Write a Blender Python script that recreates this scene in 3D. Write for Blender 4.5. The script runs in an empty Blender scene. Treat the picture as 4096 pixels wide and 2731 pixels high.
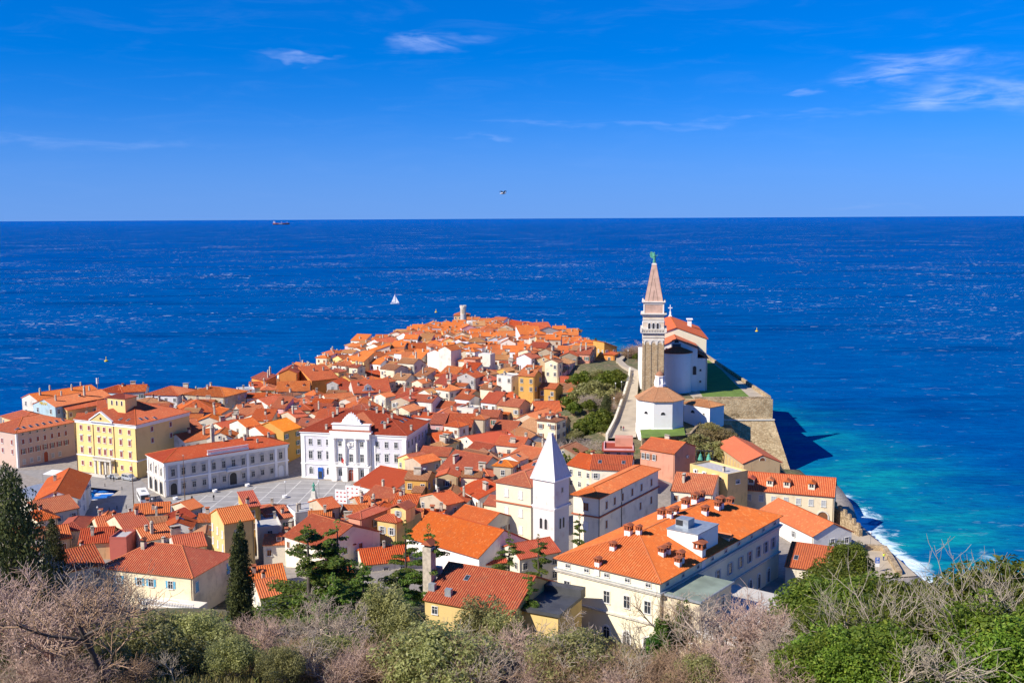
import bpy, math, random
import numpy as np
from mathutils import Vector, Matrix
R = math.radians
scn = bpy.context.scene
C = scn.collection

# ---------------------------------------------------------------- camera
F = 4180.0; CX, CY = 2048.0, 1365.5; H = 80.0
PITCH = math.atan((CY - 867.0) / F); ROLL = R(0.30)
cd = bpy.data.cameras.new('camera'); cam = bpy.data.objects.new('camera', cd); C.objects.link(cam)
cd.sensor_width = 36.0; cd.lens = 36.0 * F / 4096.0; cd.clip_start = 1.0; cd.clip_end = 120000.0
fwv = Vector((0, math.cos(PITCH), -math.sin(PITCH))); u0 = Vector((0, math.sin(PITCH), math.cos(PITCH))); r0 = Vector((1, 0, 0))
rtv = math.cos(ROLL) * r0 - math.sin(ROLL) * u0; upv = math.sin(ROLL) * r0 + math.cos(ROLL) * u0
m = Matrix((rtv, upv, -fwv)).transposed().to_4x4(); m.translation = Vector((0, 0, H)); cam.matrix_world = m
scn.camera = cam

# ---------------------------------------------------------------- sun and sky
SUN_AZ = Vector((-0.86, -0.51)).normalized(); SUN_EL = R(38)
tosun = Vector((SUN_AZ.x * math.cos(SUN_EL), SUN_AZ.y * math.cos(SUN_EL), math.sin(SUN_EL)))
sl = bpy.data.lights.new('sun', 'SUN'); sl.energy = 5.0; sl.angle = R(0.5); sl.color = (1.0, 0.92, 0.79)
so = bpy.data.objects.new('sun', sl); C.objects.link(so); so.location = (0, 0, 500)
so.rotation_euler = tosun.to_track_quat('Z', 'Y').to_euler()
w = bpy.data.worlds.new('World'); scn.world = w; w.use_nodes = True
nt = w.node_tree; nt.nodes.clear()
def N(t, kind, **kw):
    n = t.nodes.new(kind)
    for k, v in kw.items():
        if k == 'op': n.operation = v
        elif k.startswith('i_'): n.inputs[k[2:].replace('_', ' ')].default_value = v
        elif k.startswith('n_'): n.inputs[int(k[2:])].default_value = v
        else: setattr(n, k, v)
    return n
def link(t, a, b): t.links.new(a, b)
sky = N(nt, 'ShaderNodeTexSky', sky_type='NISHITA', sun_disc=False, sun_elevation=SUN_EL,
        sun_rotation=math.atan2(SUN_AZ.x, SUN_AZ.y), altitude=80.0, air_density=1.0, dust_density=0.0, ozone_density=3.0)
# look a little above the true direction so that the horizon keeps the clear blue of a windy day
tg0 = N(nt, 'ShaderNodeTexCoord'); vm = N(nt, 'ShaderNodeVectorMath', op='MULTIPLY_ADD'); link(nt, tg0.outputs['Generated'], vm.inputs[0]); vm.inputs[1].default_value = (1, 1, 0.85); vm.inputs[2].default_value = (0, 0, 0.108)
vn = N(nt, 'ShaderNodeVectorMath', op='NORMALIZE'); link(nt, vm.outputs[0], vn.inputs[0]); link(nt, vn.outputs[0], sky.inputs['Vector'])
hs = N(nt, 'ShaderNodeHueSaturation', i_Saturation=1.6, i_Value=1.0, i_Hue=0.5)
link(nt, sky.outputs[0], hs.inputs['Color'])
gm = N(nt, 'ShaderNodeMix', data_type='RGBA', blend_type='MULTIPLY'); gm.inputs['Factor'].default_value = 1.0
gm.inputs['B'].default_value = (0.68, 0.74, 1.15, 1)
link(nt, hs.outputs[0], gm.inputs['A'])
# thin cirrus: wind-stretched wisps over the whole sky, in the direction of view, thinning with height
tc = N(nt, 'ShaderNodeTexCoord')
sp = N(nt, 'ShaderNodeSeparateXYZ'); link(nt, tc.outputs['Generated'], sp.inputs[0])
at2 = N(nt, 'ShaderNodeMath', op='ARCTAN2'); link(nt, sp.outputs['X'], at2.inputs[0]); link(nt, sp.outputs['Y'], at2.inputs[1])
cb = N(nt, 'ShaderNodeCombineXYZ'); link(nt, at2.outputs[0], cb.inputs[0]); link(nt, sp.outputs['Z'], cb.inputs[1])
wmp = N(nt, 'ShaderNodeMapping'); wmp.inputs['Scale'].default_value = (9, 30, 1); link(nt, cb.outputs[0], wmp.inputs[0]); wno = N(nt, 'ShaderNodeTexNoise', i_Scale=1.0, i_Detail=4.0, i_Roughness=.6); link(nt, wmp.outputs[0], wno.inputs[0])
wof = N(nt, 'ShaderNodeVectorMath', op='MULTIPLY_ADD'); link(nt, wno.outputs['Color'], wof.inputs[0]); wof.inputs[1].default_value = (.16, .05, 0); wof.inputs[2].default_value = (-.08, -.025, 0)
wcb = N(nt, 'ShaderNodeVectorMath', op='ADD'); link(nt, cb.outputs[0], wcb.inputs[0]); link(nt, wof.outputs[0], wcb.inputs[1])
def blob(az, el, sa, se):   # one cirrus patch: a soft ellipse in azimuth and height
    s = N(nt, 'ShaderNodeVectorMath', op='SUBTRACT'); link(nt, wcb.outputs[0], s.inputs[0]); s.inputs[1].default_value = (az, el, 0)
    d = N(nt, 'ShaderNodeVectorMath', op='DIVIDE'); link(nt, s.outputs[0], d.inputs[0]); d.inputs[1].default_value = (sa, se, 1)
    l = N(nt, 'ShaderNodeVectorMath', op='LENGTH'); link(nt, d.outputs[0], l.inputs[0])
    mr = N(nt, 'ShaderNodeMapRange', interpolation_type='SMOOTHSTEP'); link(nt, l.outputs['Value'], mr.inputs[0])
    mr.inputs[1].default_value = 1.0; mr.inputs[2].default_value = 0.0
    return mr.outputs[0]
def ray(u, v):
    return (fwv + rtv * ((u - CX) / F) + upv * ((CY - v) / F))
def azel(u, v):
    d = ray(u, v).normalized(); return math.atan2(d.x, d.y), d.z
acc = None
for (u, v, du, dv) in ((3640, 272, 480, 80), (3860, 385, 440, 72), (1720, 180, 300, 46), (1190, 222, 200, 18), (3120, 365, 110, 18), (1870, 568, 220, 16),
                       (3480, 805, 250, 16), (300, 560, 900, 40), (3580, 225, 90, 24), (2700, 480, 1300, 22)):
    a, e = azel(u, v); k = 0.28 if du > 800 else (0.45 if dv < 30 else (0.75 if du < 400 else 1.0))
    b = blob(a, e, du / F, dv / F)
    mu = N(nt, 'ShaderNodeMath', op='MULTIPLY'); link(nt, b, mu.inputs[0]); mu.inputs[1].default_value = k
    if acc is None: acc = mu.outputs[0]
    else:
        mx = N(nt, 'ShaderNodeMath', op='MAXIMUM'); link(nt, acc, mx.inputs[0]); link(nt, mu.outputs[0], mx.inputs[1]); acc = mx.outputs[0]
mp = N(nt, 'ShaderNodeMapping'); mp.inputs['Scale'].default_value = (7, 42, 1); mp.inputs['Rotation'].default_value = (0, 0, R(-6)); link(nt, cb.outputs[0], mp.inputs[0])
cn = N(nt, 'ShaderNodeTexNoise', i_Scale=1.6, i_Detail=8.0, i_Roughness=0.62, i_Distortion=0.7); link(nt, mp.outputs[0], cn.inputs[0])
cm = N(nt, 'ShaderNodeMapRange', interpolation_type='SMOOTHSTEP'); link(nt, cn.outputs[0], cm.inputs[0]); cm.inputs[1].default_value = 0.36; cm.inputs[2].default_value = 0.74
cmu = N(nt, 'ShaderNodeMath', op='MULTIPLY'); link(nt, cm.outputs[0], cmu.inputs[0]); link(nt, acc, cmu.inputs[1])
hz = N(nt, 'ShaderNodeMapRange', interpolation_type='SMOOTHSTEP'); link(nt, cn.outputs[0], hz.inputs[0])   # faint veil everywhere
hz.inputs[1].default_value = 0.45; hz.inputs[2].default_value = 0.85; hz.inputs[4].default_value = 0.05
cmx = N(nt, 'ShaderNodeMath', op='MAXIMUM'); link(nt, cmu.outputs[0], cmx.inputs[0]); link(nt, hz.outputs[0], cmx.inputs[1])
cf = N(nt, 'ShaderNodeMath', op='MULTIPLY'); link(nt, cmx.outputs[0], cf.inputs[0]); cf.inputs[1].default_value = 0.62
cmix = N(nt, 'ShaderNodeMix', data_type='RGBA'); link(nt, cf.outputs[0], cmix.inputs['Factor']); link(nt, gm.outputs['Result'], cmix.inputs['A'])
cmix.inputs['B'].default_value = (5.6, 6.6, 9.6, 1)
hzm = N(nt, 'ShaderNodeMapRange', interpolation_type='SMOOTHSTEP'); link(nt, sp.outputs['Z'], hzm.inputs[0]); hzm.inputs[1].default_value = -.02; hzm.inputs[2].default_value = .11; hzm.inputs[3].default_value = .75; hzm.inputs[4].default_value = 0
hmix = N(nt, 'ShaderNodeMix', data_type='RGBA'); link(nt, hzm.outputs[0], hmix.inputs['Factor']); link(nt, cmix.outputs['Result'], hmix.inputs['A']); hmix.inputs['B'].default_value = (1.15, 2.45, 5.8, 1)   # pale sea haze along the horizon
bg = N(nt, 'ShaderNodeBackground', i_Strength=0.098); wo = N(nt, 'ShaderNodeOutputWorld')
link(nt, hmix.outputs['Result'], bg.inputs[0]); link(nt, bg.outputs[0], wo.inputs[0])
vs = scn.view_settings; vs.view_transform = 'Standard'; vs.look = 'None'; vs.exposure = 0.48; vs.gamma = 1.0; vs.use_curve_mapping = False
scn.cycles.use_denoising = True
scn.cycles.max_bounces = 5; scn.cycles.diffuse_bounces = 3; scn.cycles.glossy_bounces = 2; scn.cycles.transmission_bounces = 2; scn.cycles.transparent_max_bounces = 4
# ---------------------------------------------------------------- pixel helpers (photo pixels, 4096 x 2731)
def Q(u, v, z):            # the point at height z that the photo shows at (u, v)
    d = ray(u, v); return Vector((0, 0, H)) + d * ((z - H) / d.z)
def at(u, v, y):           # the point at depth y on the pixel's line of sight
    d = ray(u, v); return Vector((0, 0, H)) + d * (y / d.y)
def PX(p):
    p = Vector(p) - Vector((0, 0, H)); f = p.dot(fwv)
    return CX + F * p.dot(rtv) / f, CY - F * p.dot(upv) / f

# ---------------------------------------------------------------- materials
MATS = {}
def newmat(name):
    m = bpy.data.materials.new(name); m.use_nodes = True; t = m.node_tree
    b = t.nodes['Principled BSDF']; MATS[name] = m; return m, t, b
def mixc(t, fac, a, b, mode='MIX'):
    n = N(t, 'ShaderNodeMix', data_type='RGBA', blend_type=mode)
    for s, v in (('Factor', fac), ('A', a), ('B', b)):
        if hasattr(v, 'node'): link(t, v, n.inputs[s])
        elif s == 'Factor': n.inputs[s].default_value = v
        else: n.inputs[s].default_value = (*v, 1) if len(v) == 3 else v
    return n.outputs['Result']
def noise(t, scale, detail=3.0, rough=0.55, coord='Object', mapscale=None, dist=0.0):
    tc = N(t, 'ShaderNodeTexCoord'); n = N(t, 'ShaderNodeTexNoise', i_Scale=scale, i_Detail=detail, i_Roughness=rough, i_Distortion=dist)
    src = tc.outputs[coord]
    if mapscale:
        mp = N(t, 'ShaderNodeMapping'); mp.inputs['Scale'].default_value = mapscale; link(t, src, mp.inputs[0]); src = mp.outputs[0]
    link(t, src, n.inputs[0]); return n.outputs[0]
def ramp(t, fac, lo, hi, a=0.0, b=1.0):
    m = N(t, 'ShaderNodeMapRange', interpolation_type='SMOOTHSTEP'); link(t, fac, m.inputs[0])
    for i, v in ((1, lo), (2, hi), (3, a), (4, b)): m.inputs[i].default_value = v
    return m.outputs[0]
def bump(t, b, h, strength=0.3, dist=0.1):
    n = N(t, 'ShaderNodeBump', i_Strength=strength, i_Distance=dist); link(t, h, n.inputs['Height']); link(t, n.outputs[0], b.inputs['Normal'])
def wallmat(name, c, stain=0.18, scale=0.35, rough=0.9):
    m, t, b = newmat(name)
    n1 = noise(t, scale, 5, 0.6); n2 = noise(t, 0.9, 4, 0.6, mapscale=(1, 1, 0.18))
    oi = N(t, 'ShaderNodeObjectInfo')
    k = 1 - stain * 2.2
    dark = tuple(x * k * f for x, f in zip(c, (1.0, 0.95, 0.86)))
    c1 = mixc(t, ramp(t, n1, 0.48, 0.78, 0, 0.55), c, dark)
    c2 = mixc(t, ramp(t, n2, 0.55, 0.8, 0, 0.5), c1, dark)
    v = N(t, 'ShaderNodeHueSaturation'); rr = ramp(t, oi.outputs['Random'], 0, 1, 0.9, 1.08); link(t, rr, v.inputs['Value']); link(t, c2, v.inputs['Color'])
    link(t, v.outputs[0], b.inputs['Base Color']); b.inputs['Roughness'].default_value = rough
    bump(t, b, noise(t, 9, 3), 0.25, 0.03); return m
def plain(name, c, rough=0.7, metal=0.0, var=0.12, scale=1.5):
    m, t, b = newmat(name)
    n = noise(t, scale, 4)
    link(t, mixc(t, ramp(t, n, 0.3, 0.75), c, tuple(x * (1 - var * 2) for x in c)), b.inputs['Base Color'])
    b.inputs['Roughness'].default_value = rough; b.inputs['Metallic'].default_value = metal; return m
def roofmat(name, a, b_, c, lichen=(0.20, 0.15, 0.09), lk=0.3):
    m, t, b = newmat(name)
    uv = N(t, 'ShaderNodeUVMap'); mp = N(t, 'ShaderNodeMapping'); mp.inputs['Scale'].default_value = (1 / 0.30, 1 / 0.42, 1); link(t, uv.outputs[0], mp.inputs[0])
    fl = N(t, 'ShaderNodeVectorMath', op='FLOOR'); link(t, mp.outputs[0], fl.inputs[0])
    wn = N(t, 'ShaderNodeTexWhiteNoise', noise_dimensions='2D'); link(t, fl.outputs[0], wn.inputs[0])
    col = mixc(t, ramp(t, wn.outputs['Value'], 0.0, 1.0, 0, .55), a, b_)
    col = mixc(t, ramp(t, wn.outputs['Value'], 0.82, 1.0, 0, .7), col, c)
    n1 = noise(t, 0.28, 5, 0.65); col = mixc(t, ramp(t, n1, 0.5, 0.82, 0, lk), col, lichen)
    n3 = noise(t, 0.12, 3, .5); col = mixc(t, ramp(t, n3, .4, .7, 0, .5), col, b_)
    n2 = noise(t, 1.3, 4, 0.7, mapscale=(1, 1, .5)); col = mixc(t, ramp(t, n2, 0.58, 0.85, 0, lk * 0.8), col, tuple(x * 0.45 for x in a))
    oi = N(t, 'ShaderNodeObjectInfo'); v = N(t, 'ShaderNodeHueSaturation')
    link(t, ramp(t, oi.outputs['Random'], 0, 1, 0.78, 1.14), v.inputs['Value']); link(t, ramp(t, oi.outputs['Random'], 0.0, 1.0, 0.493, 0.512), v.inputs['Hue']); rx = N(t, 'ShaderNodeMath', op='MULTIPLY'); link(t, oi.outputs['Random'], rx.inputs[0]); rx.inputs[1].default_value = 7.3; rf_ = N(t, 'ShaderNodeMath', op='FRACT'); link(t, rx.outputs[0], rf_.inputs[0]); link(t, ramp(t, rf_.outputs[0], 0, 1, .93, 1.04), v.inputs['Saturation'])
    link(t, col, v.inputs['Color']); link(t, v.outputs[0], b.inputs['Base Color']); b.inputs['Roughness'].default_value = 0.85
    sx = N(t, 'ShaderNodeSeparateXYZ'); link(t, mp.outputs[0], sx.inputs[0]); fr = N(t, 'ShaderNodeMath', op='FRACT'); link(t, sx.outputs[1], fr.inputs[0])
    bump(t, b, fr.outputs[0], 0.6, 0.06); return m
W = {}
for n, c in dict(white=(.78, .75, .70), cream=(.74, .63, .44), ivory=(.74, .67, .54), beige=(.52, .43, .31), grey=(.46, .44, .41), stone=(.36, .29, .20),
                 yellow=(.74, .54, .22), ochre=(.60, .34, .08), orange=(.70, .27, .06), peach=(.72, .44, .22), salmon=(.66, .30, .20), pink=(.70, .42, .42),
                 lilac=(.62, .50, .68), paleblue=(.42, .58, .66), red=(.45, .11, .08), palegrey=(.68, .62, .54), tan=(.55, .40, .22)).items():
    W[n] = wallmat('plaster_' + n, c, 0.3 if n in ('beige', 'grey', 'stone') else 0.26)
W['pure'] = wallmat('plaster_pure_white', (.84, .82, .79), 0.05)
W['brightyellow'] = wallmat('plaster_customs_yellow', (.78, .55, .22), 0.12)
W['palecream'] = wallmat('plaster_pale_cream', (.80, .73, .54), 0.08)
W['violet'] = wallmat('plaster_pale_violet', (.68, .665, .70), 0.08)
RF = dict(
    orange=roofmat('tiles_orange', (.56, .108, .026), (.44, .075, .022), (.64, .20, .07), lk=0.3),
    bright=roofmat('tiles_bright_orange', (.70, .19, .025), (.58, .13, .02), (.76, .29, .06), lk=0.12),
    red=roofmat('tiles_brick_red', (.43, .082, .026), (.32, .055, .02), (.55, .14, .05), lk=0.3),
    rust=roofmat('tiles_rust', (.50, .115, .035), (.36, .07, .025), (.60, .22, .08), lk=0.45),
    tan=roofmat('tiles_weathered_tan', (.46, .20, .085), (.32, .13, .055), (.56, .31, .16), (.26, .20, .12), lk=0.5),
    brown=roofmat('tiles_weathered_brown', (.34, .13, .05), (.24, .085, .035), (.46, .22, .10), (.18, .15, .09), lk=0.6),
    smooth=roofmat('tiles_smooth_orange', (.58, .112, .03), (.53, .095, .024), (.62, .14, .04), lk=0.06))
PM = dict(glass=plain('window_glass', (.035, .045, .06), 0.12), frame=plain('white_frame', (.74, .73, .70), 0.6), stonetrim=plain('pale_stone_trim', (.66, .62, .54), 0.8),
          shut_brown=plain('brown_shutter', (.22, .085, .03), 0.7), shut_green=plain('green_shutter', (.05, .16, .10), 0.7), shut_blue=plain('blue_shutter', (.06, .22, .52), 0.7),
          shut_grey=plain('grey_shutter', (.42, .44, .45), 0.7), shut_red=plain('dark_red_shutter', (.26, .035, .025), 0.7), shut_sky=plain('sky_blue_shutter', (.12, .42, .62), 0.7),
          dark=plain('dark_iron_and_shade', (.03, .03, .032), 0.5), chim=plain('chimney_plaster', (.55, .48, .38), 0.9, var=.2), brick=plain('chimney_brick', (.42, .12, .05), 0.9, var=.2),  # dark: iron parts, and painted shade in openings of solid walls
          white=plain('white_paint', (.80, .79, .77), 0.5, var=.05), slab=plain('terrace_concrete', (.60, .57, .52), .9, var=.12, scale=.2), metal=plain('zinc_sheet', (.38, .42, .46), 0.4, 0.3), gutter=plain('gutter_brown', (.16, .10, .06), 0.6),
          wood=plain('brown_wood', (.20, .08, .03), 0.6), reddoor=plain('red_wood_door', (.36, .06, .03), 0.6), lead=plain('dark_roof_sheet', (.075, .078, .085), 0.5, var=.2, scale=.4),
          greenroof=plain('green_roof_sheet', (.27, .33, .26), 0.8, var=.2, scale=.25), concrete=plain('pale_concrete', (.50, .48, .46), 0.9), blue=plain('blue_tarpaulin', (.02, .16, .55), 0.5),
          bronze=plain('green_bronze', (.10, .40, .28), 0.7, var=.25), yellow=plain('yellow_paint', (.80, .55, .02), 0.5), signblue=plain('sign_blue', (.02, .12, .50), 0.4),
          red=plain('red_paint', (.55, .04, .03), 0.5), skin=plain('skin', (.50, .28, .19), 0.7), black=plain('black_cloth', (.02, .02, .025), 0.8), cloth2=plain('dark_red_cloth', (.28, .03, .05), 0.8),
          hivis=plain('hi_vis_cloth', (.55, .72, .03), 0.7), jeans=plain('blue_cloth', (.04, .07, .16), 0.8), silver=plain('silver_car_paint', (.52, .56, .60), 0.3, 0.4, var=.03),
          tyre=plain('tyre_rubber', (.02, .02, .02), 0.9), rope=plain('grey_metal_pole', (.28, .27, .26), 0.5), teal=plain('teal_cloth', (.02, .30, .22), .8))
def stonemat(name, c, scale=1.6, dark=0.45, plants=None):
    m, t, b = newmat(name)
    tc = N(t, 'ShaderNodeTexCoord'); mp = N(t, 'ShaderNodeMapping'); mp.inputs['Scale'].default_value = (1, 1, 1.7); link(t, tc.outputs['Object'], mp.inputs[0])
    vo = N(t, 'ShaderNodeTexVoronoi', i_Scale=scale); link(t, mp.outputs[0], vo.inputs[0])
    sep = N(t, 'ShaderNodeSeparateColor'); link(t, vo.outputs['Color'], sep.inputs[0])
    col = mixc(t, ramp(t, sep.outputs[0], 0, 1), c, tuple(x * dark * f for x, f in zip(c, (1.1, 1, .9))))
    e = N(t, 'ShaderNodeTexVoronoi', feature='DISTANCE_TO_EDGE', i_Scale=scale); link(t, mp.outputs[0], e.inputs[0])
    col = mixc(t, ramp(t, e.outputs[0], 0.0, 0.08, 0.6, 0), col, tuple(x * 0.3 for x in c))
    n = noise(t, 0.18, 5, 0.6); col = mixc(t, ramp(t, n, 0.45, 0.75, 0, 0.5), col, tuple(min(1, x * 1.45) for x in c))
    n2 = noise(t, 0.5, 5, 0.65, mapscale=(1, 1, 0.5)); col = mixc(t, ramp(t, n2, 0.55, 0.8, 0, .55), col, tuple(x * 0.35 for x in c))
    if plants: col = mixc(t, ramp(t, noise(t, 0.22, 6, 0.7), 0.57, 0.66, 0, 0.85), col, plants)
    link(t, col, b.inputs['Base Color']); b.inputs['Roughness'].default_value = 0.95
    bump(t, b, e.outputs[0], 0.7, 0.15); return m
STONE = stonemat('rubble_stone', (.48, .37, .23)); BASTION = stonemat('bastion_stone', (.56, .43, .25), 1.3, 0.6, (.15, .10, .045))
TOWER = stonemat('tower_brown_stone', (.50, .38, .23), 2.4, 0.68); PINKST = plain('pink_spire_plaster', (.58, .38, .29), 0.9, var=.14, scale=.6); TRIM = wallmat('weathered_white_stone', (.74, .69, .60), .2, .5); BELF = wallmat('belfry_warm_stone', (.66, .55, .42), .22, .6)

# ---------------------------------------------------------------- mesh helpers
class MB:
    def __init__(s): s.v = []; s.f = []; s.m = []; s.uv = []
    def poly(s, pts, mi=0, uv=None):
        b = len(s.v); s.v += [tuple(p) for p in pts]; s.f.append(tuple(range(b, b + len(pts)))); s.m.append(mi); s.uv.append(uv)
    def box(s, x0, x1, y0, y1, z0, z1, mi=0):
        b = len(s.v); s.v += [(x, y, z) for z in (z0, z1) for x, y in ((x0, y0), (x1, y0), (x1, y1), (x0, y1))]
        for f in ((0, 3, 2, 1), (4, 5, 6, 7), (0, 1, 5, 4), (1, 2, 6, 5), (2, 3, 7, 6), (3, 0, 4, 7)):
            s.f.append(tuple(b + i for i in f)); s.m.append(mi); s.uv.append(None)
    def prism(s, pts, z0, z1, mi=0, top=None):        # pts ccw seen from above; top = list for a taper
        n = len(pts); b = len(s.v); tp = top or pts
        s.v += [(p[0], p[1], z0) for p in pts] + [(p[0], p[1], z1) for p in tp]
        for i in range(n):
            j = (i + 1) % n; s.f.append((b + i, b + j, b + n + j, b + n + i)); s.m.append(mi); s.uv.append(None)
        s.f.append(tuple(b + n + i for i in range(n))); s.m.append(mi); s.uv.append(None)
        s.f.append(tuple(b + n - 1 - i for i in range(n))); s.m.append(mi); s.uv.append(None)
    def extr(s, pts, y0, y1, mi=0):                    # profile (x, z) extruded along y
        n = len(pts); b = len(s.v)
        s.v += [(p[0], y0, p[1]) for p in pts] + [(p[0], y1, p[1]) for p in pts]
        for i in range(n):
            j = (i + 1) % n; s.f.append((b + i, b + j, b + n + j, b + n + i)); s.m.append(mi); s.uv.append(None)
        s.f.append(tuple(b + n - 1 - i for i in range(n))); s.m.append(mi); s.uv.append(None)
        s.f.append(tuple(b + n + i for i in range(n))); s.m.append(mi); s.uv.append(None)
    def tube(s, p, q, r, r2=None, n=6, mi=0, caps=True):
        p, q = Vector(p), Vector(q); d = q - p
        if d.length < 1e-6: return
        d.normalize(); a = d.orthogonal().normalized(); c = d.cross(a); r2 = r if r2 is None else r2; b = len(s.v)
        for o, rr in ((p, r), (q, r2)):
            s.v += [tuple(o + (a * math.cos(k * 2 * math.pi / n) + c * math.sin(k * 2 * math.pi / n)) * rr) for k in range(n)]
        for k in range(n):
            j = (k + 1) % n; s.f.append((b + k, b + j, b + n + j, b + n + k)); s.m.append(mi); s.uv.append(None)
        if caps:
            s.f.append(tuple(b + n - 1 - k for k in range(n))); s.m.append(mi); s.uv.append(None)
            s.f.append(tuple(b + n + k for k in range(n))); s.m.append(mi); s.uv.append(None)
    def lathe(s, prof, n=12, c=(0, 0), mi=0):
        b = len(s.v)
        for r, z in prof: s.v += [(c[0] + r * math.cos(k * 2 * math.pi / n), c[1] + r * math.sin(k * 2 * math.pi / n), z) for k in range(n)]
        for i in range(len(prof) - 1):
            for k in range(n):
                j = (k + 1) % n; s.f.append((b + i * n + k, b + i * n + j, b + (i + 1) * n + j, b + (i + 1) * n + k)); s.m.append(mi); s.uv.append(None)
        s.f.append(tuple(b + n - 1 - k for k in range(n))); s.m.append(mi); s.uv.append(None)
        e = b + (len(prof) - 1) * n; s.f.append(tuple(e + k for k in range(n))); s.m.append(mi); s.uv.append(None)
    def mesh(s, name, mats):
        me = bpy.data.meshes.new(name); me.from_pydata(s.v, [], s.f)
        for m in (mats if isinstance(mats, (list, tuple)) else [mats]): me.materials.append(m)
        me.polygons.foreach_set('material_index', s.m)
        if any(u is not None for u in s.uv):
            ul = me.uv_layers.new(name='UVMap'); d = []
            for f, u in zip(s.f, s.uv): d += [c for p in (u or [(0, 0)] * len(f)) for c in p]
            ul.data.foreach_set('uv', d)
        me.update(); return me
    def build(s, name, mats, parent=None, loc=None, rz=None):
        return place(s.mesh(name, mats), name, parent, loc, rz)
def place(me, name, parent=None, loc=None, rz=None):
    o = bpy.data.objects.new(name, me); C.objects.link(o)
    if parent is not None: o.parent = parent
    if loc is not None: o.location = loc
    if rz is not None: o.rotation_euler = (0, 0, rz)
    return o
def tag(o, label=None, cat=None, group=None, kind=None):
    if label: o['label'] = label
    if cat: o['category'] = cat
    if group: o['group'] = group
    if kind: o['kind'] = kind
    return o
def thing(name, loc, rz=0.0, label=None, cat=None, group=None):
    o = bpy.data.objects.new(name, None); C.objects.link(o); o.location = loc; o.rotation_euler = (0, 0, rz); o.empty_display_size = 0.5
    return tag(o, label, cat, group)
def copy_tree(o, parent=None):
    c = o.copy(); C.objects.link(c); c.parent = parent
    for ch in list(o.children): copy_tree(ch, c)
    return c
def npmesh(name, V, Fq, mat, smooth=False):
    me = bpy.data.meshes.new(name); V = np.asarray(V, np.float32); Fq = np.asarray(Fq, np.int32); k = Fq.shape[1]
    me.vertices.add(len(V)); me.vertices.foreach_set('co', V.ravel()); me.loops.add(Fq.size); me.loops.foreach_set('vertex_index', Fq.ravel())
    me.polygons.add(len(Fq)); me.polygons.foreach_set('loop_start', np.arange(0, Fq.size, k, dtype=np.int32)); me.polygons.foreach_set('loop_total', np.full(len(Fq), k, np.int32))
    me.materials.append(mat); me.update(calc_edges=True)
    if smooth: me.polygons.foreach_set('use_smooth', np.ones(len(Fq), bool))
    return me
# ---------------------------------------------------------------- land: outline, heights
COAST = [(-300, -60), (-262, 120), (-195, 215), (-172, 285), (-180, 345), (-212, 385), (-205, 412), (-160, 425), (-122, 452), (-105, 505), (-95, 565), (-88, 605), (-72, 665), (-60, 712), (-46, 770), (-34, 792),
         (-22, 784), (-5, 742), (20, 702), (36, 672), (46, 630), (50, 580), (56, 530), (66, 480), (78, 430), (87, 360), (90, 322), (91, 300), (91, 275), (87, 250), (88, 240), (88, 215), (94, 200), (108, 172), (135, 140), (180, 100), (260, 40), (300, -60)]
CO = np.array(COAST, float)
def inside(pts, poly):
    pts = np.asarray(pts, float); x, y = pts[:, 0], pts[:, 1]; r = np.zeros(len(pts), bool); n = len(poly)
    for i in range(n):
        x0, y0 = poly[i]; x1, y1 = poly[(i + 1) % n]
        c = ((y0 > y) != (y1 > y)) & (x < (x1 - x0) * (y - y0) / ((y1 - y0) if y1 != y0 else 1e-9) + x0); r ^= c
    return r
def linedist(pts, poly, closed=True):
    pts = np.asarray(pts, float); best = np.full(len(pts), 1e9); n = len(poly)
    for i in range(n if closed else n - 1):
        a = np.array(poly[i], float); b = np.array(poly[(i + 1) % n], float); ab = b - a
        t = np.clip(((pts - a) @ ab) / (ab @ ab), 0, 1); best = np.minimum(best, np.linalg.norm(pts - (a + t[:, None] * ab), axis=1))
    return best
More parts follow.
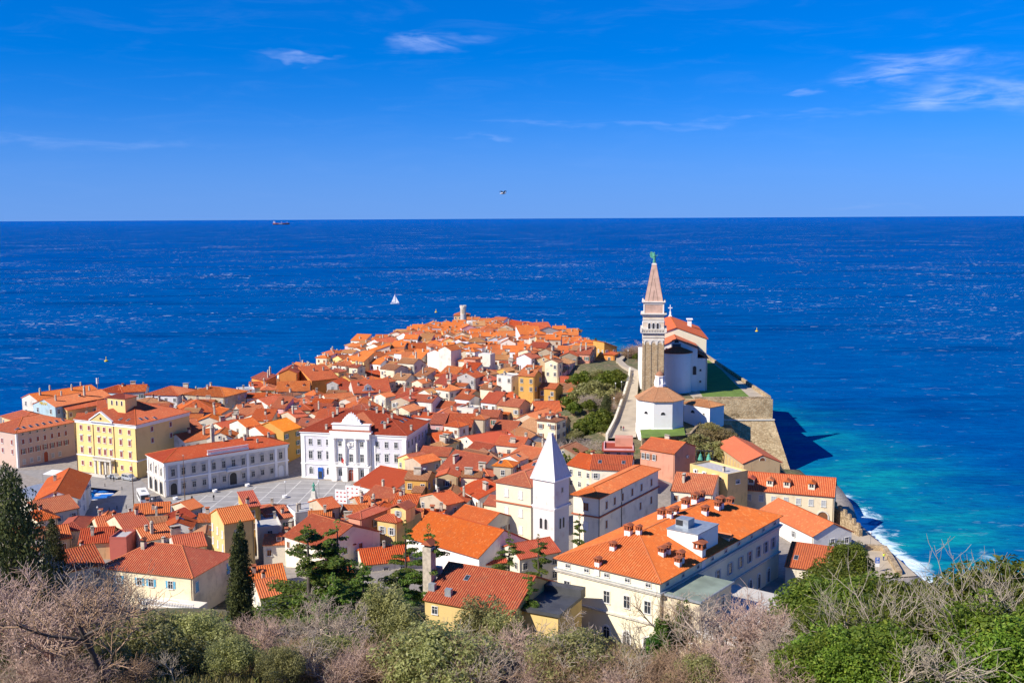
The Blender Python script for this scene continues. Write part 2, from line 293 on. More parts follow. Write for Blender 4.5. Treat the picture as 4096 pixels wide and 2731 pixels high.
HP = [(-80, 290, 2), (-50, 280, 2.2), (-110, 300, 2), (-140, 320, 2), (-180, 330, 2), (-120, 272, 2.3), (-60, 300, 2), (-30, 300, 3), (-230, 330, 2), (-200, 400, 2), (-150, 430, 2), (-110, 480, 2), (-98, 530, 2),
      (-84, 600, 2), (-56, 700, 2), (-36, 770, 3), (0, 715, 3), (30, 655, 3), (42, 615, 3), (-60, 400, 3), (-110, 400, 2.5), (-60, 500, 4), (-40, 600, 4), (-20, 350, 4.5), (-20, 420, 6), (-10, 500, 6), (0, 330, 6), (0, 600, 5),
      (10, 260, 5), (20, 400, 9), (20, 460, 9), (24, 330, 8), (10, 300, 5.5), (28, 365, 11), (30, 395, 13), (45, 335, 22), (60, 335, 22), (75, 335, 22), (80, 332, 22), (80, 380, 22), (75, 420, 22), (60, 380, 22), (55, 420, 22), (46, 395, 21), (43, 420, 21),
      (43, 450, 20), (40, 480, 17), (48, 520, 9), (35, 313, 13.5), (38, 335, 17), (41, 360, 19), (36.5, 325, 15.5), (48, 309, 16), (56, 312, 16), (58, 300, 9), (66, 322, 15), (68, 313, 12), (63, 306, 11), (73, 318, 9), (78, 322, 4), (83, 318, 1), (72, 305, 7), (80, 300, 3), (50, 292, 8), (40, 300, 10), (28, 300, 7),
      (60, 270, 5), (80, 260, 3), (82, 225, 3), (84, 245, 3), (85, 235, 3), (55, 240, 5), (30, 230, 5), (10, 220, 5.5), (25, 170, 6.5), (50, 200, 6), (70, 185, 8), (0, 190, 6.5), (-20, 170, 9), (-60, 235, 4), (-100, 245, 3.5), (-60, 195, 7), (-100, 205, 6), (-140, 260, 3),
      (-60, 165, 13), (0, 150, 12.5), (40, 150, 12.5), (80, 150, 14), (-100, 165, 14), (0, 130, 20), (-55, 130, 23), (50, 130, 20), (95, 130, 20), (-90, 130, 24), (0, 110, 26.5), (-45, 110, 29), (45, 110, 26.5), (90, 105, 27), (-90, 110, 31), (0, 100, 30.5), (-45, 100, 33), (45, 100, 30.5),
      (0, 90, 34), (-40, 90, 36), (45, 90, 34), (90, 85, 34), (-90, 90, 38), (0, 75, 40), (35, 75, 40), (-35, 75, 40), (0, 60, 46), (60, 60, 45), (-60, 60, 47), (0, 30, 57), (60, 30, 55), (-60, 30, 57), (0, 0, 64), (80, 0, 60), (-80, 0, 64), (160, 40, 40), (-160, 60, 50), (-160, 130, 26), (-160, 180, 12), (-180, 230, 4)]
RAMP = [((2430, 1752), (2545, 1748), 13.2), ((2462, 1690), (2546, 1690), 14.8), ((2497, 1590), (2548, 1590), 17.5), ((2517, 1520), (2555, 1520), 19.6), ((2522, 1482), (2562, 1484), 21.2), ((2488, 1462), (2532, 1470), 21.2), ((2464, 1442), (2510, 1460), 21.2), ((2466, 1424), (2488, 1440), 21.2), ((2484, 1410), (2500, 1428), 21.2)]
RL = [Q(*a, z) for a, b_, z in RAMP]; RRt = [Q(*b_, z) for a, b_, z in RAMP]
for i in range(len(RAMP) - 1):
    for k in (0, .5):
        for side in (0, .5, 1):
            p = RL[i].lerp(RL[i + 1], k).lerp(RRt[i].lerp(RRt[i + 1], k), side); HP.append((p.x, p.y, p.z - 1.0))
HPa = np.array(HP, float)
SQUARE = [Q(u, v, 2)[:2] for u, v in ((640, 2004), (1161, 1917), (1206, 1912), (1640, 1944), (1600, 2010), (1300, 2070), (900, 2120), (560, 2150), (360, 2150), (300, 2090), (150, 1930), (60, 1880), (300, 1870), (560, 1915))]
BASIN = [Q(u, v, 0)[:2] for u, v in ((372, 1951), (481, 1962), (478, 1973), (452, 1996), (372, 2026), (330, 2020), (330, 1960))]
TERR = [(52, 329), (81.8, 329), (80.5, 430), (52, 430)]
def heights(pts):
    pts = np.asarray(pts, float); out = np.empty(len(pts)); low = (pts[:, 0] > 57) & (pts[:, 1] < 328.5)
    hi = (HPa[:, 0] > 57) & (HPa[:, 1] >= 328.5)
    for sel, A in ((~low, HPa), (low, HPa[~hi])):      # below the bastion the terrace does not count
        q = np.where(sel)[0]
        for s in range(0, len(q), 20000):
            i = q[s:s + 20000]; d2 = ((pts[i][:, None, :] - A[None, :, :2]) ** 2).sum(2) + 0.5; wgt = d2 ** -2.0; out[i] = (wgt * A[:, 2]).sum(1) / wgt.sum(1)
    out[inside(pts, SQUARE)] = 2.0
    for i in range(len(RAMP) - 1):
        a0, a1 = (RL[i] + RRt[i]) / 2, (RL[i + 1] + RRt[i + 1]) / 2; hw0 = (RRt[i] - RL[i]).length / 2; hw1 = (RRt[i + 1] - RL[i + 1]).length / 2; ab = np.array([a1.x - a0.x, a1.y - a0.y]); t_ = np.clip(((pts - [a0.x, a0.y]) @ ab) / (ab @ ab), 0, 1); dd = np.linalg.norm(pts - (np.array([a0.x, a0.y]) + t_[:, None] * ab), axis=1)
        nr = dd < hw0 + (hw1 - hw0) * t_ + 2.4; out[nr] = np.minimum(out[nr], (a0.z + (a1.z - a0.z) * t_ - .55)[nr])
    out[(pts[:, 0] > 81.8) & (pts[:, 1] > 296)] = 0.8
    out[inside(pts, TERR)] = 22.0
    return out
def gz(x, y): return float(heights([(x, y)])[0])
xs = np.arange(-300, 205, 3.0); ys = np.arange(-30, 806, 3.0)
gx, gy = np.meshgrid(xs, ys); P2 = np.stack([gx.ravel(), gy.ravel()], 1)
gh = heights(P2); ins = inside(P2, COAST); gh[~ins] = -4.0; gh[inside(P2, BASIN)] = -2.0
nx, ny = len(xs), len(ys); idx = np.arange(nx * ny).reshape(ny, nx)
fq = np.stack([idx[:-1, :-1].ravel(), idx[:-1, 1:].ravel(), idx[1:, 1:].ravel(), idx[1:, :-1].ravel()], 1)
keep = (gh[fq] > -3.9).any(1); fq = fq[keep]
m, t, b = newmat('hill_ground')
n1 = noise(t, 0.10, 6, 0.65); n2 = noise(t, 0.9, 5, 0.7)
col = mixc(t, ramp(t, n1, 0.38, 0.62), (.115, .095, .045), (.055, .085, .022)); col = mixc(t, ramp(t, n2, 0.4, 0.7, 0, .8), col, (.26, .19, .11))
pa = N(t, 'ShaderNodeAttribute', attribute_name='paved'); col = mixc(t, pa.outputs['Fac'], col, mixc(t, ramp(t, n2, .3, .7), (.34, .30, .26), (.24, .21, .18))); link(t, col, b.inputs['Base Color']); b.inputs['Roughness'].default_value = 1.0; bump(t, b, n2, 0.5, 0.2)
ground_me = npmesh('ground', np.column_stack([P2, gh]), fq, m, True)
pv = ((P2[:, 1] > 196) & ~((P2[:, 0] > 13) & (P2[:, 1] > 284))).astype(np.float32); pa_ = ground_me.attributes.new('paved', 'FLOAT', 'POINT'); pa_.data.foreach_set('value', pv)
ground = tag(place(ground_me, 'ground'), kind='structure')
# paving of the town and the square, laid as thin sheets
def sheet(name, pts, z, mat):
    b = MB(); b.poly([(p[0], p[1], z) for p in pts]); o = b.build(name, mat); 
    if o.data.polygons[0].normal.z < 0: o.data.flip_normals()
    return tag(o, kind='structure')
def pavemat(name, c, sc=0.5, var=.25):
    m, t, b = newmat(name); n = noise(t, sc, 5, 0.6); n2 = noise(t, 6, 3)
    col = mixc(t, ramp(t, n, 0.3, 0.75), c, tuple(x * (1 - var) for x in c)); col = mixc(t, ramp(t, n2, .4, .7, 0, .3), col, tuple(x * .7 for x in c))
    link(t, col, b.inputs['Base Color']); b.inputs['Roughness'].default_value = .9; return m
ASPH = pavemat('worn_asphalt', (.32, .30, .28)); SLAB = pavemat('grey_stone_slabs', (.36, .345, .33), 0.3); LINE = plain('white_stone_line', (.62, .60, .56), .8); SAND = pavemat('sandy_paving', (.50, .42, .31), .3)
GRASS = pavemat('mown_grass', (.15, .24, .03), 0.4, .35); EARTH = pavemat('bare_earth', (.30, .23, .15), .4)
road = sheet('road', [Q(u, v, 2.03)[:2] for u, v in ((60, 1882), (300, 1872), (560, 1917), (650, 1990), (640, 2075), (560, 2150), (360, 2150), (372, 2029), (455, 1998), (484, 1972), (486, 1961), (372, 1949), (200, 1930))], 2.03, ASPH)
square = sheet('town_square', [Q(u, v, 2.05)[:2] for u, v in ((655, 2003), (1161, 1918), (1206, 1914), (1640, 1945), (1600, 2008), (1300, 2070), (900, 2120), (610, 2110))], 2.05, SLAB)
A0, A1 = Q(1142, 1981, 2.06), Q(1210, 1917, 2.06); dA = (A1 - A0).normalized(); B0, B1 = Q(1100, 1931, 2.06), Q(1399, 1936, 2.06); dB = (B1 - B0).normalized()
sqp = [Q(u, v, 2.06)[:2] for u, v in ((668, 2006), (1161, 1924), (1215, 1922), (1620, 1950), (1580, 2004), (1300, 2062), (900, 2110), (640, 2090))]
def clip_line(o, d, poly):
    ts = []; n = len(poly)
    for i in range(n):
        a = Vector(poly[i]); b = Vector(poly[(i + 1) % n]); e = b - a; den = d.x * e.y - d.y * e.x
        if abs(den) < 1e-9: continue
        t = ((a.x - o.x) * e.y - (a.y - o.y) * e.x) / den; s = ((a.x - o.x) * d.y - (a.y - o.y) * d.x) / den
        if 0 <= s <= 1: ts.append(t)
    ts.sort(); return [(ts[i], ts[i + 1]) for i in range(0, len(ts) - 1, 2)]
for d, o_, stp, nn in ((dA, A0, 5.6, 9), (dB, B0, 5.2, 9)):
    d2 = Vector((d.x, d.y)); nrm = Vector((-d.y, d.x))
    for k in range(-nn, nn + 1):
        o2 = Vector((o_.x, o_.y)) + nrm * (k * stp)
        for t0_, t1_ in clip_line(o2, d2, sqp):
            p, q = o2 + d2 * t0_, o2 + d2 * t1_; z = 2.062 if d is dA else 2.066; hw = 0.16
            b_ = MB(); b_.poly([(*(p - nrm * hw), z), (*(q - nrm * hw), z), (*(q + nrm * hw), z), (*(p + nrm * hw), z)]); o = b_.build('paving_line', LINE, square)
            if o.data.polygons[0].normal.z < 0: o.data.flip_normals()
# ---------------------------------------------------------------- sea
sx = np.concatenate([np.arange(-420, 560, 7.0)]); sy = np.arange(-60, 1250, 7.0)
gx, gy = np.meshgrid(sx, sy); S2 = np.stack([gx.ravel(), gy.ravel()], 1); dist = linedist(S2, COAST)
rs = np.clip((S2[:, 0] - 30) / 40, 0, 1) * np.clip((520 - S2[:, 1]) / 160, 0, 1)
tip = np.exp(-(((S2[:, 0] - 45) / 60) ** 2 + ((S2[:, 1] - 640) / 90) ** 2)) + 0.7 * np.exp(-(((S2[:, 0] + 75) / 25) ** 2 + ((S2[:, 1] - 690) / 90) ** 2))
sh = np.clip(rs * np.exp(-(dist / 46) ** 1.4) + tip * np.exp(-dist / 26), 0, 1)
sf = np.clip((330 - S2[:, 1]) / 40, 0, 1) * np.clip((S2[:, 1] - 120) / 30, 0, 1) * np.clip((S2[:, 0] - 60) / 10, 0, 1)
fo = sf * (np.exp(-(dist / 9) ** 2) * 0.9 + 0.55 * np.exp(-((dist - 22) / 6) ** 2) * np.clip((256 - S2[:, 1]) / 14, 0, 1))
fo += 0.35 * np.exp(-(dist / 5) ** 2) * (S2[:, 1] > 330)
nx, ny = len(sx), len(sy); idx = np.arange(nx * ny).reshape(ny, nx)
sfq = np.stack([idx[:-1, :-1].ravel(), idx[:-1, 1:].ravel(), idx[1:, 1:].ravel(), idx[1:, :-1].ravel()], 1)
X0, X1, Y0, Y1 = sx[0], sx[-1], sy[0], sy[-1]; B_ = 42500.0; nv = len(S2)
ext = [(X0, Y0), (X1, Y0), (X1, Y1), (X0, Y1), (-B_, -9000), (B_, -9000), (B_, B_), (-B_, B_), (X0, B_), (X1, B_), (-B_, Y0), (-B_, Y1), (B_, Y0), (B_, Y1)]
e = lambda i: nv + i
sfq = np.vstack([sfq, [(e(3), e(2), e(9), e(8)), (e(10), e(0), e(3), e(11)), (e(11), e(3), e(8), e(7)), (e(1), e(12), e(13), e(2)), (e(2), e(13), e(6), e(9)), (e(4), e(5), e(12), e(10))]])
SV = np.column_stack([np.vstack([S2, ext]), np.zeros(nv + len(ext))])
m, t, b = newmat('sea_water')
def attr(n):
    a = N(t, 'ShaderNodeAttribute', attribute_name=n); return a.outputs['Fac']
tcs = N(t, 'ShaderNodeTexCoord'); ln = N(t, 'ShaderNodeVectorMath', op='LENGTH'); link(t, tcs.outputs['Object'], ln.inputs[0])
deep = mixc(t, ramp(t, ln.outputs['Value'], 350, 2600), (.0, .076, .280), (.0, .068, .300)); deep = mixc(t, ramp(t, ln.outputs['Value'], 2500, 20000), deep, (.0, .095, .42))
big = noise(t, 0.011, 5, 0.6, mapscale=(0.3, 1.7, 1)); mid = noise(t, 0.055, 4, 0.65, mapscale=(0.55, 1.5, 1)); fine = noise(t, 0.32, 4, 0.7, mapscale=(0.6, 1.5, 1))
deep = mixc(t, ramp(t, big, 0.5, 0.66, 0, .65), deep, (.0, .034, .16)); deep = mixc(t, ramp(t, mid, 0.42, 0.7, 0, .6), deep, (.0, .125, .37))
turq = mixc(t, ramp(t, mid, 0.35, 0.7), (.002, .15, .29), (.004, .28, .32)); turq = mixc(t, ramp(t, noise(t, .03, 5, .65, mapscale=(.8, 1.4, 1)), .45, .7, 0, .75), turq, (.0, .10, .30))
shn = N(t, 'ShaderNodeMath', op='MULTIPLY_ADD'); link(t, big, shn.inputs[0]); shn.inputs[1].default_value = 0.55; link(t, attr('shallow'), shn.inputs[2])
col = mixc(t, ramp(t, shn.outputs[0], 0.40, 1.0), deep, turq)
col = mixc(t, ramp(t, fine, 0.42, 0.72, 0, .5), col, (.002, .03, .17))
# whitecaps: short crests in patches
wc = noise(t, 0.20, 3, 0.6, mapscale=(0.5, 1.0, 1), dist=0.8); pt = noise(t, 0.0045, 5, 0.65)
w1 = N(t, 'ShaderNodeMath', op='MULTIPLY_ADD'); link(t, pt, w1.inputs[0]); w1.inputs[1].default_value = 0.40; w1b = N(t, 'ShaderNodeMath', op='SUBTRACT'); link(t, wc, w1b.inputs[0]); w1b.inputs[1].default_value = 0.115; link(t, w1b.outputs[0], w1.inputs[2])
cap = ramp(t, w1.outputs[0], 0.745, 0.81)
wf = noise(t, 0.42, 3, 0.6, mapscale=(0.5, 1.1, 1), dist=0.5); w3 = N(t, 'ShaderNodeMath', op='MULTIPLY_ADD'); link(t, pt, w3.inputs[0]); w3.inputs[1].default_value = 0.36; link(t, wf, w3.inputs[2])
cap2 = N(t, 'ShaderNodeMath', op='MAXIMUM'); far_ = ramp(t, ln.outputs['Value'], 450, 1300, .12, .85); link(t, cap, cap2.inputs[0]); link(t, ramp(t, w3.outputs[0], 0.845, 0.91, 0, .6), cap2.inputs[1])
fn = noise(t, 0.16, 7, 0.72, dist=1.2); f1 = N(t, 'ShaderNodeMath', op='MULTIPLY_ADD'); link(t, attr('foam'), f1.inputs[0]); f1.inputs[1].default_value = 0.62; link(t, fn, f1.inputs[2])
foam = ramp(t, f1.outputs[0], 0.78, 1.04)
cw = N(t, 'ShaderNodeMath', op='MULTIPLY'); link(t, cap2.outputs[0], cw.inputs[0]); link(t, far_, cw.inputs[1]); al = N(t, 'ShaderNodeMath', op='MAXIMUM'); link(t, cw.outputs[0], al.inputs[0]); link(t, foam, al.inputs[1])
col = mixc(t, al.outputs[0], col, (.66, .80, .88)); link(t, col, b.inputs['Base Color'])
link(t, ramp(t, al.outputs[0], 0, 1, .35, .9), b.inputs['Roughness']); b.inputs['Specular IOR Level'].default_value = 0.0
hsum = N(t, 'ShaderNodeMath', op='MULTIPLY_ADD'); link(t, fine, hsum.inputs[0]); hsum.inputs[1].default_value = 0.35; link(t, mid, hsum.inputs[2])
bump(t, b, hsum.outputs[0], 0.9, 1.6)
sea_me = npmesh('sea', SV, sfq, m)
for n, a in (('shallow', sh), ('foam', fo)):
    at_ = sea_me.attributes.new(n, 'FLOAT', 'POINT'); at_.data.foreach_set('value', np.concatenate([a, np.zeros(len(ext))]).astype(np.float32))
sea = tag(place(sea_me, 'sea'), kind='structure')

b_ = MB()
for i in range(len(RAMP) - 1):
    b_.poly([RL[i], RRt[i], RRt[i + 1], RL[i + 1]])
    b_.poly([RRt[i] - Vector((0, 0, 2)), RRt[i + 1] - Vector((0, 0, 2)), RRt[i + 1], RRt[i]]); b_.poly([RL[i + 1] - Vector((0, 0, 2)), RL[i] - Vector((0, 0, 2)), RL[i], RL[i + 1]])
tag(b_.build('ramp_path', SAND), kind='structure')
lawn = [Q(u, v, 22.06)[:2] for u, v in ((2812, 1588), (3000, 1588), (2935, 1530), (2885, 1478), (2835, 1440), (2800, 1440), (2760, 1500))]
sheet('terrace_path', [(58, 330), (81.2, 330.2), (79.8, 424), (58, 424)], 22.04, SAND); sheet('church_lawn', lawn, 22.06, GRASS)
sheet('baptistery_lawn', [Q(u, v, 16.3)[:2] for u, v in ((2560, 1718), (2735, 1705), (2742, 1740), (2566, 1752))], 16.3, GRASS)
sheet('quay_paving', [(72, 250), (85.5, 250), (86.6, 238), (86.4, 216), (74, 214)], 3.35, SAND)
# ---------------------------------------------------------------- roofs
def slope(slab, tiles, pts, rib=0.32, th=0.14, rh=None):
    rh = rib * .27 if rh is None else rh
    P = [Vector(p) for p in pts]; u = (P[1] - P[0]).normalized(); n = u.cross(P[2] - P[1]).normalized()
    if n.z < 0: P = [P[1], P[0]] + P[:1:-1]; u = -u; n = -n
    v = n.cross(u); o = P[0]; uv = [((p - o).dot(u), (p - o).dot(v)) for p in P]
    slab.poly(P, 0, uv); slab.poly([p - n * th for p in reversed(P)], 0, list(reversed(uv)))
    for i in range(len(P)):
        a, b = P[i], P[(i + 1) % len(P)]; slab.poly([a - n * th, b - n * th, b, a], 0, [uv[i]] * 4)
    if tiles is None: return
    umin, umax = min(c[0] for c in uv), max(c[0] for c in uv); k = int((umax - umin) / rib); 
    if k < 1: return
    off = ((umax - umin) - k * rib) / 2; w = rib * 0.34
    for i in range(k + 1):
        x = umin + off + i * rib; x = min(max(x, umin + 0.03), umax - 0.03); vs_ = []
        for j in range(len(uv)):
            (x0, y0), (x1, y1) = uv[j], uv[(j + 1) % len(uv)]
            if (x0 - x) * (x1 - x) <= 0 and abs(x1 - x0) > 1e-6: vs_.append(y0 + (y1 - y0) * (x - x0) / (x1 - x0))
        if len(vs_) < 2 or max(vs_) - min(vs_) < 0.25: continue
        v0, v1 = min(vs_), max(vs_) - 0.02
        q = lambda du, vv, h: o + u * (x + du) + v * vv + n * h
        for (a, ha), (c, hc) in (((-w, 0.005), (-w * .45, rh)), ((-w * .45, rh), (w * .45, rh)), ((w * .45, rh), (w, 0.005))):
            tiles.poly([q(a, v0, ha), q(c, v0, hc), q(c, v1, hc), q(a, v1, ha)], 0, [(x + .01, v0), (x + .01, v0), (x + .01, v1), (x + .01, v1)])
        tiles.poly([q(w, v0, 0.005), q(w * .45, v0, rh), q(-w * .45, v0, rh), q(-w, v0, 0.005)], 0, [(x, v0)] * 4)
def cap(slab, p, q, r=0.15):
    p, q = Vector(p), Vector(q); b = len(slab.f); slab.tube(p, q, r, n=6); L = (q - p).length
    for i in range(b, len(slab.f)): slab.uv[i] = [(j * .3, L * (j % 2)) for j in range(len(slab.f[i]))]
def slopes_of(kind, w, d, ze, pitch, ov, og):
    """slopes (first edge = eave), ridge caps, roof height function; x in -w/2..w/2, y in 0..d, eave edge at ze"""
    tp = math.tan(R(pitch)); x0, x1, y0, y1 = -w / 2 - ov, w / 2 + ov, -ov, d + ov; xg0, xg1, yg0, yg1 = -w / 2 - og, w / 2 + og, -og, d + og; S = []; K = []
    if kind == 'gs':
        zr = ze + (d / 2 + ov) * tp; ym = d / 2
        S = [[(xg0, y0, ze), (xg1, y0, ze), (xg1, ym, zr), (xg0, ym, zr)], [(xg1, y1, ze), (xg0, y1, ze), (xg0, ym, zr), (xg1, ym, zr)]]; K = [((xg0, ym, zr), (xg1, ym, zr))]
        f = lambda x, y: ze + (min(y - y0, y1 - y)) * tp
    elif kind == 'gf':
        zr = ze + (w / 2 + ov) * tp
        S = [[(x0, yg1, ze), (x0, yg0, ze), (0, yg0, zr), (0, yg1, zr)], [(x1, yg0, ze), (x1, yg1, ze), (0, yg1, zr), (0, yg0, zr)]]; K = [((0, yg0, zr), (0, yg1, zr))]
        f = lambda x, y: ze + min(x - x0, x1 - x) * tp
    elif kind == 'h':
        hw = min(x1 - x0, y1 - y0) / 2; zr = ze + hw * tp
        if x1 - x0 >= y1 - y0:
            a, b = (x0 + hw, d / 2, zr), (x1 - hw, d / 2, zr)
            if b[0] - a[0] < 0.05: a = b = (0, d / 2, zr)
            S = [[(x0, y0, ze), (x1, y0, ze), b, a], [(x1, y0, ze), (x1, y1, ze), b], [(x1, y1, ze), (x0, y1, ze), a, b], [(x0, y1, ze), (x0, y0, ze), a]]
        else:
            a, b = (0, y0 + hw, zr), (0, y1 - hw, zr)
            S = [[(x0, y0, ze), (x1, y0, ze), a], [(x1, y0, ze), (x1, y1, ze), b, a], [(x1, y1, ze), (x0, y1, ze), b], [(x0, y1, ze), (x0, y0, ze), a, b]]
        S = [s if len(s) == 3 or (Vector(s[2]) - Vector(s[3])).length > 1e-4 else s[:3] for s in S]
        K = [(a, b), ((x0, y0, ze), a), ((x1, y0, ze), b if x1 - x0 >= y1 - y0 else a), ((x1, y1, ze), b), ((x0, y1, ze), a if x1 - x0 >= y1 - y0 else b)]
        f = lambda x, y: ze + min(x - x0, x1 - x, y - y0, y1 - y) * tp
    elif kind == 'sh':
        zr = ze + (y1 - y0) * tp; S = [[(xg0, y0, ze), (xg1, y0, ze), (xg1, y1, zr), (xg0, y1, zr)]]; f = lambda x, y: ze + (y - y0) * tp
    elif kind == 'sl':       # low at the right, rising to the left
        zr = ze + (x1 - x0) * tp; S = [[(x1, yg0, ze), (x1, yg1, ze), (x0, yg1, zr), (x0, yg0, zr)]]; f = lambda x, y: ze + (x1 - x) * tp
    elif kind == 'sr':
        zr = ze + (x1 - x0) * tp; S = [[(x0, yg1, ze), (x0, yg0, ze), (x1, yg0, zr), (x1, yg1, zr)]]; f = lambda x, y: ze + (x - x0) * tp
    else: zr = ze; f = lambda x, y: ze
    return S, K, f, zr
def walls_mesh(kind, w, d, ze, f, zb=-4.0, ins=0.06):
    b = MB(); x0, x1 = -w / 2, w / 2; g = lambda x, y: f(x, y) - ins - 0.14
    if kind == 'gs': prof = [(0, zb), (d, zb), (d, g(0, d)), (d / 2, g(0, d / 2)), (0, g(0, 0))]; ax = 'x'
    elif kind == 'sh': prof = [(0, zb), (d, zb), (d, g(0, d)), (0, g(0, 0))]; ax = 'x'
    elif kind == 'gf': prof = [(x0, zb), (x1, zb), (x1, g(x1, 0)), (0, g(0, 0)), (x0, g(x0, 0))]; ax = 'y'
    elif kind in ('sl', 'sr'): prof = [(x0, zb), (x1, zb), (x1, g(x1, 0)), (x0, g(x0, 0))]; ax = 'y'
    else: b.box(x0, x1, 0, d, zb, ze - (0.02 if kind == 'h' else 0)); return b
    if ax == 'y': b.extr(prof, 0, d)
    else:
        n = len(prof)
        for i in range(n):
            (a, az), (c, cz) = prof[i], prof[(i + 1) % n]; b.poly([(x0, a, az), (x0, c, cz), (x1, c, cz), (x1, a, az)])
        b.poly([(x1, p, z) for p, z in prof]); b.poly([(x0, p, z) for p, z in reversed(prof)])
    return b
# ---------------------------------------------------------------- windows, chimneys and the like (shared meshes)
CACHE = {}
def window_me(w=0.95, h=1.35, style='plain', mull=True, head=None):
    """frame and mullions; pane; shutters.  local: centre of the opening, outward = -y"""
    key = ('win', round(w, 2), round(h, 2), style, mull, head)
    if key in CACHE: return CACHE[key]
    b = MB(); t = 0.11; a, c = w / 2, h / 2
    b.box(-a - t, -a, -.11, 0, -c - t, c + t); b.box(a, a + t, -.11, 0, -c - t, c + t); b.box(-a, a, -.13, 0, c, c + t); b.box(-a - t - .06, a + t + .06, -.2, 0, -c - t - .05, -c - .01)
    if mull:
        b.box(-.035, .035, -.045, 0, -c, c); b.box(-a, -.035, -.04, 0, c * .25, c * .25 + .06); b.box(.035, a, -.04, 0, c * .25, c * .25 + .06)
    if head == 'ped': b.extr([(-a - .25, c + .35), (a + .25, c + .35), (0, c + .75)], -.22, 0); b.box(-a - .2, a + .2, -.16, 0, c + .2, c + .35)
    if head == 'flat': b.box(-a - .3, a + .3, -.25, 0, c + .25, c + .42)
    b.box(-a, a, -.012, 0, -c, c, 1)
    fm = PM['stonetrim'] if style == 'stone' else PM['frame']; sm = None
    if style in ('brown', 'green', 'blue', 'grey', 'red', 'sky'):
        sm = PM['shut_' + style]
        for s in (-1, 1): b.box(min(s * (a + t), s * (a + t + a * .95)), max(s * (a + t), s * (a + t + a * .95)), -.06, -.005, -c, c, 2)
    if style in ('closed_brown', 'closed_red', 'closed_white', 'closed_blue', 'closed_grey'):
        sm = {'closed_brown': PM['shut_brown'], 'closed_red': PM['shut_red'], 'closed_white': PM['white'], 'closed_blue': PM['shut_sky'], 'closed_grey': PM['shut_grey']}[style]
        for s in (-1, 1): b.box(min(s * .02, s * a), max(s * .02, s * a), -.055, -.005, -c, c, 2)
    CACHE[key] = b.mesh('window', [fm, PM['glass']] + ([sm] if sm else [])); return CACHE[key]
def arch_me(w, h, frame='stonetrim', fill='glass', deep=0.12, t=0.14, mull=True):  # dark fill paints the shade inside belfry and arcade openings
    key = ('arch', round(w, 2), round(h, 2), frame, fill, mull)
    if key in CACHE: return CACHE[key]
    b = MB(); a = w / 2; n = 8; zs = h - a
    arc = [(a * math.cos(math.pi * k / n), zs + a * math.sin(math.pi * k / n)) for k in range(n + 1)]; out = [((a + t) * math.cos(math.pi * k / n), zs + (a + t) * math.sin(math.pi * k / n)) for k in range(n + 1)]
    b.extr([(-a, 0), (a, 0)] + arc, -.015, 0, 1)
    for k in range(n): b.extr([arc[k], out[k], out[k + 1], arc[k + 1]], -deep, 0)
    b.box(-a - t, -a, -deep, 0, 0, zs); b.box(a, a + t, -deep, 0, 0, zs)
    if mull: b.box(-.04, .04, -.05, 0, 0, h - .05); b.box(-a, a, -.045, 0, zs, zs + .07)
    CACHE[key] = b.mesh('arched_opening', [PM[frame], PM[fill]]); return CACHE[key]
def chimney_me(kind=0):
    key = ('chim', kind)
    if key in CACHE: return CACHE[key]
    b = MB()
    if kind == 0: b.box(-.3, .3, -.3, .3, -1.2, 1.2); b.box(-.4, .4, -.4, .4, 1.2, 1.3); b.box(-.24, .24, -.24, .24, 1.3, 1.55, 1); b.box(-.36, .36, -.36, .36, 1.55, 1.65)
    elif kind == 1: b.box(-.36, .36, -.36, .36, -1.2, 1.0); b.extr([(-.5, 1.35), (.5, 1.35), (0, 1.7)], -.5, .5, 1); b.box(-.3, .3, -.3, .3, 1.0, 1.35, 2)
    elif kind == 2: b.box(-.28, .28, -.28, .28, -1.2, 2.3); b.lathe([(.38, 2.3), (.42, 2.45), (.34, 2.5), (.3, 2.75), (.12, 2.9)], 8)
    elif kind == 3: b.box(-.9, .9, -.32, .32, -1.2, 1.3); [b.box(x - .22, x + .22, -.22, .22, 1.3, 1.6, 1) for x in (-.55, 0, .55)]; b.box(-1, 1, -.4, .4, 1.6, 1.7)
    elif kind == 4:   # plaster base with tiled brick lantern
        b.box(-.55, .55, -.45, .45, -2, .9); b.box(-.65, .65, -.55, .55, .9, 1.0, 1)
        for x in (-.5, 0, .5):
            for y in (-.4, .4): b.box(x - .1, x + .1, y - .1, y + .1, 1.0, 1.6, 1)
        b.box(-.35, .35, -.28, .28, 1.0, 1.6, 2); b.box(-.7, .7, -.6, .6, 1.6, 1.7, 1); b.extr([(-.8, 1.7), (.8, 1.7), (0, 2.05)], -.7, .7, 1)
    mats = {0: [PM['chim'], PM['dark']], 1: [PM['chim'], PM['brick'], PM['dark']], 2: [PM['chim']], 3: [PM['chim'], PM['dark']], 4: [PM['white'], PM['brick'], PM['dark']]}[kind]  # dark cores paint the shade inside the smoke openings
    CACHE[key] = b.mesh('chimney', mats); return CACHE[key]
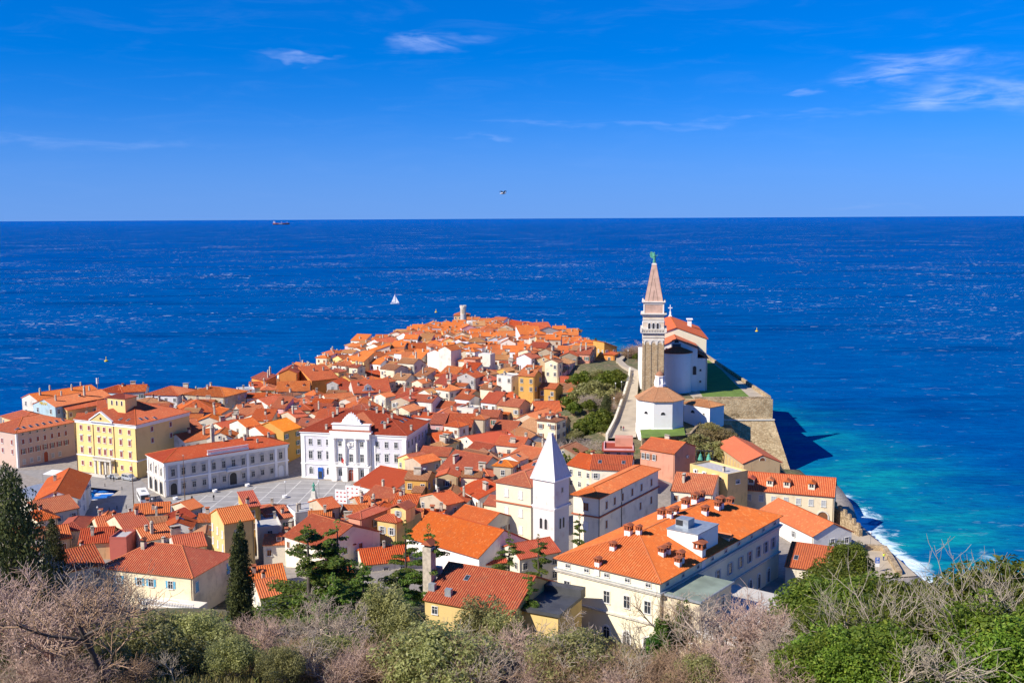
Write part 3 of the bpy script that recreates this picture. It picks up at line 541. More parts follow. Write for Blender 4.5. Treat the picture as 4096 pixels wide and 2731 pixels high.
def misc_me(kind):
    if kind in CACHE: return CACHE[kind]
    b = MB()
    if kind == 'skylight': b.box(-.45, .45, -.65, .65, 0, .12); b.box(-.36, .36, -.55, .55, .12, .135, 1); mats = [PM['metal'], PM['glass']]
    if kind == 'ac': b.box(-.45, .45, -.34, 0, -.32, .32); b.tube((.12, -.345, 0), (.12, -.36, 0), .24, n=10, mi=1); mats = [PM['white'], PM['dark']]
    if kind == 'door': b.box(-.55, .55, -.06, 0, 0, 2.2); b.box(-.65, -.55, -.1, 0, 0, 2.3, 1); b.box(.55, .65, -.1, 0, 0, 2.3, 1); b.box(-.65, .65, -.1, 0, 2.2, 2.32, 1); mats = [PM['wood'], PM['stonetrim']]
    if kind == 'antenna': b.tube((0, 0, -.5), (0, 0, 2.2), .03, n=4); [b.tube((-.5, 0, z), (.5, 0, z), .02, n=3) for z in (1.6, 1.9, 2.15)]; mats = [PM['rope']]
    if kind == 'dish': b.lathe([(.02, 0), (.28, .05), (.42, .14)], 10); b.tube((0, 0, 0), (0, 0, -.5), .04, n=4); mats = [PM['white']]
    if kind == 'dormer':
        b.box(-.8, .8, 0, 2.2, -1.0, 1.1); b.extr([(-1.05, 1.05), (1.05, 1.05), (0, 1.65)], -.25, 2.6, 1); b.box(-.5, .5, -.02, 0, .1, .9, 2); b.box(-.04, .04, -.05, 0, .1, .9); b.box(-.62, -.5, -.06, 0, 0, 1); b.box(.5, .62, -.06, 0, 0, 1)
        mats = [W['ivory'], RF['orange'], PM['glass']]
    CACHE[kind] = b.mesh(kind, mats); return CACHE[kind]

class House: pass
HOUSES = []
def facing(root_loc, yaw, off, nrm):
    c, s = math.cos(yaw), math.sin(yaw); px, py = root_loc[0] + c * off[0] - s * off[1], root_loc[1] + s * off[0] + c * off[1]
    nx_, ny_ = c * nrm[0] - s * nrm[1], s * nrm[0] + c * nrm[1]; l = math.hypot(px, py); return (-px * nx_ - py * ny_) / l
def put(me, name, parent, x, y, z, rz=0.0):
    return place(me, name, parent, (x, y, z), rz)
FACES = {'F': (0.0, lambda h, a: (a, -0.002, 0)), 'R': (math.pi / 2, lambda h, a: (h.w / 2 + .002, h.d / 2 + a, 0)), 'L': (-math.pi / 2, lambda h, a: (-h.w / 2 - .002, h.d / 2 - a, 0))}
def on_face(h, face, me, name, a, z, parent=None):
    rz, pf = FACES[face]; x, y, _ = pf(h, a); return put(me, name, parent or h.root, x, y, z, rz)
def win_grid(h, face, cols, zs, w=.95, ht=1.35, style='plain', mull=True, head=None, skip=0.0, margin=0.8, rng=random, xs_=None):
    width = h.w if face == 'F' else h.d
    xs = xs_ if xs_ is not None else ([0] if cols == 1 else [(-width / 2 + margin + w / 2) + i * (width - 2 * margin - w) / (cols - 1) for i in range(cols)])
    for z in zs:
        for x in xs:
            if skip and rng.random() < skip: continue
            on_face(h, face, window_me(w, ht, style, mull, head), 'window', x, z)
def house(L, Rr, depth, roof='gs', wall='cream', tiles='orange', zg=None, pitch=22, ov=.4, og=.18, name='house', rib=0.34, cat='house', win='auto', chim='auto', rng=None, label=None, group=None, info=None, zb=-4.0, tilesgeo=True, style=None):
    L, Rr = Vector(L), Vector(Rr); ze = L.z; v = Rr - L; yaw = math.atan2(v.y, v.x); wd = math.hypot(v.x, v.y)
    rng = rng or random.Random(int(abs(L.x * 131 + L.y * 17 + ze * 7)))
    h = House(); side = ov if roof in ('h', 'gf', 'sl', 'sr') else og
    h.w = max(2.0, wd - 2 * side); h.d = depth; nrm = Vector((math.sin(yaw), -math.cos(yaw)))     # outward normal of the front
    mid = (L + Rr) / 2; fx, fy = mid.x - nrm.x * ov, mid.y - nrm.y * ov
    if zg is None: zg = min(ze - 3, gz(fx - nrm.x * depth / 2, fy - nrm.y * depth / 2))
    h.zg = zg; h.he = ze - zg; h.yaw = yaw; h.root = thing(name, (fx, fy, zg), yaw, label, cat, group); h.roofkind = roof; h.wall = wall; h.tiles = tiles
    S, K, f, zr = slopes_of(roof, h.w, h.d, h.he, pitch, ov, og); h.f = f; h.zr = zr; h.nchim = 0; h.extras = []; h.rng = rng
    wm = W[wall]
    if roof == 'flat':
        b = MB(); b.box(-h.w / 2, h.w / 2, 0, h.d, zb, h.he - .55)
        h.wallo = b.build('wall', wm, h.root); b = MB(); t = .28; z0, z1 = h.he - .55, h.he
        b.box(-h.w / 2, h.w / 2, 0, t, z0, z1); b.box(-h.w / 2, h.w / 2, h.d - t, h.d, z0, z1); b.box(-h.w / 2, -h.w / 2 + t, t, h.d - t, z0, z1); b.box(h.w / 2 - t, h.w / 2, t, h.d - t, z0, z1)
        b.build('parapet', wm, h.root); b = MB(); b.box(-h.w / 2 + t, h.w / 2 - t, t, h.d - t, h.he - .55, h.he - .45); h.roof = b.build('roof', PM['concrete'], h.root); h.f = lambda x, y: h.he - .45
    else:
        h.wallo = walls_mesh(roof, h.w, h.d, h.he, f, zb).build('wall', wm, h.root)
        sb, tb = MB(), MB()
        for s in S: slope(sb, tb if tilesgeo else None, s, rib)
        for a, c in K: cap(sb, a, c)
        h.roof = sb.build('roof', RF[tiles], h.root)
        if tb.v: tag(tb.build('roof_tiles', RF[tiles], h.roof), kind='stuff')
    for face, off, nn in (('F', (0, 0), (0, -1)), ('R', (h.w / 2, h.d / 2), (1, 0)), ('L', (-h.w / 2, h.d / 2), (-1, 0))):
        setattr(h, 'see' + face, facing((fx, fy), yaw, off, nn))
    st = style or rng.choice(['plain', 'plain', 'plain', 'stone', 'brown', 'green', 'grey', 'closed_brown', 'closed_grey'])
    if win == 'auto': win = 2
    if win:
        for face in 'FRL':
            if getattr(h, 'see' + face) < 0.12: continue
            width = h.w if face == 'F' else h.d; cols = max(1, min(4, int(width / 2.7)))
            zs = [h.he - 1.75 - 2.9 * k for k in range(win) if h.he - 1.75 - 2.9 * k > 0.8]
            ww = .95 if width > 3.4 else .7
            win_grid(h, face, cols, zs, ww, 1.3, st, skip=0.22, rng=rng)
            if face == 'F' and roof == 'gf' and h.w > 6 and rng.random() < .5: on_face(h, 'F', window_me(.6, .7, 'plain', False), 'window', 0, h.he + .35)
    if chim == 'auto': chim = rng.choice([0, 0, 1, 1, 1, 2])
    for i in range(chim if roof != 'x' else 0): add_chimney(h, rng.choice([0, 0, 1, 1, 2, 3]))
    h.info = info; HOUSES.append(h); return h
def add_chimney(h, kind=0, x=None, y=None, dz=0.0):
    r = h.rng; x = r.uniform(-.38, .38) * h.w if x is None else x; y = r.uniform(.15, .85) * h.d if y is None else y
    h.nchim += 1; o = put(chimney_me(kind), 'chimney', h.roof, x, y, h.f(x, y) + dz, r.choice([0, math.pi / 2]) if kind in (1, 3) else 0); k = r.uniform(.8, 1.15); o.scale = (k, k, k * r.uniform(.85, 1.2)); return o
def add_sky(h, x, y):
    e = .05; gx_ = (h.f(x + e, y) - h.f(x - e, y)) / (2 * e); gy_ = (h.f(x, y + e) - h.f(x, y - e)) / (2 * e); n = Vector((-gx_, -gy_, 1)).normalized()
    o = put(misc_me('skylight'), 'skylight', h.roof, x, y, h.f(x, y) + .06); up = Vector((0, 0, 1)); d = Vector((gx_, gy_, 0))
    ya = (Vector((gx_, gy_, gx_ ** 2 + gy_ ** 2))).normalized() if d.length > 1e-4 else Vector((0, 1, 0)); xa = ya.cross(n)
    o.rotation_euler = Matrix((xa, ya, n)).transposed().to_euler(); h.extras.append('skylight')
def E(uL, vL, uR, vR, ze): return Q(uL, vL, ze), Q(uR, vR, ze)
# ---------------------------------------------------------------- St George's hill
def zv(u, v, y): return at(u, v, y).z
def ring(b, hw, z0, z1, mi=0, hw2=None): 
    h2 = hw if hw2 is None else hw2; b.prism([(-hw, -hw), (hw, -hw), (hw, hw), (-hw, hw)], z0, z1, mi, [(-h2, -h2), (h2, -h2), (h2, h2), (-h2, h2)])
def campanile():
    yf = 331.0; p = at(2611, 1591, yf); th = R(-8); cx, cy = p.x + 3.35 * -math.sin(th), yf + 3.35 * math.cos(th); Z = lambda v: zv(2611, v, yf) - 22.0
    r = thing('bell_tower', (cx, cy, 22.0), th, 'tall stone bell tower with pink pyramid spire and green angel beside the white church', 'bell tower')
    st = TRIM; hw = 3.35; zt = Z(1372)
    b = MB(); ring(b, hw, -4, zt); b.build('shaft', TOWER, r)
    for s in range(4):                       # tall blind arches on each side: pilasters and round heads
        rz = s * math.pi / 2; b = MB()
        for x in (-3.0, -1.02, 1.02, 3.0): b.box(x - .36, x + .36, -hw - .16, -hw + .02, -3, zt)
        b.build('pilasters', TOWER, r, (0, 0, 0), rz); b = MB()
        b.box(-hw - .2, hw + .2, -hw - .2, -hw + .02, zt + .75, zt + 1.35)
        for x in (-2.0, 0, 2.0):
            n = 6; arc = [(x + .66 * math.cos(math.pi * k / n), zt + .05 + .66 * math.sin(math.pi * k / n)) for k in range(n + 1)]
            for k in range(n): b.extr([arc[k], (arc[k][0], zt + .8), (arc[k + 1][0], zt + .8), arc[k + 1]] if arc[k][0] != arc[k + 1][0] else arc[:3], -hw - .17, -hw + .02)
            b.box(x - 1.0, x - .66, -hw - .17, -hw + .02, zt - .5, zt + .8); b.box(x + .66, x + 1.0, -hw - .17, -hw + .02, zt - .5, zt + .8)
        b.build('arch_frieze', st, r, (0, 0, 0), rz)
    b = MB(); ring(b, hw, zt, Z(1331)); b.build('upper_shaft', BELF, r)
    b = MB(); ring(b, hw + .2, Z(1350), Z(1345)); ring(b, hw + .3, Z(1336), Z(1332)); ring(b, 4.05, Z(1332), Z(1328)); b.build('lower_cornice', st, r)
    zb0, zb1 = Z(1328), Z(1315); bal = MB(); n = 15
    for s in range(4):
        for k in range(n):
            x = -3.75 + 7.5 * (k + .5) / n
            for (px, py) in (((x, -3.9), (x, 3.9), (-3.9, x), (3.9, x))[s],): bal.lathe([(.09, zb0), (.15, zb0 + .35), (.08, zb0 + .7), (.1, zb1 - .2)], 5, (px, py))
    bo = MB(); zr_ = zb1 - .25
    for (x0, x1, y0, y1) in ((-4.1, 4.1, -4.1, -3.7), (-4.1, 4.1, 3.7, 4.1), (-4.1, -3.7, -3.7, 3.7), (3.7, 4.1, -3.7, 3.7)): bo.box(x0, x1, y0, y1, zr_, zb1)
    for x in (-3.9, 3.9):
        for y in (-3.9, 3.9): bo.box(x - .28, x + .28, y - .28, y + .28, zb0, zb1 + .3)
    ba = bo.build('balcony', st, r); tag(bal.build('balusters', st, ba), kind='stuff')
    b = MB(); ring(b, hw - .05, Z(1331), Z(1266)); b.build('belfry', BELF, r)
    b = MB(); ring(b, hw + .02, Z(1290), Z(1281)); ring(b, hw + .08, Z(1279), Z(1276)); ring(b, hw + .02, Z(1315), Z(1309)); b.build('stone_bands', st, r)
    for s in range(4):
        a = s * math.pi / 2
        for x in (-1.95, 0, 1.95)[:3]:
            x *= .68; o = place(arch_me(.78, Z(1292) - Z(1316), 'white', 'dark', .2, .16, False), 'belfry_opening', r, (x * math.cos(a) + (hw + .03) * math.sin(a), x * math.sin(a) - (hw + .03) * math.cos(a), Z(1316)), a)
    b = MB(); ring(b, hw + .15, Z(1266), Z(1262)); ring(b, 3.7, Z(1262), Z(1257), 0, 4.05); ring(b, 4.1, Z(1257), Z(1252.5)); b.build('main_cornice', st, r)
    b = MB(); ring(b, 3.1, Z(1254), Z(1215)); b.build('drum', PINKST, r)
    b = MB()
    for x in (-3.05, 3.05):
        for y in (-3.05, 3.05): b.box(x - .2, x + .2, y - .2, y + .2, Z(1253), Z(1215))
    ring(b, 3.25, Z(1218), Z(1214)); ring(b, 3.3, Z(1214), Z(1209), 0, 3.65); ring(b, 3.7, Z(1209), Z(1205.5))
    for x in (-3.5, 3.5):
        for y in (-3.5, 3.5): b.lathe([(.2, Z(1205.5)), (.25, Z(1203)), (.05, Z(1199))], 6, (x, y))
    b.build('spire_cornice', st, r)
    b = MB(); zs0, zs1 = Z(1205.5), Z(1061); ring(b, 2.9, zs0, zs1, 0, .72); b.build('spire', PINKST, r)
    b = MB()
    for s in range(4):
        rot = Matrix.Rotation(s * math.pi / 2, 3, 'Z')
        for x0, x1, f0, f1 in ((-1.7, -.05, 0.0, .88), (1.3, .1, 0.0, .62), (-.3, .1, 0, .3)):
            q = lambda x, f: rot @ Vector((x, -(2.9 + (.72 - 2.9) * f) - .02, zs0 + (zs1 - zs0) * f)); b.tube(q(x0, f0), q(x1, f1), .06, n=4)
    b.build('spire_seams', PM['gutter'], r)
    b = MB(); ring(b, .8, zs1, zs1 + .35); ring(b, .55, zs1 + .35, Z(1054)); b.build('pedestal', st, r)
    # the angel: robe, torso, head, raised arm, two broad wings swept to the left
    z0 = Z(1054); ht = Z(1009) - z0; b = MB()
    b.lathe([(.42, z0), (.5, z0 + .1 * ht), (.36, z0 + .3 * ht), (.46, z0 + .42 * ht), (.40, z0 + .5 * ht), (.5, z0 + .62 * ht), (.42, z0 + .74 * ht), (.14, z0 + .79 * ht), (.24, z0 + .86 * ht), (.24, z0 + .93 * ht), (.1, z0 + .99 * ht)], 10)
    b.tube((.35, 0, z0 + .72 * ht), (.85, -.1, z0 + .62 * ht), .13, .1, 6); b.tube((.85, -.1, z0 + .62 * ht), (1.15, -.1, z0 + .8 * ht), .1, .07, 6)
    b.tube((-.3, .1, z0 + .72 * ht), (-.3, -.5, z0 + .55 * ht), .13, .09, 6); an = b.build('angel_statue', PM['bronze'], r); b = MB()
    for dy in (.18, .4):
        prof = [(-.15, .45), (-.75, .42), (-1.25, .55), (-1.5, .75), (-1.35, .95), (-.9, 1.03), (-.4, .95), (-.1, .75)]
        b.extr([(x, z0 + f * ht) for x, f in prof], dy, dy + .1)
    b.build('wings', PM['bronze'], an)
campanile()
def block(root, x, y, kind, w, d, ze, pitch, wall, tiles, ov=.4, og=.2, zb=-3, rib=.34, rz=0.0, tg=True):
    S, K, f, zr = slopes_of(kind, w, d, ze, pitch, ov, og); wo = walls_mesh(kind, w, d, ze, f, zb).build('wall', W[wall] if isinstance(wall, str) else wall, root, (x, y, 0), rz)
    sb, tb = MB(), MB(); [slope(sb, tb if tg else None, s, rib) for s in S]; [cap(sb, a, c) for a, c in K]
    ro = sb.build('roof', RF[tiles], root, (x, y, 0), rz)
    if tb.v: tag(tb.build('roof_tiles', RF[tiles], ro), kind='stuff')
    return f, zr, ro
def cone_roof(root, name, tiles, cx, cy, z0, z1, rad, a0, a1, n, r1=0.0, ribs=4):
    sb, tb = MB(), MB()
    for k in range(n):
        t0, t1 = a0 + (a1 - a0) * k / n, a0 + (a1 - a0) * (k + 1) / n; c = lambda t, rr, z: (cx + rr * math.cos(t), cy + rr * math.sin(t), z)
        pts = [c(t0, rad, z0), c(t1, rad, z0), (cx, cy, z1)] if r1 == 0 else [c(t0, rad, z0), c(t1, rad, z0), c(t1, r1, z1), c(t0, r1, z1)]
        slope(sb, tb, pts, .30); 
        if ribs > 3: cap(sb, pts[0], pts[-1], .12)
    o = sb.build(name, RF[tiles], root); tag(tb.build('roof_tiles', RF[tiles], o), kind='stuff'); return o
def church():
    r = thing('church', (54.6, 344.0, 22.0), R(-5.4), 'large white church with stepped orange roofs and a round apse on the hill', 'church')
    block(r, .8, 14, 'gf', 20.4, 40, 16.0, 20, 'palecream', 'smooth', .6, .4); f, zr, ro = block(r, 0, 0, 'gf', 13.8, 15, 14.3, 23, 'pure', 'smooth', .5, .4)
    b = MB(); n = 20; b.prism([(4.85 * math.cos(math.pi + math.pi * k / n), 4.85 * math.sin(math.pi + math.pi * k / n)) for k in range(n + 1)], -3, 13.2); b.build('apse', W['pure'], r)
    for r_, z0, z1 in ((5.05, 12.2, 12.45), (5.1, 13.0, 13.3)):
        b = MB()
        for k in range(n):
            a, c = math.pi + math.pi * k / n, math.pi + math.pi * (k + 1) / n; b.prism([(4.7 * math.cos(a), 4.7 * math.sin(a)), (r_ * math.cos(a), r_ * math.sin(a)), (r_ * math.cos(c), r_ * math.sin(c)), (4.7 * math.cos(c), 4.7 * math.sin(c))], z0, z1)
        b.build('apse_cornice', W['pure'], r)
    cone_roof(r, 'apse_roof', 'red', 0, 0.05, 13.3, 15.4, 5.4, math.pi, 2 * math.pi, 10, 0.0, 3)
    b = MB(); b.box(-1.3, 1.3, -.9, .3, 14.9, 15.9); b.build('roof_box', PM['lead'], r)
    b = MB(); b.box(6.9, 10.2, 1, 20, -3, 11.0); b.build('side_chapel', W['pure'], r); sb, tb = MB(), MB(); slope(sb, tb, [(10.7, .6, 10.9), (10.7, 20.4, 10.9), (6.9, 20.4, 12.9), (6.9, .6, 12.9)]); o = sb.build('side_roof', RF['red'], r); tag(tb.build('roof_tiles', RF['red'], o), kind='stuff')
    place(arch_me(1.5, 1.0, 'white', 'dark', .08, .12, False), 'lunette_window', r, (0, -.005, 16.2)); place(arch_me(1.1, 2.9, 'stonetrim', 'dark', .1, .12, False), 'arched_window', r, (6.0, -.005, 5.6))
    for z in (3.2, 7.0): place(window_me(.55, .6, 'stone', False), 'window', r, (8.0, .99, z))
    b = MB(); b.tube((9.9, .8, -1), (9.9, .8, 10.8), .08, n=6); b.build('downpipe', PM['gutter'], r)
    b = MB(); zt = f(0, 0) + 3; zc = 16 + 10.8 * math.tan(R(20)) - .2; b.box(.2, 1.4, 53.2, 54.4, zc - .4, zc + .6); b.box(.5, 1.1, 53.5, 54.1, zc + .6, zc + 2.0); b.box(.68, .92, 53.7, 53.95, zc + 2.0, zc + 4.6); b.box(.0, 1.6, 53.7, 53.95, zc + 3.3, zc + 3.6); b.build('gable_cross', W['pure'], r)
    b = MB(); b.box(6.3, 7.7, 38, 39.4, 16, 20.2); b.box(5.9, 8.1, 37.6, 39.8, 20.2, 20.6); b.build('chimney', W['pure'], r)
    b = MB(); b.box(-11.2, -9.42, 22, 54, -3, 8); b.build('west_block', W['pure'], r)
church()
def baptistery():
    cx, cy = 45.2, 316.0; r = thing('baptistery', (cx, cy, 16.0), 0, 'white octagonal baptistery with tan tiled roof and scrolled lantern below the bell tower', 'baptistery')
    Rr = 7.35; a0 = R(-66.9); P8 = lambda rr: [(rr * math.cos(a0 + k * math.pi / 4), rr * math.sin(a0 + k * math.pi / 4)) for k in range(8)]
    he = 8.7; b = MB(); b.prism(P8(Rr), -4, he); b.build('wall', W['pure'], r); b = MB(); b.prism(P8(Rr + .18), he - .35, he); b.build('cornice', W['pure'], r); b = MB(); b.prism(P8(Rr + .15), -4, .5); b.build('plinth', W['pure'], r)
    cone_roof(r, 'roof', 'tan', 0, 0, he, he + 3.7, Rr + .6, a0, a0 + 2 * math.pi, 8, 1.5)
    b = MB(); b.prism(P8(1.75), he + 3.4, he + 4.4); b.prism(P8(1.25), he + 4.4, he + 6.6); b.prism(P8(1.6), he + 6.6, he + 6.9)
    for k in range(8):
        t = a0 + k * math.pi / 4; q = lambda rr: (rr * math.cos(t), rr * math.sin(t))
        b.tube((*q(1.7), he + 4.4), (*q(1.55), he + 5.3), .22, .16, 5); b.tube((*q(1.55), he + 5.3), (*q(1.25), he + 6.5), .16, .1, 5)
    b.build('lantern', W['pure'], r); b = MB(); b.lathe([(1.35, he + 6.9), (1.3, he + 7.3), (1.0, he + 7.8), (.5, he + 8.15), (.12, he + 8.3), (.1, he + 9.0)], 12); b.build('lantern_dome', RF['tan'], r)
    for k, x in ((7, 0), (0, 0), (6, 0)):
        t = a0 + (k + .5) * math.pi / 4; ap = Rr * math.cos(math.pi / 8) + .01
        if k == 7: place(arch_me(.0 + 1.3, .9, 'white', 'dark', .06, .1, False), 'lunette_window', r, (ap * math.cos(t) - 3.2 * 0, ap * math.sin(t), 4.6), t + math.pi / 2)
        if k == 6: place(arch_me(1.3, .9, 'white', 'dark', .06, .1, False), 'lunette_window', r, (ap * math.cos(t), ap * math.sin(t), 4.6), t + math.pi / 2)
    b = MB(); t = a0 + .02; b.tube(((Rr + .1) * math.cos(t + math.pi / 4), (Rr + .1) * math.sin(t + math.pi / 4), 0), ((Rr + .1) * math.cos(t + math.pi / 4), (Rr + .1) * math.sin(t + math.pi / 4), he - .2), .07, n=6); b.build('downpipe', PM['gutter'], r)
baptistery()
h = house(Q(2727, 1612, 21.5), Q(2840, 1631, 21.5), 7, 'h', 'pure', 'tan', 16.0, 20, .35, win=0, chim=0, name='chapel_annex', label='low white annex with tan tiled roof beside the octagonal baptistery', cat='annex', info='x')
on_face(h, 'F', arch_me(1.5, .9, 'white', 'dark', .06, .1, False), 'lunette_window', -1.4, 2.9); on_face(h, 'F', window_me(.5, .5, 'stone', False), 'window', 3.0, 3.2)
# bastion: battered stone retaining wall with parapet
b = MB(); b.prism([(54, 321.5), (88.0, 320.5), (87.2, 432), (54, 432)], -2, 15.3, 0, [(54, 327.2), (83.2, 327), (82.8, 432), (54, 432)]); bas = tag(b.build('bastion_wall', BASTION), 'high battered stone bastion wall carrying the church terrace above the sea', 'bastion')
b = MB(); b.prism([(54, 327.6), (82.8, 327.4), (82.4, 432), (54, 432)], 15.7, 21.98); b.build('upper_wall', BASTION, bas); b = MB(); b.box(54, 83.4, 326.8, 327.6, 15.3, 15.7); b.build('string_course', PM['stonetrim'], bas)
b = MB(); b.prism([(58, 328.0), (82.3, 327.8), (82.3, 328.6), (58, 328.8)], 21.98, 22.75); b.prism([(81.6, 328.6), (82.3, 328.6), (80.8, 430), (80.1, 430)], 21.98, 23.0); b.build('parapet', STONE, bas)
def wall_run(name, pts, hgt, th, mat, label, cat='wall', merlon=None, drop=6.0, ztop=None):
    p0 = Vector(pts[0]); r = thing(name, p0, 0, label, cat)
    for i in range(len(pts) - 1):
        a, c = Vector(pts[i]) - p0, Vector(pts[i + 1]) - p0; d = (c - a); d.z = 0; L = d.length; n = Vector((-d.y, d.x, 0)).normalized() * (th / 2); bb = MB(); up = Vector((0, 0, hgt)); dn = Vector((0, 0, -drop))
        v = [a - n + dn, c - n + dn, c + n + dn, a + n + dn, a - n + up, c - n + up, c + n + up, a + n + up]; s = len(bb.v); bb.v += [tuple(x) for x in v]
        for f_ in ((0, 3, 2, 1), (4, 5, 6, 7), (0, 1, 5, 4), (1, 2, 6, 5), (2, 3, 7, 6), (3, 0, 4, 7)): bb.f.append(f_); bb.m.append(0); bb.uv.append(None)
        bb.build('wall', mat, r)
        if merlon:
            k = max(1, int(L / merlon)); me = CACHE.get('merlon')
            if me is None: q = MB(); q.prism([(-.55, -.3), (.55, -.3), (.55, .3), (-.55, .3)], -.05, 1.1, 0, [(-.5, -.28), (.52, -.28), (.5, .28), (-.5, .28)]); me = CACHE['merlon'] = q.mesh('merlon', mat)
            for j in range(k):
                q = a.lerp(c, (j + .5) / k); place(me, 'merlon', r, (q.x, q.y, q.z + hgt), math.atan2(d.y, d.x))
    return r
wall_run('ramp_wall', [p + Vector((-.25, 0, 0)) for p in RL[:5]], 1.3, .7, W['ivory'], 'pale plastered parapet wall along the left side of the church ramp')
wall_run('garden_wall', [Q(2240, 1718, 8.5), Q(2380, 1745, 11), Q(2432, 1752, 12.6)], 1.4, .5, STONE, 'stone wall stepping down from the foot of the church ramp to the town')
wall_run('retaining_wall', [Q(2566, 1760, 15.2), Q(2760, 1745, 15.2), Q(2800, 1700, 15.6)], 1.0, .7, STONE, 'stone retaining wall below the lawn of the baptistery', drop=10)
wall_run('town_wall', [Q(3310, 2002, 7.5), Q(3372, 2046, 6.7), Q(3443, 2118, 5.0)], 0, .9, STONE, 'crenellated stone sea wall running from the dormer house to the quay', merlon=2.0, drop=9)
wall_run('quay_wall', [Q(3460, 2182, 4.2), Q(3537, 2186, 4.2), Q(3598, 2286, 4.0)], .35, 1.1, STONE, 'low rubble parapet around the corner of the quay', drop=8)

# ---------------------------------------------------------------- St Francis: belfry, cloister blocks
def belfry():
    ze = 25.2; Cn = Q(2217, 1921, ze); Lf = Q(2133, 1906, ze); wd = 5.5; v = (Cn - Lf); v.z = 0; th = math.atan2(v.y, v.x); n = Vector((-math.sin(th), math.cos(th), 0)); ex = Vector((math.cos(th), math.sin(th), 0))
    c = Cn - ex * wd / 2 + n * wd / 2; r = thing('belfry', (c.x, c.y, 5.5), th, 'white square belfry with pale pyramid spire beside the cream convent', 'bell tower'); hw = wd / 2; he = ze - 5.5
    m, t, b_ = newmat('belfry_plaster'); nn = noise(t, .35, 5, .65); col = mixc(t, ramp(t, nn, .52, .72, 0, .6), (.70, .66, .62), (.54, .40, .34)); link(t, col, b_.inputs['Base Color']); b_.inputs['Roughness'].default_value = .9
    b = MB(); ring(b, hw, -3, he - .3); b.build('tower', m, r); b = MB(); ring(b, hw + .15, he - 6.6, he - 6.3); ring(b, hw + .3, he - 6.3, he - 6.05); b.build('middle_cornice', W['pure'], r); b = MB(); ring(b, hw + .2, he - .5, he - .3); ring(b, hw + .45, he - .3, he); b.build('cornice', W['pure'], r)
    zt = zv(2206, 1738, Cn.y + 2) - 5.5; b = MB(); ring(b, hw + .3, he, zt - .5, 0, .35); b.build('spire', wallmat('pale_grey_spire', (.66, .64, .62), .12, .5), r); b = MB()
    for x in (-1, 1):
        for y in (-1, 1): b.tube((x * (hw + .3), y * (hw + .3), he), (x * .35, y * .35, zt - .5), .12, n=5)
    for s in range(4):
        rot = Matrix.Rotation(s * math.pi / 2, 3, 'Z')
        for x in (-1.1, 1.1): b.tube(rot @ Vector((x, -hw - .3, he)), rot @ Vector((x * .15, -.5, zt - 1.2)), .07, n=4)
    ring(b, .42, zt - .5, zt); b.build('spire_ribs', W['pure'], r)
    for s in (0, 1, 2, 3):
        a = s * math.pi / 2
        for x in (-.62, .62): place(arch_me(.72, 2.3, 'white', 'dark', .1, .12, False), 'belfry_opening', r, (x * math.cos(a) + hw * math.sin(a) * 1.002, x * math.sin(a) - hw * math.cos(a) * 1.002, he - 10.9), a)
    place(window_me(.45, .9, 'stone', False), 'window', r, (hw + .003, .2, he - 2.6), math.pi / 2)
belfry()
LM = dict(win=0, chim=0, info='x')
h = house(Q(1972, 1924.5, 18.5), Q(2126, 1950, 18.5), 13, 'h', 'palecream', 'rust', 5.5, 20, .5, name='convent', label='cream convent wing with blind windows left of the white belfry', cat='convent', **LM)
def string_course(h, z, face='F', mat='tiles', proud=.35):
    b = MB(); w2 = h.w / 2
    if mat == 'tiles': b.box(-w2 - proud, w2 + proud, -proud, h.d + proud, z - .08, z + .18); o = b.build('string_course', RF['rust'], h.root)
    else: b.box(-w2 - proud, w2 + proud, -proud, h.d + proud, z - .15, z + .15); o = b.build('string_course', mat, h.root)
    return o
string_course(h, h.he - 4.6); win_grid(h, 'F', 2, [h.he - 2.3, h.he - 6.6, h.he - 10.6], 1.0, 1.7, 'closed_white', xs_=[-1.9, 2.0])
h = house(Q(2281, 1976, 18.5), Q(2400, 1994.7, 18.5), 31, 'h', 'ivory', 'orange', 5.5, 19, .5, name='convent', label='long cream convent wing with brown shutters behind the white belfry', cat='convent', **LM)
string_course(h, h.he - 4.4); win_grid(h, 'R', 6, [h.he - 2.4], 1.0, 1.7, 'closed_brown', xs_=[-12, -8, -4, 1, 6, 11.5]); win_grid(h, 'F', 1, [h.he - 2.4], 1.3, 1.8, 'closed_brown'); win_grid(h, 'R', 6, [h.he - 6.8], 1.0, 1.8, 'closed_brown', xs_=[-12, 5.5, 11.5]); win_grid(h, 'F', 1, [h.he - 6.8], 1.2, 1.8, 'closed_white')
b = MB(); b.tube((h.w / 2 + .1, -.1, -3), (h.w / 2 + .1, -.1, h.he), .09, n=6); b.build('downpipe', PM['dark'], h.root); b = MB(); b.tube((h.w / 2 + .1, 11, -3), (h.w / 2 + .1, 11, h.he), .09, n=6); b.build('downpipe', PM['dark'], h.root)
h = house(Q(1617, 2147, 11.5), Q(1912, 2233, 11.5), 15, 'gs', 'white', 'orange', 6.0, 27, .5, name='convent_church', label='long convent church roof of orange tiles below the cream convent wing', cat='church', **LM); CF = h

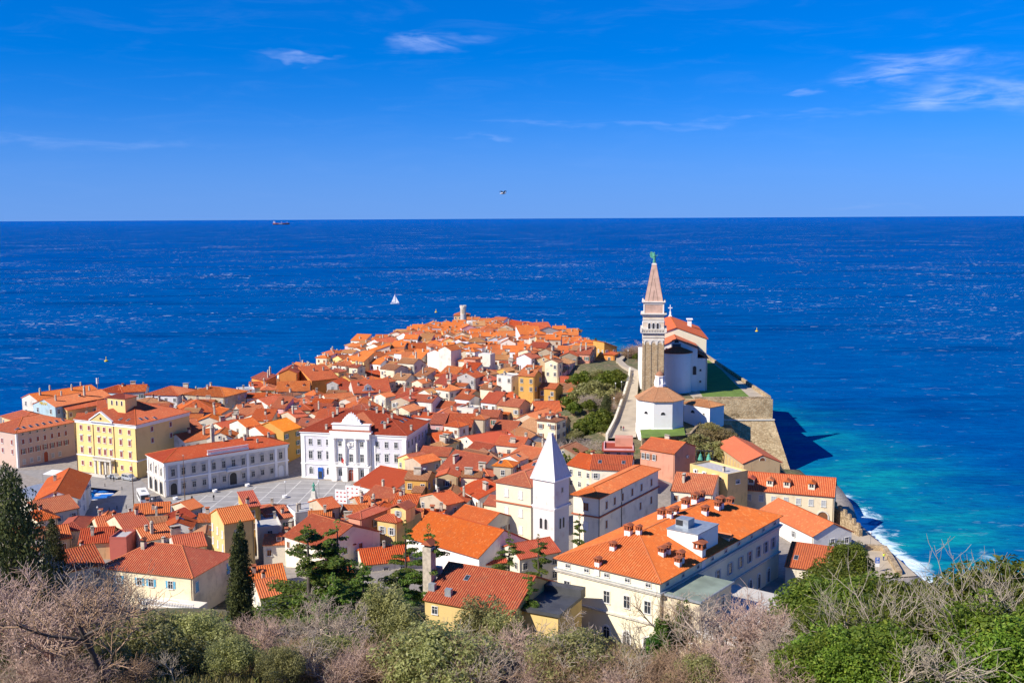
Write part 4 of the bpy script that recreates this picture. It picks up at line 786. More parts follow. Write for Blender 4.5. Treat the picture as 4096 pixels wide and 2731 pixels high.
# ---------------------------------------------------------------- school-like palace in the right foreground
def px_local(h, u, v, dz=2.0):          # roof point that the photo shows at (u, v)
    z = h.he + dz; c, s = math.cos(h.yaw), math.sin(h.yaw)
    for _ in range(25):
        p = Q(u, v, h.zg + z) - h.root.location; x, y = c * p.x + s * p.y, -s * p.x + c * p.y
        z = .5 * z + .5 * h.f(min(max(x, -h.w / 2), h.w / 2), min(max(y, 0), h.d))
    return x, y
h = house(Vector((7.2, 182.2, 19)), Q(2645, 2334, 19), 49, 'h', 'palecream', 'orange', 5.5, 20, .55, name='palace', rib=.48, label='big cream palace with many small chimneys on its orange roof in the right foreground', cat='palace', **LM); HT = h
b = MB(); w2 = h.w / 2; z = h.he - 1.95
b.box(-w2 - .5, w2 + .5, -.5, h.d + .5, z - .2, z + .12); b.box(-w2 - .3, w2 + .3, -.3, h.d + .3, z - .5, z - .2); b.build('cornice', PM['stonetrim'], h.root)
b = MB(); b.box(-w2 - .52, w2 + .52, -.52, h.d + .52, z + .121, z + .15); b.build('cornice_flashing', PM['metal'], h.root)
b = MB(); z = h.he - 7.6; b.box(-w2 - .35, w2 + .35, -.35, h.d + .35, z - .15, z + .15); b.box(-w2 - .37, w2 + .37, -.37, h.d + .37, z + .151, z + .17); b.build('string_course', PM['stonetrim'], h.root)
win_grid(h, 'F', 5, [h.he - .95], .95, .6, 'plain', xs_=[-8.2, -4.2, 0, 4.2, 8.3]); win_grid(h, 'F', 4, [h.he - 4.9], 1.15, 2.1, 'plain', xs_=[-8.4, 0.0, 4.1, 8.2]); win_grid(h, 'R', 9, [h.he - .95], .9, .6, 'plain', margin=2); win_grid(h, 'R', 7, [h.he - 4.9], 1.1, 2.1, 'grey', xs_=[-3, 2, 6.5, 10.5, 14.5, 18, 21.5])
for x in (0, 4.1, 8.2): on_face(h, 'F', arch_me(1.3, 2.7, 'white', 'glass', .15, .3), 'arched_window', x, h.he - 12.9)
for x in (6.5, 11, 15, 19.5): on_face(h, 'R', arch_me(1.2, 2.9, 'white', 'glass', .15, .3), 'arched_window', x, h.he - 12.6)
for (u, v) in ((2392, 2262), (2452, 2198), (2514, 2140), (2555, 2135), (2645, 2076), (2680, 2070), (2700, 2058), (2742, 2034), (2780, 2016), (2806, 2005), (2820, 2058), (2870, 2038), (2880, 2030), (2920, 2010), (2648, 2222), (2670, 2212), (2712, 2262), (2722, 2248)):
    x, y = px_local(h, u, v); add_chimney(h, 4, x, y)
x, y = px_local(h, 2818, 2240); o = add_chimney(h, 4, h.w / 2 - .7, 15.5); o.scale = (1.5, 1.5, 1.4)
b = MB(); x, y = px_local(h, 2800, 2178); x = min(x, h.w / 2 - 4); b.box(x - 3.1, x + 3.1, y - 4.0, y + 4.0, h.he - 1, h.f(x, y) + 2.6); lift = b.build('lift_housing', W['pure'], h.root); b = MB(); zt = h.f(x, y) + 2.6; b.box(x - 3.25, x + 3.25, y - 4.15, y + 4.15, zt, zt + .14); b.build('housing_cap', PM['metal'], lift)
b = MB(); b.box(x - 2.4, x + .2, y - 2.2, y + .2, zt + .14, zt + 1.7); b.box(x - 2.3, x - .9, y - 2.23, y - 2.2, zt + .5, zt + 1.5, 1); b.build('ventilation_unit', [PM['metal'], PM['dark']], lift)
put(misc_me('dormer'), 'dormer', h.root, h.w / 2 - .2, 27, h.he + .0, math.pi / 2)
# side wings of the palace
b = MB(); w2 = h.w / 2; b.box(w2 + .01, w2 + 7.0, .8, 12.5, -4, h.he - 2.2); wing = b.build('side_wing', W['cream'], h.root); b = MB(); b.box(w2 + .02, w2 + 7.3, .5, 12.8, h.he - 2.2, h.he - 2.0); b.build('wing_roof', PM['greenroof'], wing)
b = MB(); b.box(w2 + .03, w2 + 7.45, .35, .5, h.he - 2.25, h.he - 1.9); b.box(w2 + 7.3, w2 + 7.45, .5, 12.8, h.he - 2.25, h.he - 1.9); b.build('wing_gutter', PM['metal'], wing)
b = MB(); b.box(w2 + 7.01, w2 + 16, -1.0, 24, -4, h.he - 7.2); b.box(w2 + .02, w2 + 7.0, 12.51, 24, -4, h.he - 7.2); ter = b.build('terrace_wing', W['cream'], h.root); b = MB(); b.box(w2 + 7.02, w2 + 16.4, -1.4, 24.4, h.he - 7.2, h.he - 7.0); b.box(w2 + .02, w2 + 7.02, 12.52, 24.4, h.he - 7.2, h.he - 7.0); b.build('terrace_slab', PM['slab'], ter)
b = MB(); b.box(w2 + 16.1, w2 + 16.4, -1.4, 24.4, h.he - 7.0, h.he - 6.2); b.box(w2 + 7.1, w2 + 16.1, -1.4, -1.1, h.he - 7.0, h.he - 6.2); b.build('terrace_parapet', W['pure'], ter)
for y in (4.0, 6.2): put(window_me(1.1, 2.2, 'plain'), 'window', wing, w2 + 7.002, y + 3, h.he - 4.6, math.pi / 2)
for x in (1.8, 5.2): put(window_me(1.2, 1.9, 'plain'), 'window', wing, w2 + x, .795, h.he - 8.5, 0)
for x in (10.5, 14): put(window_me(1.2, 1.9, 'plain'), 'window', ter, w2 + x, -1.005, h.he - 10.2, 0)
# ---------------------------------------------------------------- around the square
def boxpart(h, name, x0, x1, y0, y1, z0, z1, mat):
    b = MB(); b.box(x0, x1, y0, y1, z0, z1); return b.build(name, mat, h.root)
def balustrade(h, name, x0, x1, y, z, hgt=.9, mat=None, face='F'):
    mat = mat or PM['white']; b = MB(); b.box(x0, x1, y - .15, y + .15, z + hgt - .15, z + hgt); b.box(x0, x1, y - .15, y + .15, z, z + .12); o = b.build(name, mat, h.root); c = MB(); n = int((x1 - x0) / .32)
    for k in range(n): c.lathe([(.06, z + .12), (.11, z + .35), (.06, z + hgt - .15)], 5, (x0 + (k + .5) * (x1 - x0) / n, y))
    tag(c.build('balusters', mat, o), kind='stuff'); return o
# town hall
h = house(Q(1194, 1724, 16.4), Q(1629, 1742.5, 16.4), 21, 'h', 'violet', 'red', 2.0, 24, .5, name='town_hall', label='white neoclassical town hall with columns and a crest above the square', cat='town hall', **LM); TH = h
X = lambda xz: -h.w / 2 + h.w * (xz - 430) / 915.
wm = W['pure']; he = h.he
boxpart(h, 'frieze', -h.w / 2 - .12, h.w / 2 + .12, -.12, h.d + .12, he - 1.35, he - .05, wm); boxpart(h, 'cornice', -h.w / 2 - .42, h.w / 2 + .42, -.42, h.d + .42, he - .35, he - .06, wm); boxpart(h, 'string_course', -h.w / 2 - .2, h.w / 2 + .2, -.2, h.d + .2, he - 10.0, he - 9.6, wm); boxpart(h, 'plinth', -h.w / 2 - .15, h.w / 2 + .15, -.15, h.d + .15, -3, .6, wm)
for x in (-h.w / 2 + .6, X(690), X(1065), h.w / 2 - .6): boxpart(h, 'pilaster', x - .6, x + .6, -.22, .05, .6, he - 1.3, wm)
for xz in (513, 590, 667, 1095, 1175, 1257):
    on_face(h, 'F', window_me(1.0, 1.7, 'plain'), 'window', X(xz), he - 3.1); on_face(h, 'F', window_me(1.1, 2.2, 'plain', True, 'flat'), 'window', X(xz), he - 7.1)
    on_face(h, 'F', arch_me(1.1, 2.1, 'white', 'glass', .12, .2), 'arched_window', X(xz), he - 12.9)
b = MB(); b.box(-.75, .75, -.4, 0, 0, 3.4); o = b.build('blue_shop_front', PM['signblue'], h.root, (X(597), -.02, 0.1)); b = MB(); b.box(-.6, .6, -.43, -.4, .2, 2.3); b.build('pane', PM['glass'], o)
x0, x1 = X(712), X(1045); boxpart(h, 'centre_bay', x0, x1, -.9, .2, -3, he + .2, wm); boxpart(h, 'centre_cornice', x0 - .5, x1 + .5, -1.5, .3, he + .2, he + .75, wm); boxpart(h, 'attic', x0 + .2, x1 - .2, -.8, .6, he + .75, he + 2.6, wm); boxpart(h, 'attic_cap', x0 - .05, x1 + .05, -1.05, .8, he + 2.6, he + 2.85, wm)
sb, tb = MB(), MB(); slope(sb, tb, [(x0 - .4, -1.45, he + .78), (x1 + .4, -1.45, he + .78), (x1 + .4, -.8, he + 1.05), (x0 - .4, -.8, he + 1.05)]); o = sb.build('pent_roof', RF['red'], h.root); tag(tb.build('roof_tiles', RF['red'], o), kind='stuff')
for i in range(4):
    x = x0 + .9 + i * (x1 - x0 - 1.8) / 3; b = MB(); z0 = he - 9.4; b.lathe([(.62, z0), (.62, z0 + .3), (.5, z0 + .4), (.48, he - 2.4), (.42, he - 1.7), (.6, he - 1.6), (.7, he - 1.3)], 12, (x, -1.35)); b.box(x - .75, x + .75, -2.0, -.85, -1, z0); b.build('column', wm, h.root)
boxpart(h, 'architrave', x0 - .1, x1 + .1, -1.9, -.85, he - 1.3, he + .2, wm); boxpart(h, 'balcony', x0 - .2, x1 + .2, -2.2, -.85, he - 9.8, he - 9.4, wm); xm = (x0 + x1) / 2
for i in range(3):
    x = x0 + .9 + (i + .5) * (x1 - x0 - 1.8) / 3; put(window_me(1.1, 2.3, 'plain'), 'window', h.root, x, -.905, he - 7.3); 
    if i != 1: put(window_me(1.0, 1.5, 'plain'), 'window', h.root, x, -.905, he - 3.1); put(arch_me(1.1, 2.1, 'white', 'glass', .12, .2), 'arched_window', h.root, x, -.905, he - 12.9)
    balustrade(h, 'balustrade', x - 1.3, x + 1.3, -2.05, he - 9.4)
b = MB(); b.lathe([(.5, he - 4.0), (.75, he - 3.4), (.55, he - 2.9), (.8, he - 2.6)], 8, (xm - .4, -1.05)); b.lathe([(.3, he - 3.7), (.4, he - 3.0), (.2, he - 2.5)], 8, (xm + .6, -1.05)); b.box(xm - 1.3, xm + 1.3, -1.15, -.9, he - 4.4, he - 4.0); b.build('lion_relief', wm, h.root)
o = put(arch_me(1.9, 3.6, 'white', 'reddoor', .2, .3), 'arched_door', h.root, xm, -.906, .05)
b = MB(); rg = random.Random(3); zt = he + 2.85; b.box(xm - 3.1, xm + 3.1, -.5, .4, zt, zt + .35)
for k in range(9):
    x = -2.4 + k * .6; hh = 2.9 * (1 - (abs(x) / 3.0) ** 1.5) + .3; b.lathe([(.42, zt + .3), (.36 + rg.random() * .16, zt + .3 + hh * .4), (.24 + rg.random() * .14, zt + .3 + hh * .75), (.1, zt + .3 + hh)], 7, (xm + x, -.1 + rg.uniform(-.15, .15)))
b.build('crest', wm, h.root)
sb, tb = MB(), MB(); zc = he + 4.6; xa, xb = x0 + 1.2, x1 - 1.2
slope(sb, tb, [(xb + .9, .7, he + 2.0), (xb + .9, 7.5, he + 2.0), (xm, 10, zc), (xm, .7, zc)]); slope(sb, tb, [(xa - .9, 7.5, he + 2.0), (xa - .9, .7, he + 2.0), (xm, .7, zc), (xm, 10, zc)]); o = sb.build('cross_roof', RF['orange'], h.root); tag(tb.build('roof_tiles', RF['orange'], o), kind='stuff')
win_grid(h, 'R', 6, [he - 3.1], .9, 1.7, 'stone', margin=1.6); win_grid(h, 'R', 6, [he - 7.1], .9, 2.1, 'stone', margin=1.6); win_grid(h, 'R', 6, [he - 11.6], .9, 1.8, 'stone', margin=1.6)
for (u, v) in ((1306, 1716), (1333, 1667), (1350, 1655), (1508, 1650), (1534, 1652), (1568, 1672), (1590, 1660), (1540, 1712), (1552, 1692), (1645, 1720)): x, y = px_local(h, u, v, 4); add_chimney(h, 0, x, y)
for (u, v) in ((1530, 1690), (1607, 1686), (1620, 1678), (1637, 1669)): add_sky(h, *px_local(h, u, v, 4))
b = MB(); b.tube((xm - 1.1, -2.1, he - 8.9), (xm - 2.0, -3.3, he - 6.6), .04, n=5); o = b.build('flag_pole', PM['rope'], h.root); b = MB(); b.extr([(xm - 2.0, he - 6.7), (xm - 1.45, he - 7.4), (xm - 1.6, he - 8.6), (xm - 2.3, he - 8.2)], -3.1, -3.06); b.build('flag', PM['red'], o)
# court palace
h = house(Q(652, 1851, 12.2), Q(1159, 1773, 12.2), 13, 'h', 'palegrey', 'orange', 2.0, 17, .5, name='court_palace', label='long pale palace with arcaded corner and roof balustrade on the square', cat='palace', **LM); he = h.he; w2 = h.w / 2
boxpart(h, 'frieze', -w2 - .1, w2 + .1, -.1, h.d + .1, he - 1.1, he - .05, wm); boxpart(h, 'cornice', -w2 - .4, w2 + .4, -.4, h.d + .4, he - .32, he - .06, wm); boxpart(h, 'string_course', -w2 - .25, w2 + .25, -.25, h.d + .25, he - 5.35, he - 5.0, wm); boxpart(h, 'plinth', -w2 - .12, w2 + .12, -.12, h.d + .12, -3, .5, PM['stonetrim'])
cx_ = [-w2 + 2.4 + i * (h.w - 4.8) / 11 for i in range(12)]
for i, x in enumerate(cx_):
    ce = 4 <= i <= 7
    on_face(h, 'F', window_me(1.0, 1.9, 'stone', True, 'ped' if ce or i in (0, 11) else 'flat'), 'window', x, he - 3.3)
    if i == 0: on_face(h, 'F', arch_me(1.9, 3.6, 'stonetrim', 'dark', .2, .25, False), 'arcade_arch', x, .3)
    elif i == 11: on_face(h, 'F', arch_me(1.9, 3.6, 'stonetrim', 'white', .2, .25, False), 'blind_arch', x, .3)
    elif i == 6: pass
    else: on_face(h, 'F', window_me(.95, 1.5, 'stone', True, 'flat'), 'window', x, he - 7.6)
xd = cx_[6] - .3; on_face(h, 'F', arch_me(2.2, 4.0, 'stonetrim', 'dark', .25, .35, False), 'arched_door', xd, .1); boxpart(h, 'balcony', xd - 2.2, xd + 2.2, -1.1, -.05, he - 5.5, he - 5.1, wm); balustrade(h, 'balustrade', xd - 2.1, xd + 2.1, -.95, he - 5.1)
for x in (-w2 + .55, -w2 + 4.0, cx_[3] + 1.6, cx_[8] - 1.6, w2 - 4.0, w2 - .55):
    boxpart(h, 'pilaster', x - .42, x + .42, -.2, .04, .5, he - 5.35, wm); boxpart(h, 'pilaster', x - .38, x + .38, -.18, .04, he - 5.0, he - 1.1, wm)
xa, xb = cx_[3] + 1.2, cx_[8] - 1.2; boxpart(h, 'attic_base', xa, xb, -.3, .35, he - .05, he + .55, wm); balustrade(h, 'roof_balustrade', xa, xb, 0.0, he + .55, 1.0)
for a in (-4.0, 0, 4.0):
    on_face(h, 'L', arch_me(2.2, 4.0, 'stonetrim', 'dark', .25, .3, False), 'arcade_arch', a, .2); on_face(h, 'L', window_me(.95, 1.9, 'stone', True, 'flat'), 'window', a, he - 3.3)
for a in (-6.0, -2.0, 2.0, 6.0): b = MB(); b.box(-w2 - .22, -w2 + .02, h.d / 2 - a - .3, h.d / 2 - a + .3, .4, he - 1.1); b.build('pilaster', wm, h.root)
for (u, v) in ((980, 1760), (1030, 1770), (895, 1765), (1075, 1750), (978, 1750)): x, y = px_local(h, u, v, 2); add_chimney(h, 0, x, y)
o = add_chimney(h, 2, *px_local(h, 850, 1758, 2)); o.scale = (1.8, 1.8, 2.4)
# customs-house-like yellow palace
h = house(Q(290, 1674, 18.6), Q(543, 1700, 18.6), 23, 'h', 'brightyellow', 'orange', 2.0, 21, .5, name='yellow_palace', label='tall yellow palace with white pediment and roof turret beside the harbour', cat='palace', **LM); he = h.he; w2 = h.w / 2
boxpart(h, 'frieze', -w2 - .1, w2 + .1, -.1, h.d + .1, he - 1.2, he - .05, wm); boxpart(h, 'cornice', -w2 - .4, w2 + .4, -.4, h.d + .4, he - .35, he - .06, wm); boxpart(h, 'string_course', -w2 - .14, w2 + .14, -.14, h.d + .14, he - 11.4, he - 11.05, wm)
X = lambda f_: -w2 + h.w * f_
for f_ in (.095, .23, .389, .482, .58, .748, .89):
    on_face(h, 'F', window_me(.9, 1.35, 'closed_red'), 'window', X(f_), he - 2.5); on_face(h, 'F', window_me(.9, 1.6, 'closed_red', True, 'flat'), 'window', X(f_), he - 5.9); on_face(h, 'F', window_me(.9, 1.7, 'closed_red', True, 'flat'), 'window', X(f_), he - 9.6)
    if f_ not in (.482,): on_face(h, 'F', window_me(.85, 1.3, 'closed_red'), 'window', X(f_), he - 13.7)
on_face(h, 'F', arch_me(1.5, 3.8, 'stonetrim', 'reddoor', .2, .3, False), 'arched_door', X(.482), .1)
for f_ in (.36, .435, .53, .61): boxpart(h, 'column', X(f_) - .3, X(f_) + .3, -1.5, -.9, 0, he - 12.0, PM['stonetrim'])
boxpart(h, 'balcony', X(.335), X(.635), -1.8, -.05, he - 12.0, he - 11.6, PM['stonetrim']); balustrade(h, 'balustrade', X(.335), X(.635), -1.65, he - 11.6, .9, PM['stonetrim']); boxpart(h, 'steps', X(.3), X(.62), -3.4, -1.5, -.5, .35, PM['stonetrim'])
xp0, xp1 = X(.27), X(.635); b = MB(); b.extr([(xp0, he - .05), (xp1, he - .05), ((xp0 + xp1) / 2, he + 2.5)], -.5, 1.5); b.build('pediment', W['brightyellow'], h.root); b = MB()
for s in (-1, 1):
    p = ((xp0 + xp1) / 2, he + 2.75); q = (xp0 - .2 if s < 0 else xp1 + .2, he - .02); b.extr([q, (q[0], q[1] + .4), (p[0], p[1] + .4), p], -.75, 1.5)
b.box(xp0 - .2, xp1 + .2, -.7, -.3, he - .3, he - .02); b.build('pediment_frame', wm, h.root)
sb, tb = MB(), MB(); xm = (xp0 + xp1) / 2; slope(sb, tb, [(xp1 + .3, .0, he + .35), (xp1 + .3, 2.5, he + .35), (xm, 8.5, he + 3.2), (xm, 0, he + 3.2)]); slope(sb, tb, [(xp0 - .3, 2.5, he + .35), (xp0 - .3, .0, he + .35), (xm, 0, he + 3.2), (xm, 8.5, he + 3.2)]); o = sb.build('pediment_roof', RF['orange'], h.root); tag(tb.build('roof_tiles', RF['orange'], o), kind='stuff')
b = MB(); b.tube((xm, -.52, he + .9), (xm, -.56, he + .9), .42, n=12); b.build('round_window', PM['glass'], h.root)
win_grid(h, 'R', 2, [he - 2.5, he - 6.0], .9, 1.4, 'closed_red', xs_=[-5, 3]); on_face(h, 'R', arch_me(2.0, 3.8, 'stonetrim', 'dark', .2, .25, False), 'arched_door', -4, .1)
x, y = px_local(h, 490, 1632, 4); b = MB(); b.box(x - 3.6, x + 3.6, y - 2.4, y + 2.4, he - 1, he + 6.6); o = b.build('turret', W['brightyellow'], h.root); S, K, f_, _ = slopes_of('h', 7.2, 4.8, he + 6.6, 18, .4, .2); sb, tb = MB(), MB(); [slope(sb, tb, s_) for s_ in S]; q = sb.build('turret_roof', RF['red'], o, (x, y - 2.4, 0)); tag(tb.build('roof_tiles', RF['red'], o, (x, y - 2.4, 0)), kind='stuff')
for dx in (-1.8, 0.2, 2.2): put(arch_me(.6, 1.5, 'white', 'dark', .06, .1, False), 'arched_window', o, x + dx, y - 2.405, he + 4.2)
for (u, v) in ((357, 1652), (388, 1655), (482, 1677), (513, 1680), (563, 1676), (585, 1673), (620, 1672)): add_sky(h, *px_local(h, u, v, 2))
for x in (-w2 + .1, X(.3), X(.64), w2 - .1): b = MB(); b.tube((x, -.12, 0), (x, -.12, he - 1.2), .08, n=6); b.build('downpipe', PM['gutter'], h.root)
# pink corner building on the far left
h = house(Q(62, 1733, 13.3), Q(305, 1686, 13.3), 15, 'h', 'peach', 'orange', 2.0, 21, .5, name='corner_building', label='long pinkish building with dark red shutters left of the yellow palace', cat='building', **LM); he = h.he; w2 = h.w / 2; h.wallo.data.materials[0] = wallmat('plaster_dusty_pink', (.62, .45, .36), .08)
xs_ = [-w2 + 2.2 + i * (h.w - 4) / 6.6 for i in range(7)]
win_grid(h, 'F', 7, [he - .75], .6, .55, 'stone', False, xs_=xs_); win_grid(h, 'F', 7, [he - 3.2], .85, 1.5, 'closed_red', xs_=xs_); win_grid(h, 'F', 7, [he - 6.3], .85, 1.6, 'red', xs_=xs_); win_grid(h, 'F', 7, [he - 9.6], .85, 1.4, 'closed_grey', xs_=[xs_[i] for i in (0, 1, 2, 4, 5)])
on_face(h, 'F', arch_me(1.5, 3.4, 'stonetrim', 'reddoor', .15, .2, False), 'arched_door', xs_[3], .1); win_grid(h, 'L', 3, [he - 3.2, he - 6.3], .85, 1.5, 'closed_red', margin=2)
for k in range(8): add_sky(h, -w2 + 1.5 + k * (h.w - 2) / 8, 1.7)
b = MB(); b.box(-w2 - .08, -w2 + .5, -.08, .5, -1, he - .2); b.build('quoin', W['pure'], h.root)
# grey seafront hotel with two long roofs
HG = 'long pale blue hotel block with white chimneys on the seafront'
for i, (l, r_, dep) in enumerate((((222, 1628), (452, 1586), 12), ((150, 1602), (400, 1563), 10))):
    h = house(Q(*l, 15.0), Q(*r_, 15.0), dep, 'gs', 'paleblue' if i == 0 else 'palegrey', 'orange', 2.0, 20, .4, name='seafront_hotel', label=('pale blue gabled hotel block with white chimneys nearest the yellow palace' if i == 0 else 'pale grey gabled hotel block at the sea behind the pale blue one'), cat='hotel', win=0, chim=0, info='x')
    win_grid(h, 'F', 8, [h.he - 1.8, h.he - 4.8], .9, 1.5, 'plain'); win_grid(h, 'L', 2, [h.he - 1.8, h.he - 4.8, h.he - 7.8], .9, 1.5, 'plain', margin=2)
    for k in range(4): o = add_chimney(h, 2, -h.w / 2 + 3 + k * (h.w - 6) / 3, dep * (.3 + .4 * (k % 2)))
# lighthouse at the tip
p = Q(1853, 1290, 3.0); r = thing('lighthouse', (p.x, p.y, 3.0), 0, 'round stone lighthouse with a crown of pointed arches at the tip of the peninsula', 'lighthouse'); zz = lambda v: zv(1853, v, p.y) - 3.0
b = MB(); b.lathe([(2.15, -3), (2.05, zz(1257))], 20); b.build('lower_tower', W['grey'], r); b = MB(); b.lathe([(1.75, zz(1257)), (1.75, zz(1237))], 16); b.build('upper_tower', W['stone'], r); b = MB(); b.lathe([(2.15, zz(1257.5)), (2.15, zz(1255.5)), (1.8, zz(1255.4))], 16); b.lathe([(1.8, zz(1238)), (2.3, zz(1231)), (2.35, zz(1227)), (1.9, zz(1227))], 20); b.build('gallery', W['ivory'], r)
for k in range(12):
    a = k * math.pi / 6; b = MB(); b.box(-.22, .22, -2.1, -1.7, zz(1257), zz(1236)); b.build('rib', W['ivory'], r, (0, 0, 0), a); b = MB(); b.box(-.4, .4, -2.4, -1.95, zz(1230), zz(1221)); b.build('merlon', W['ivory'], r, (0, 0, 0), a)
Ls, Rs = at(1813, 1262, p.y + 2.5), at(1880, 1262, p.y + 2.5); Rs.z = Ls.z; house(Ls, Rs, 12, 'h', 'peach', 'rust', 3.0, 22, .4, name='chapel', label='small peach chapel with rust roof behind the round lighthouse', cat='chapel', win=1, chim=0, info='x')
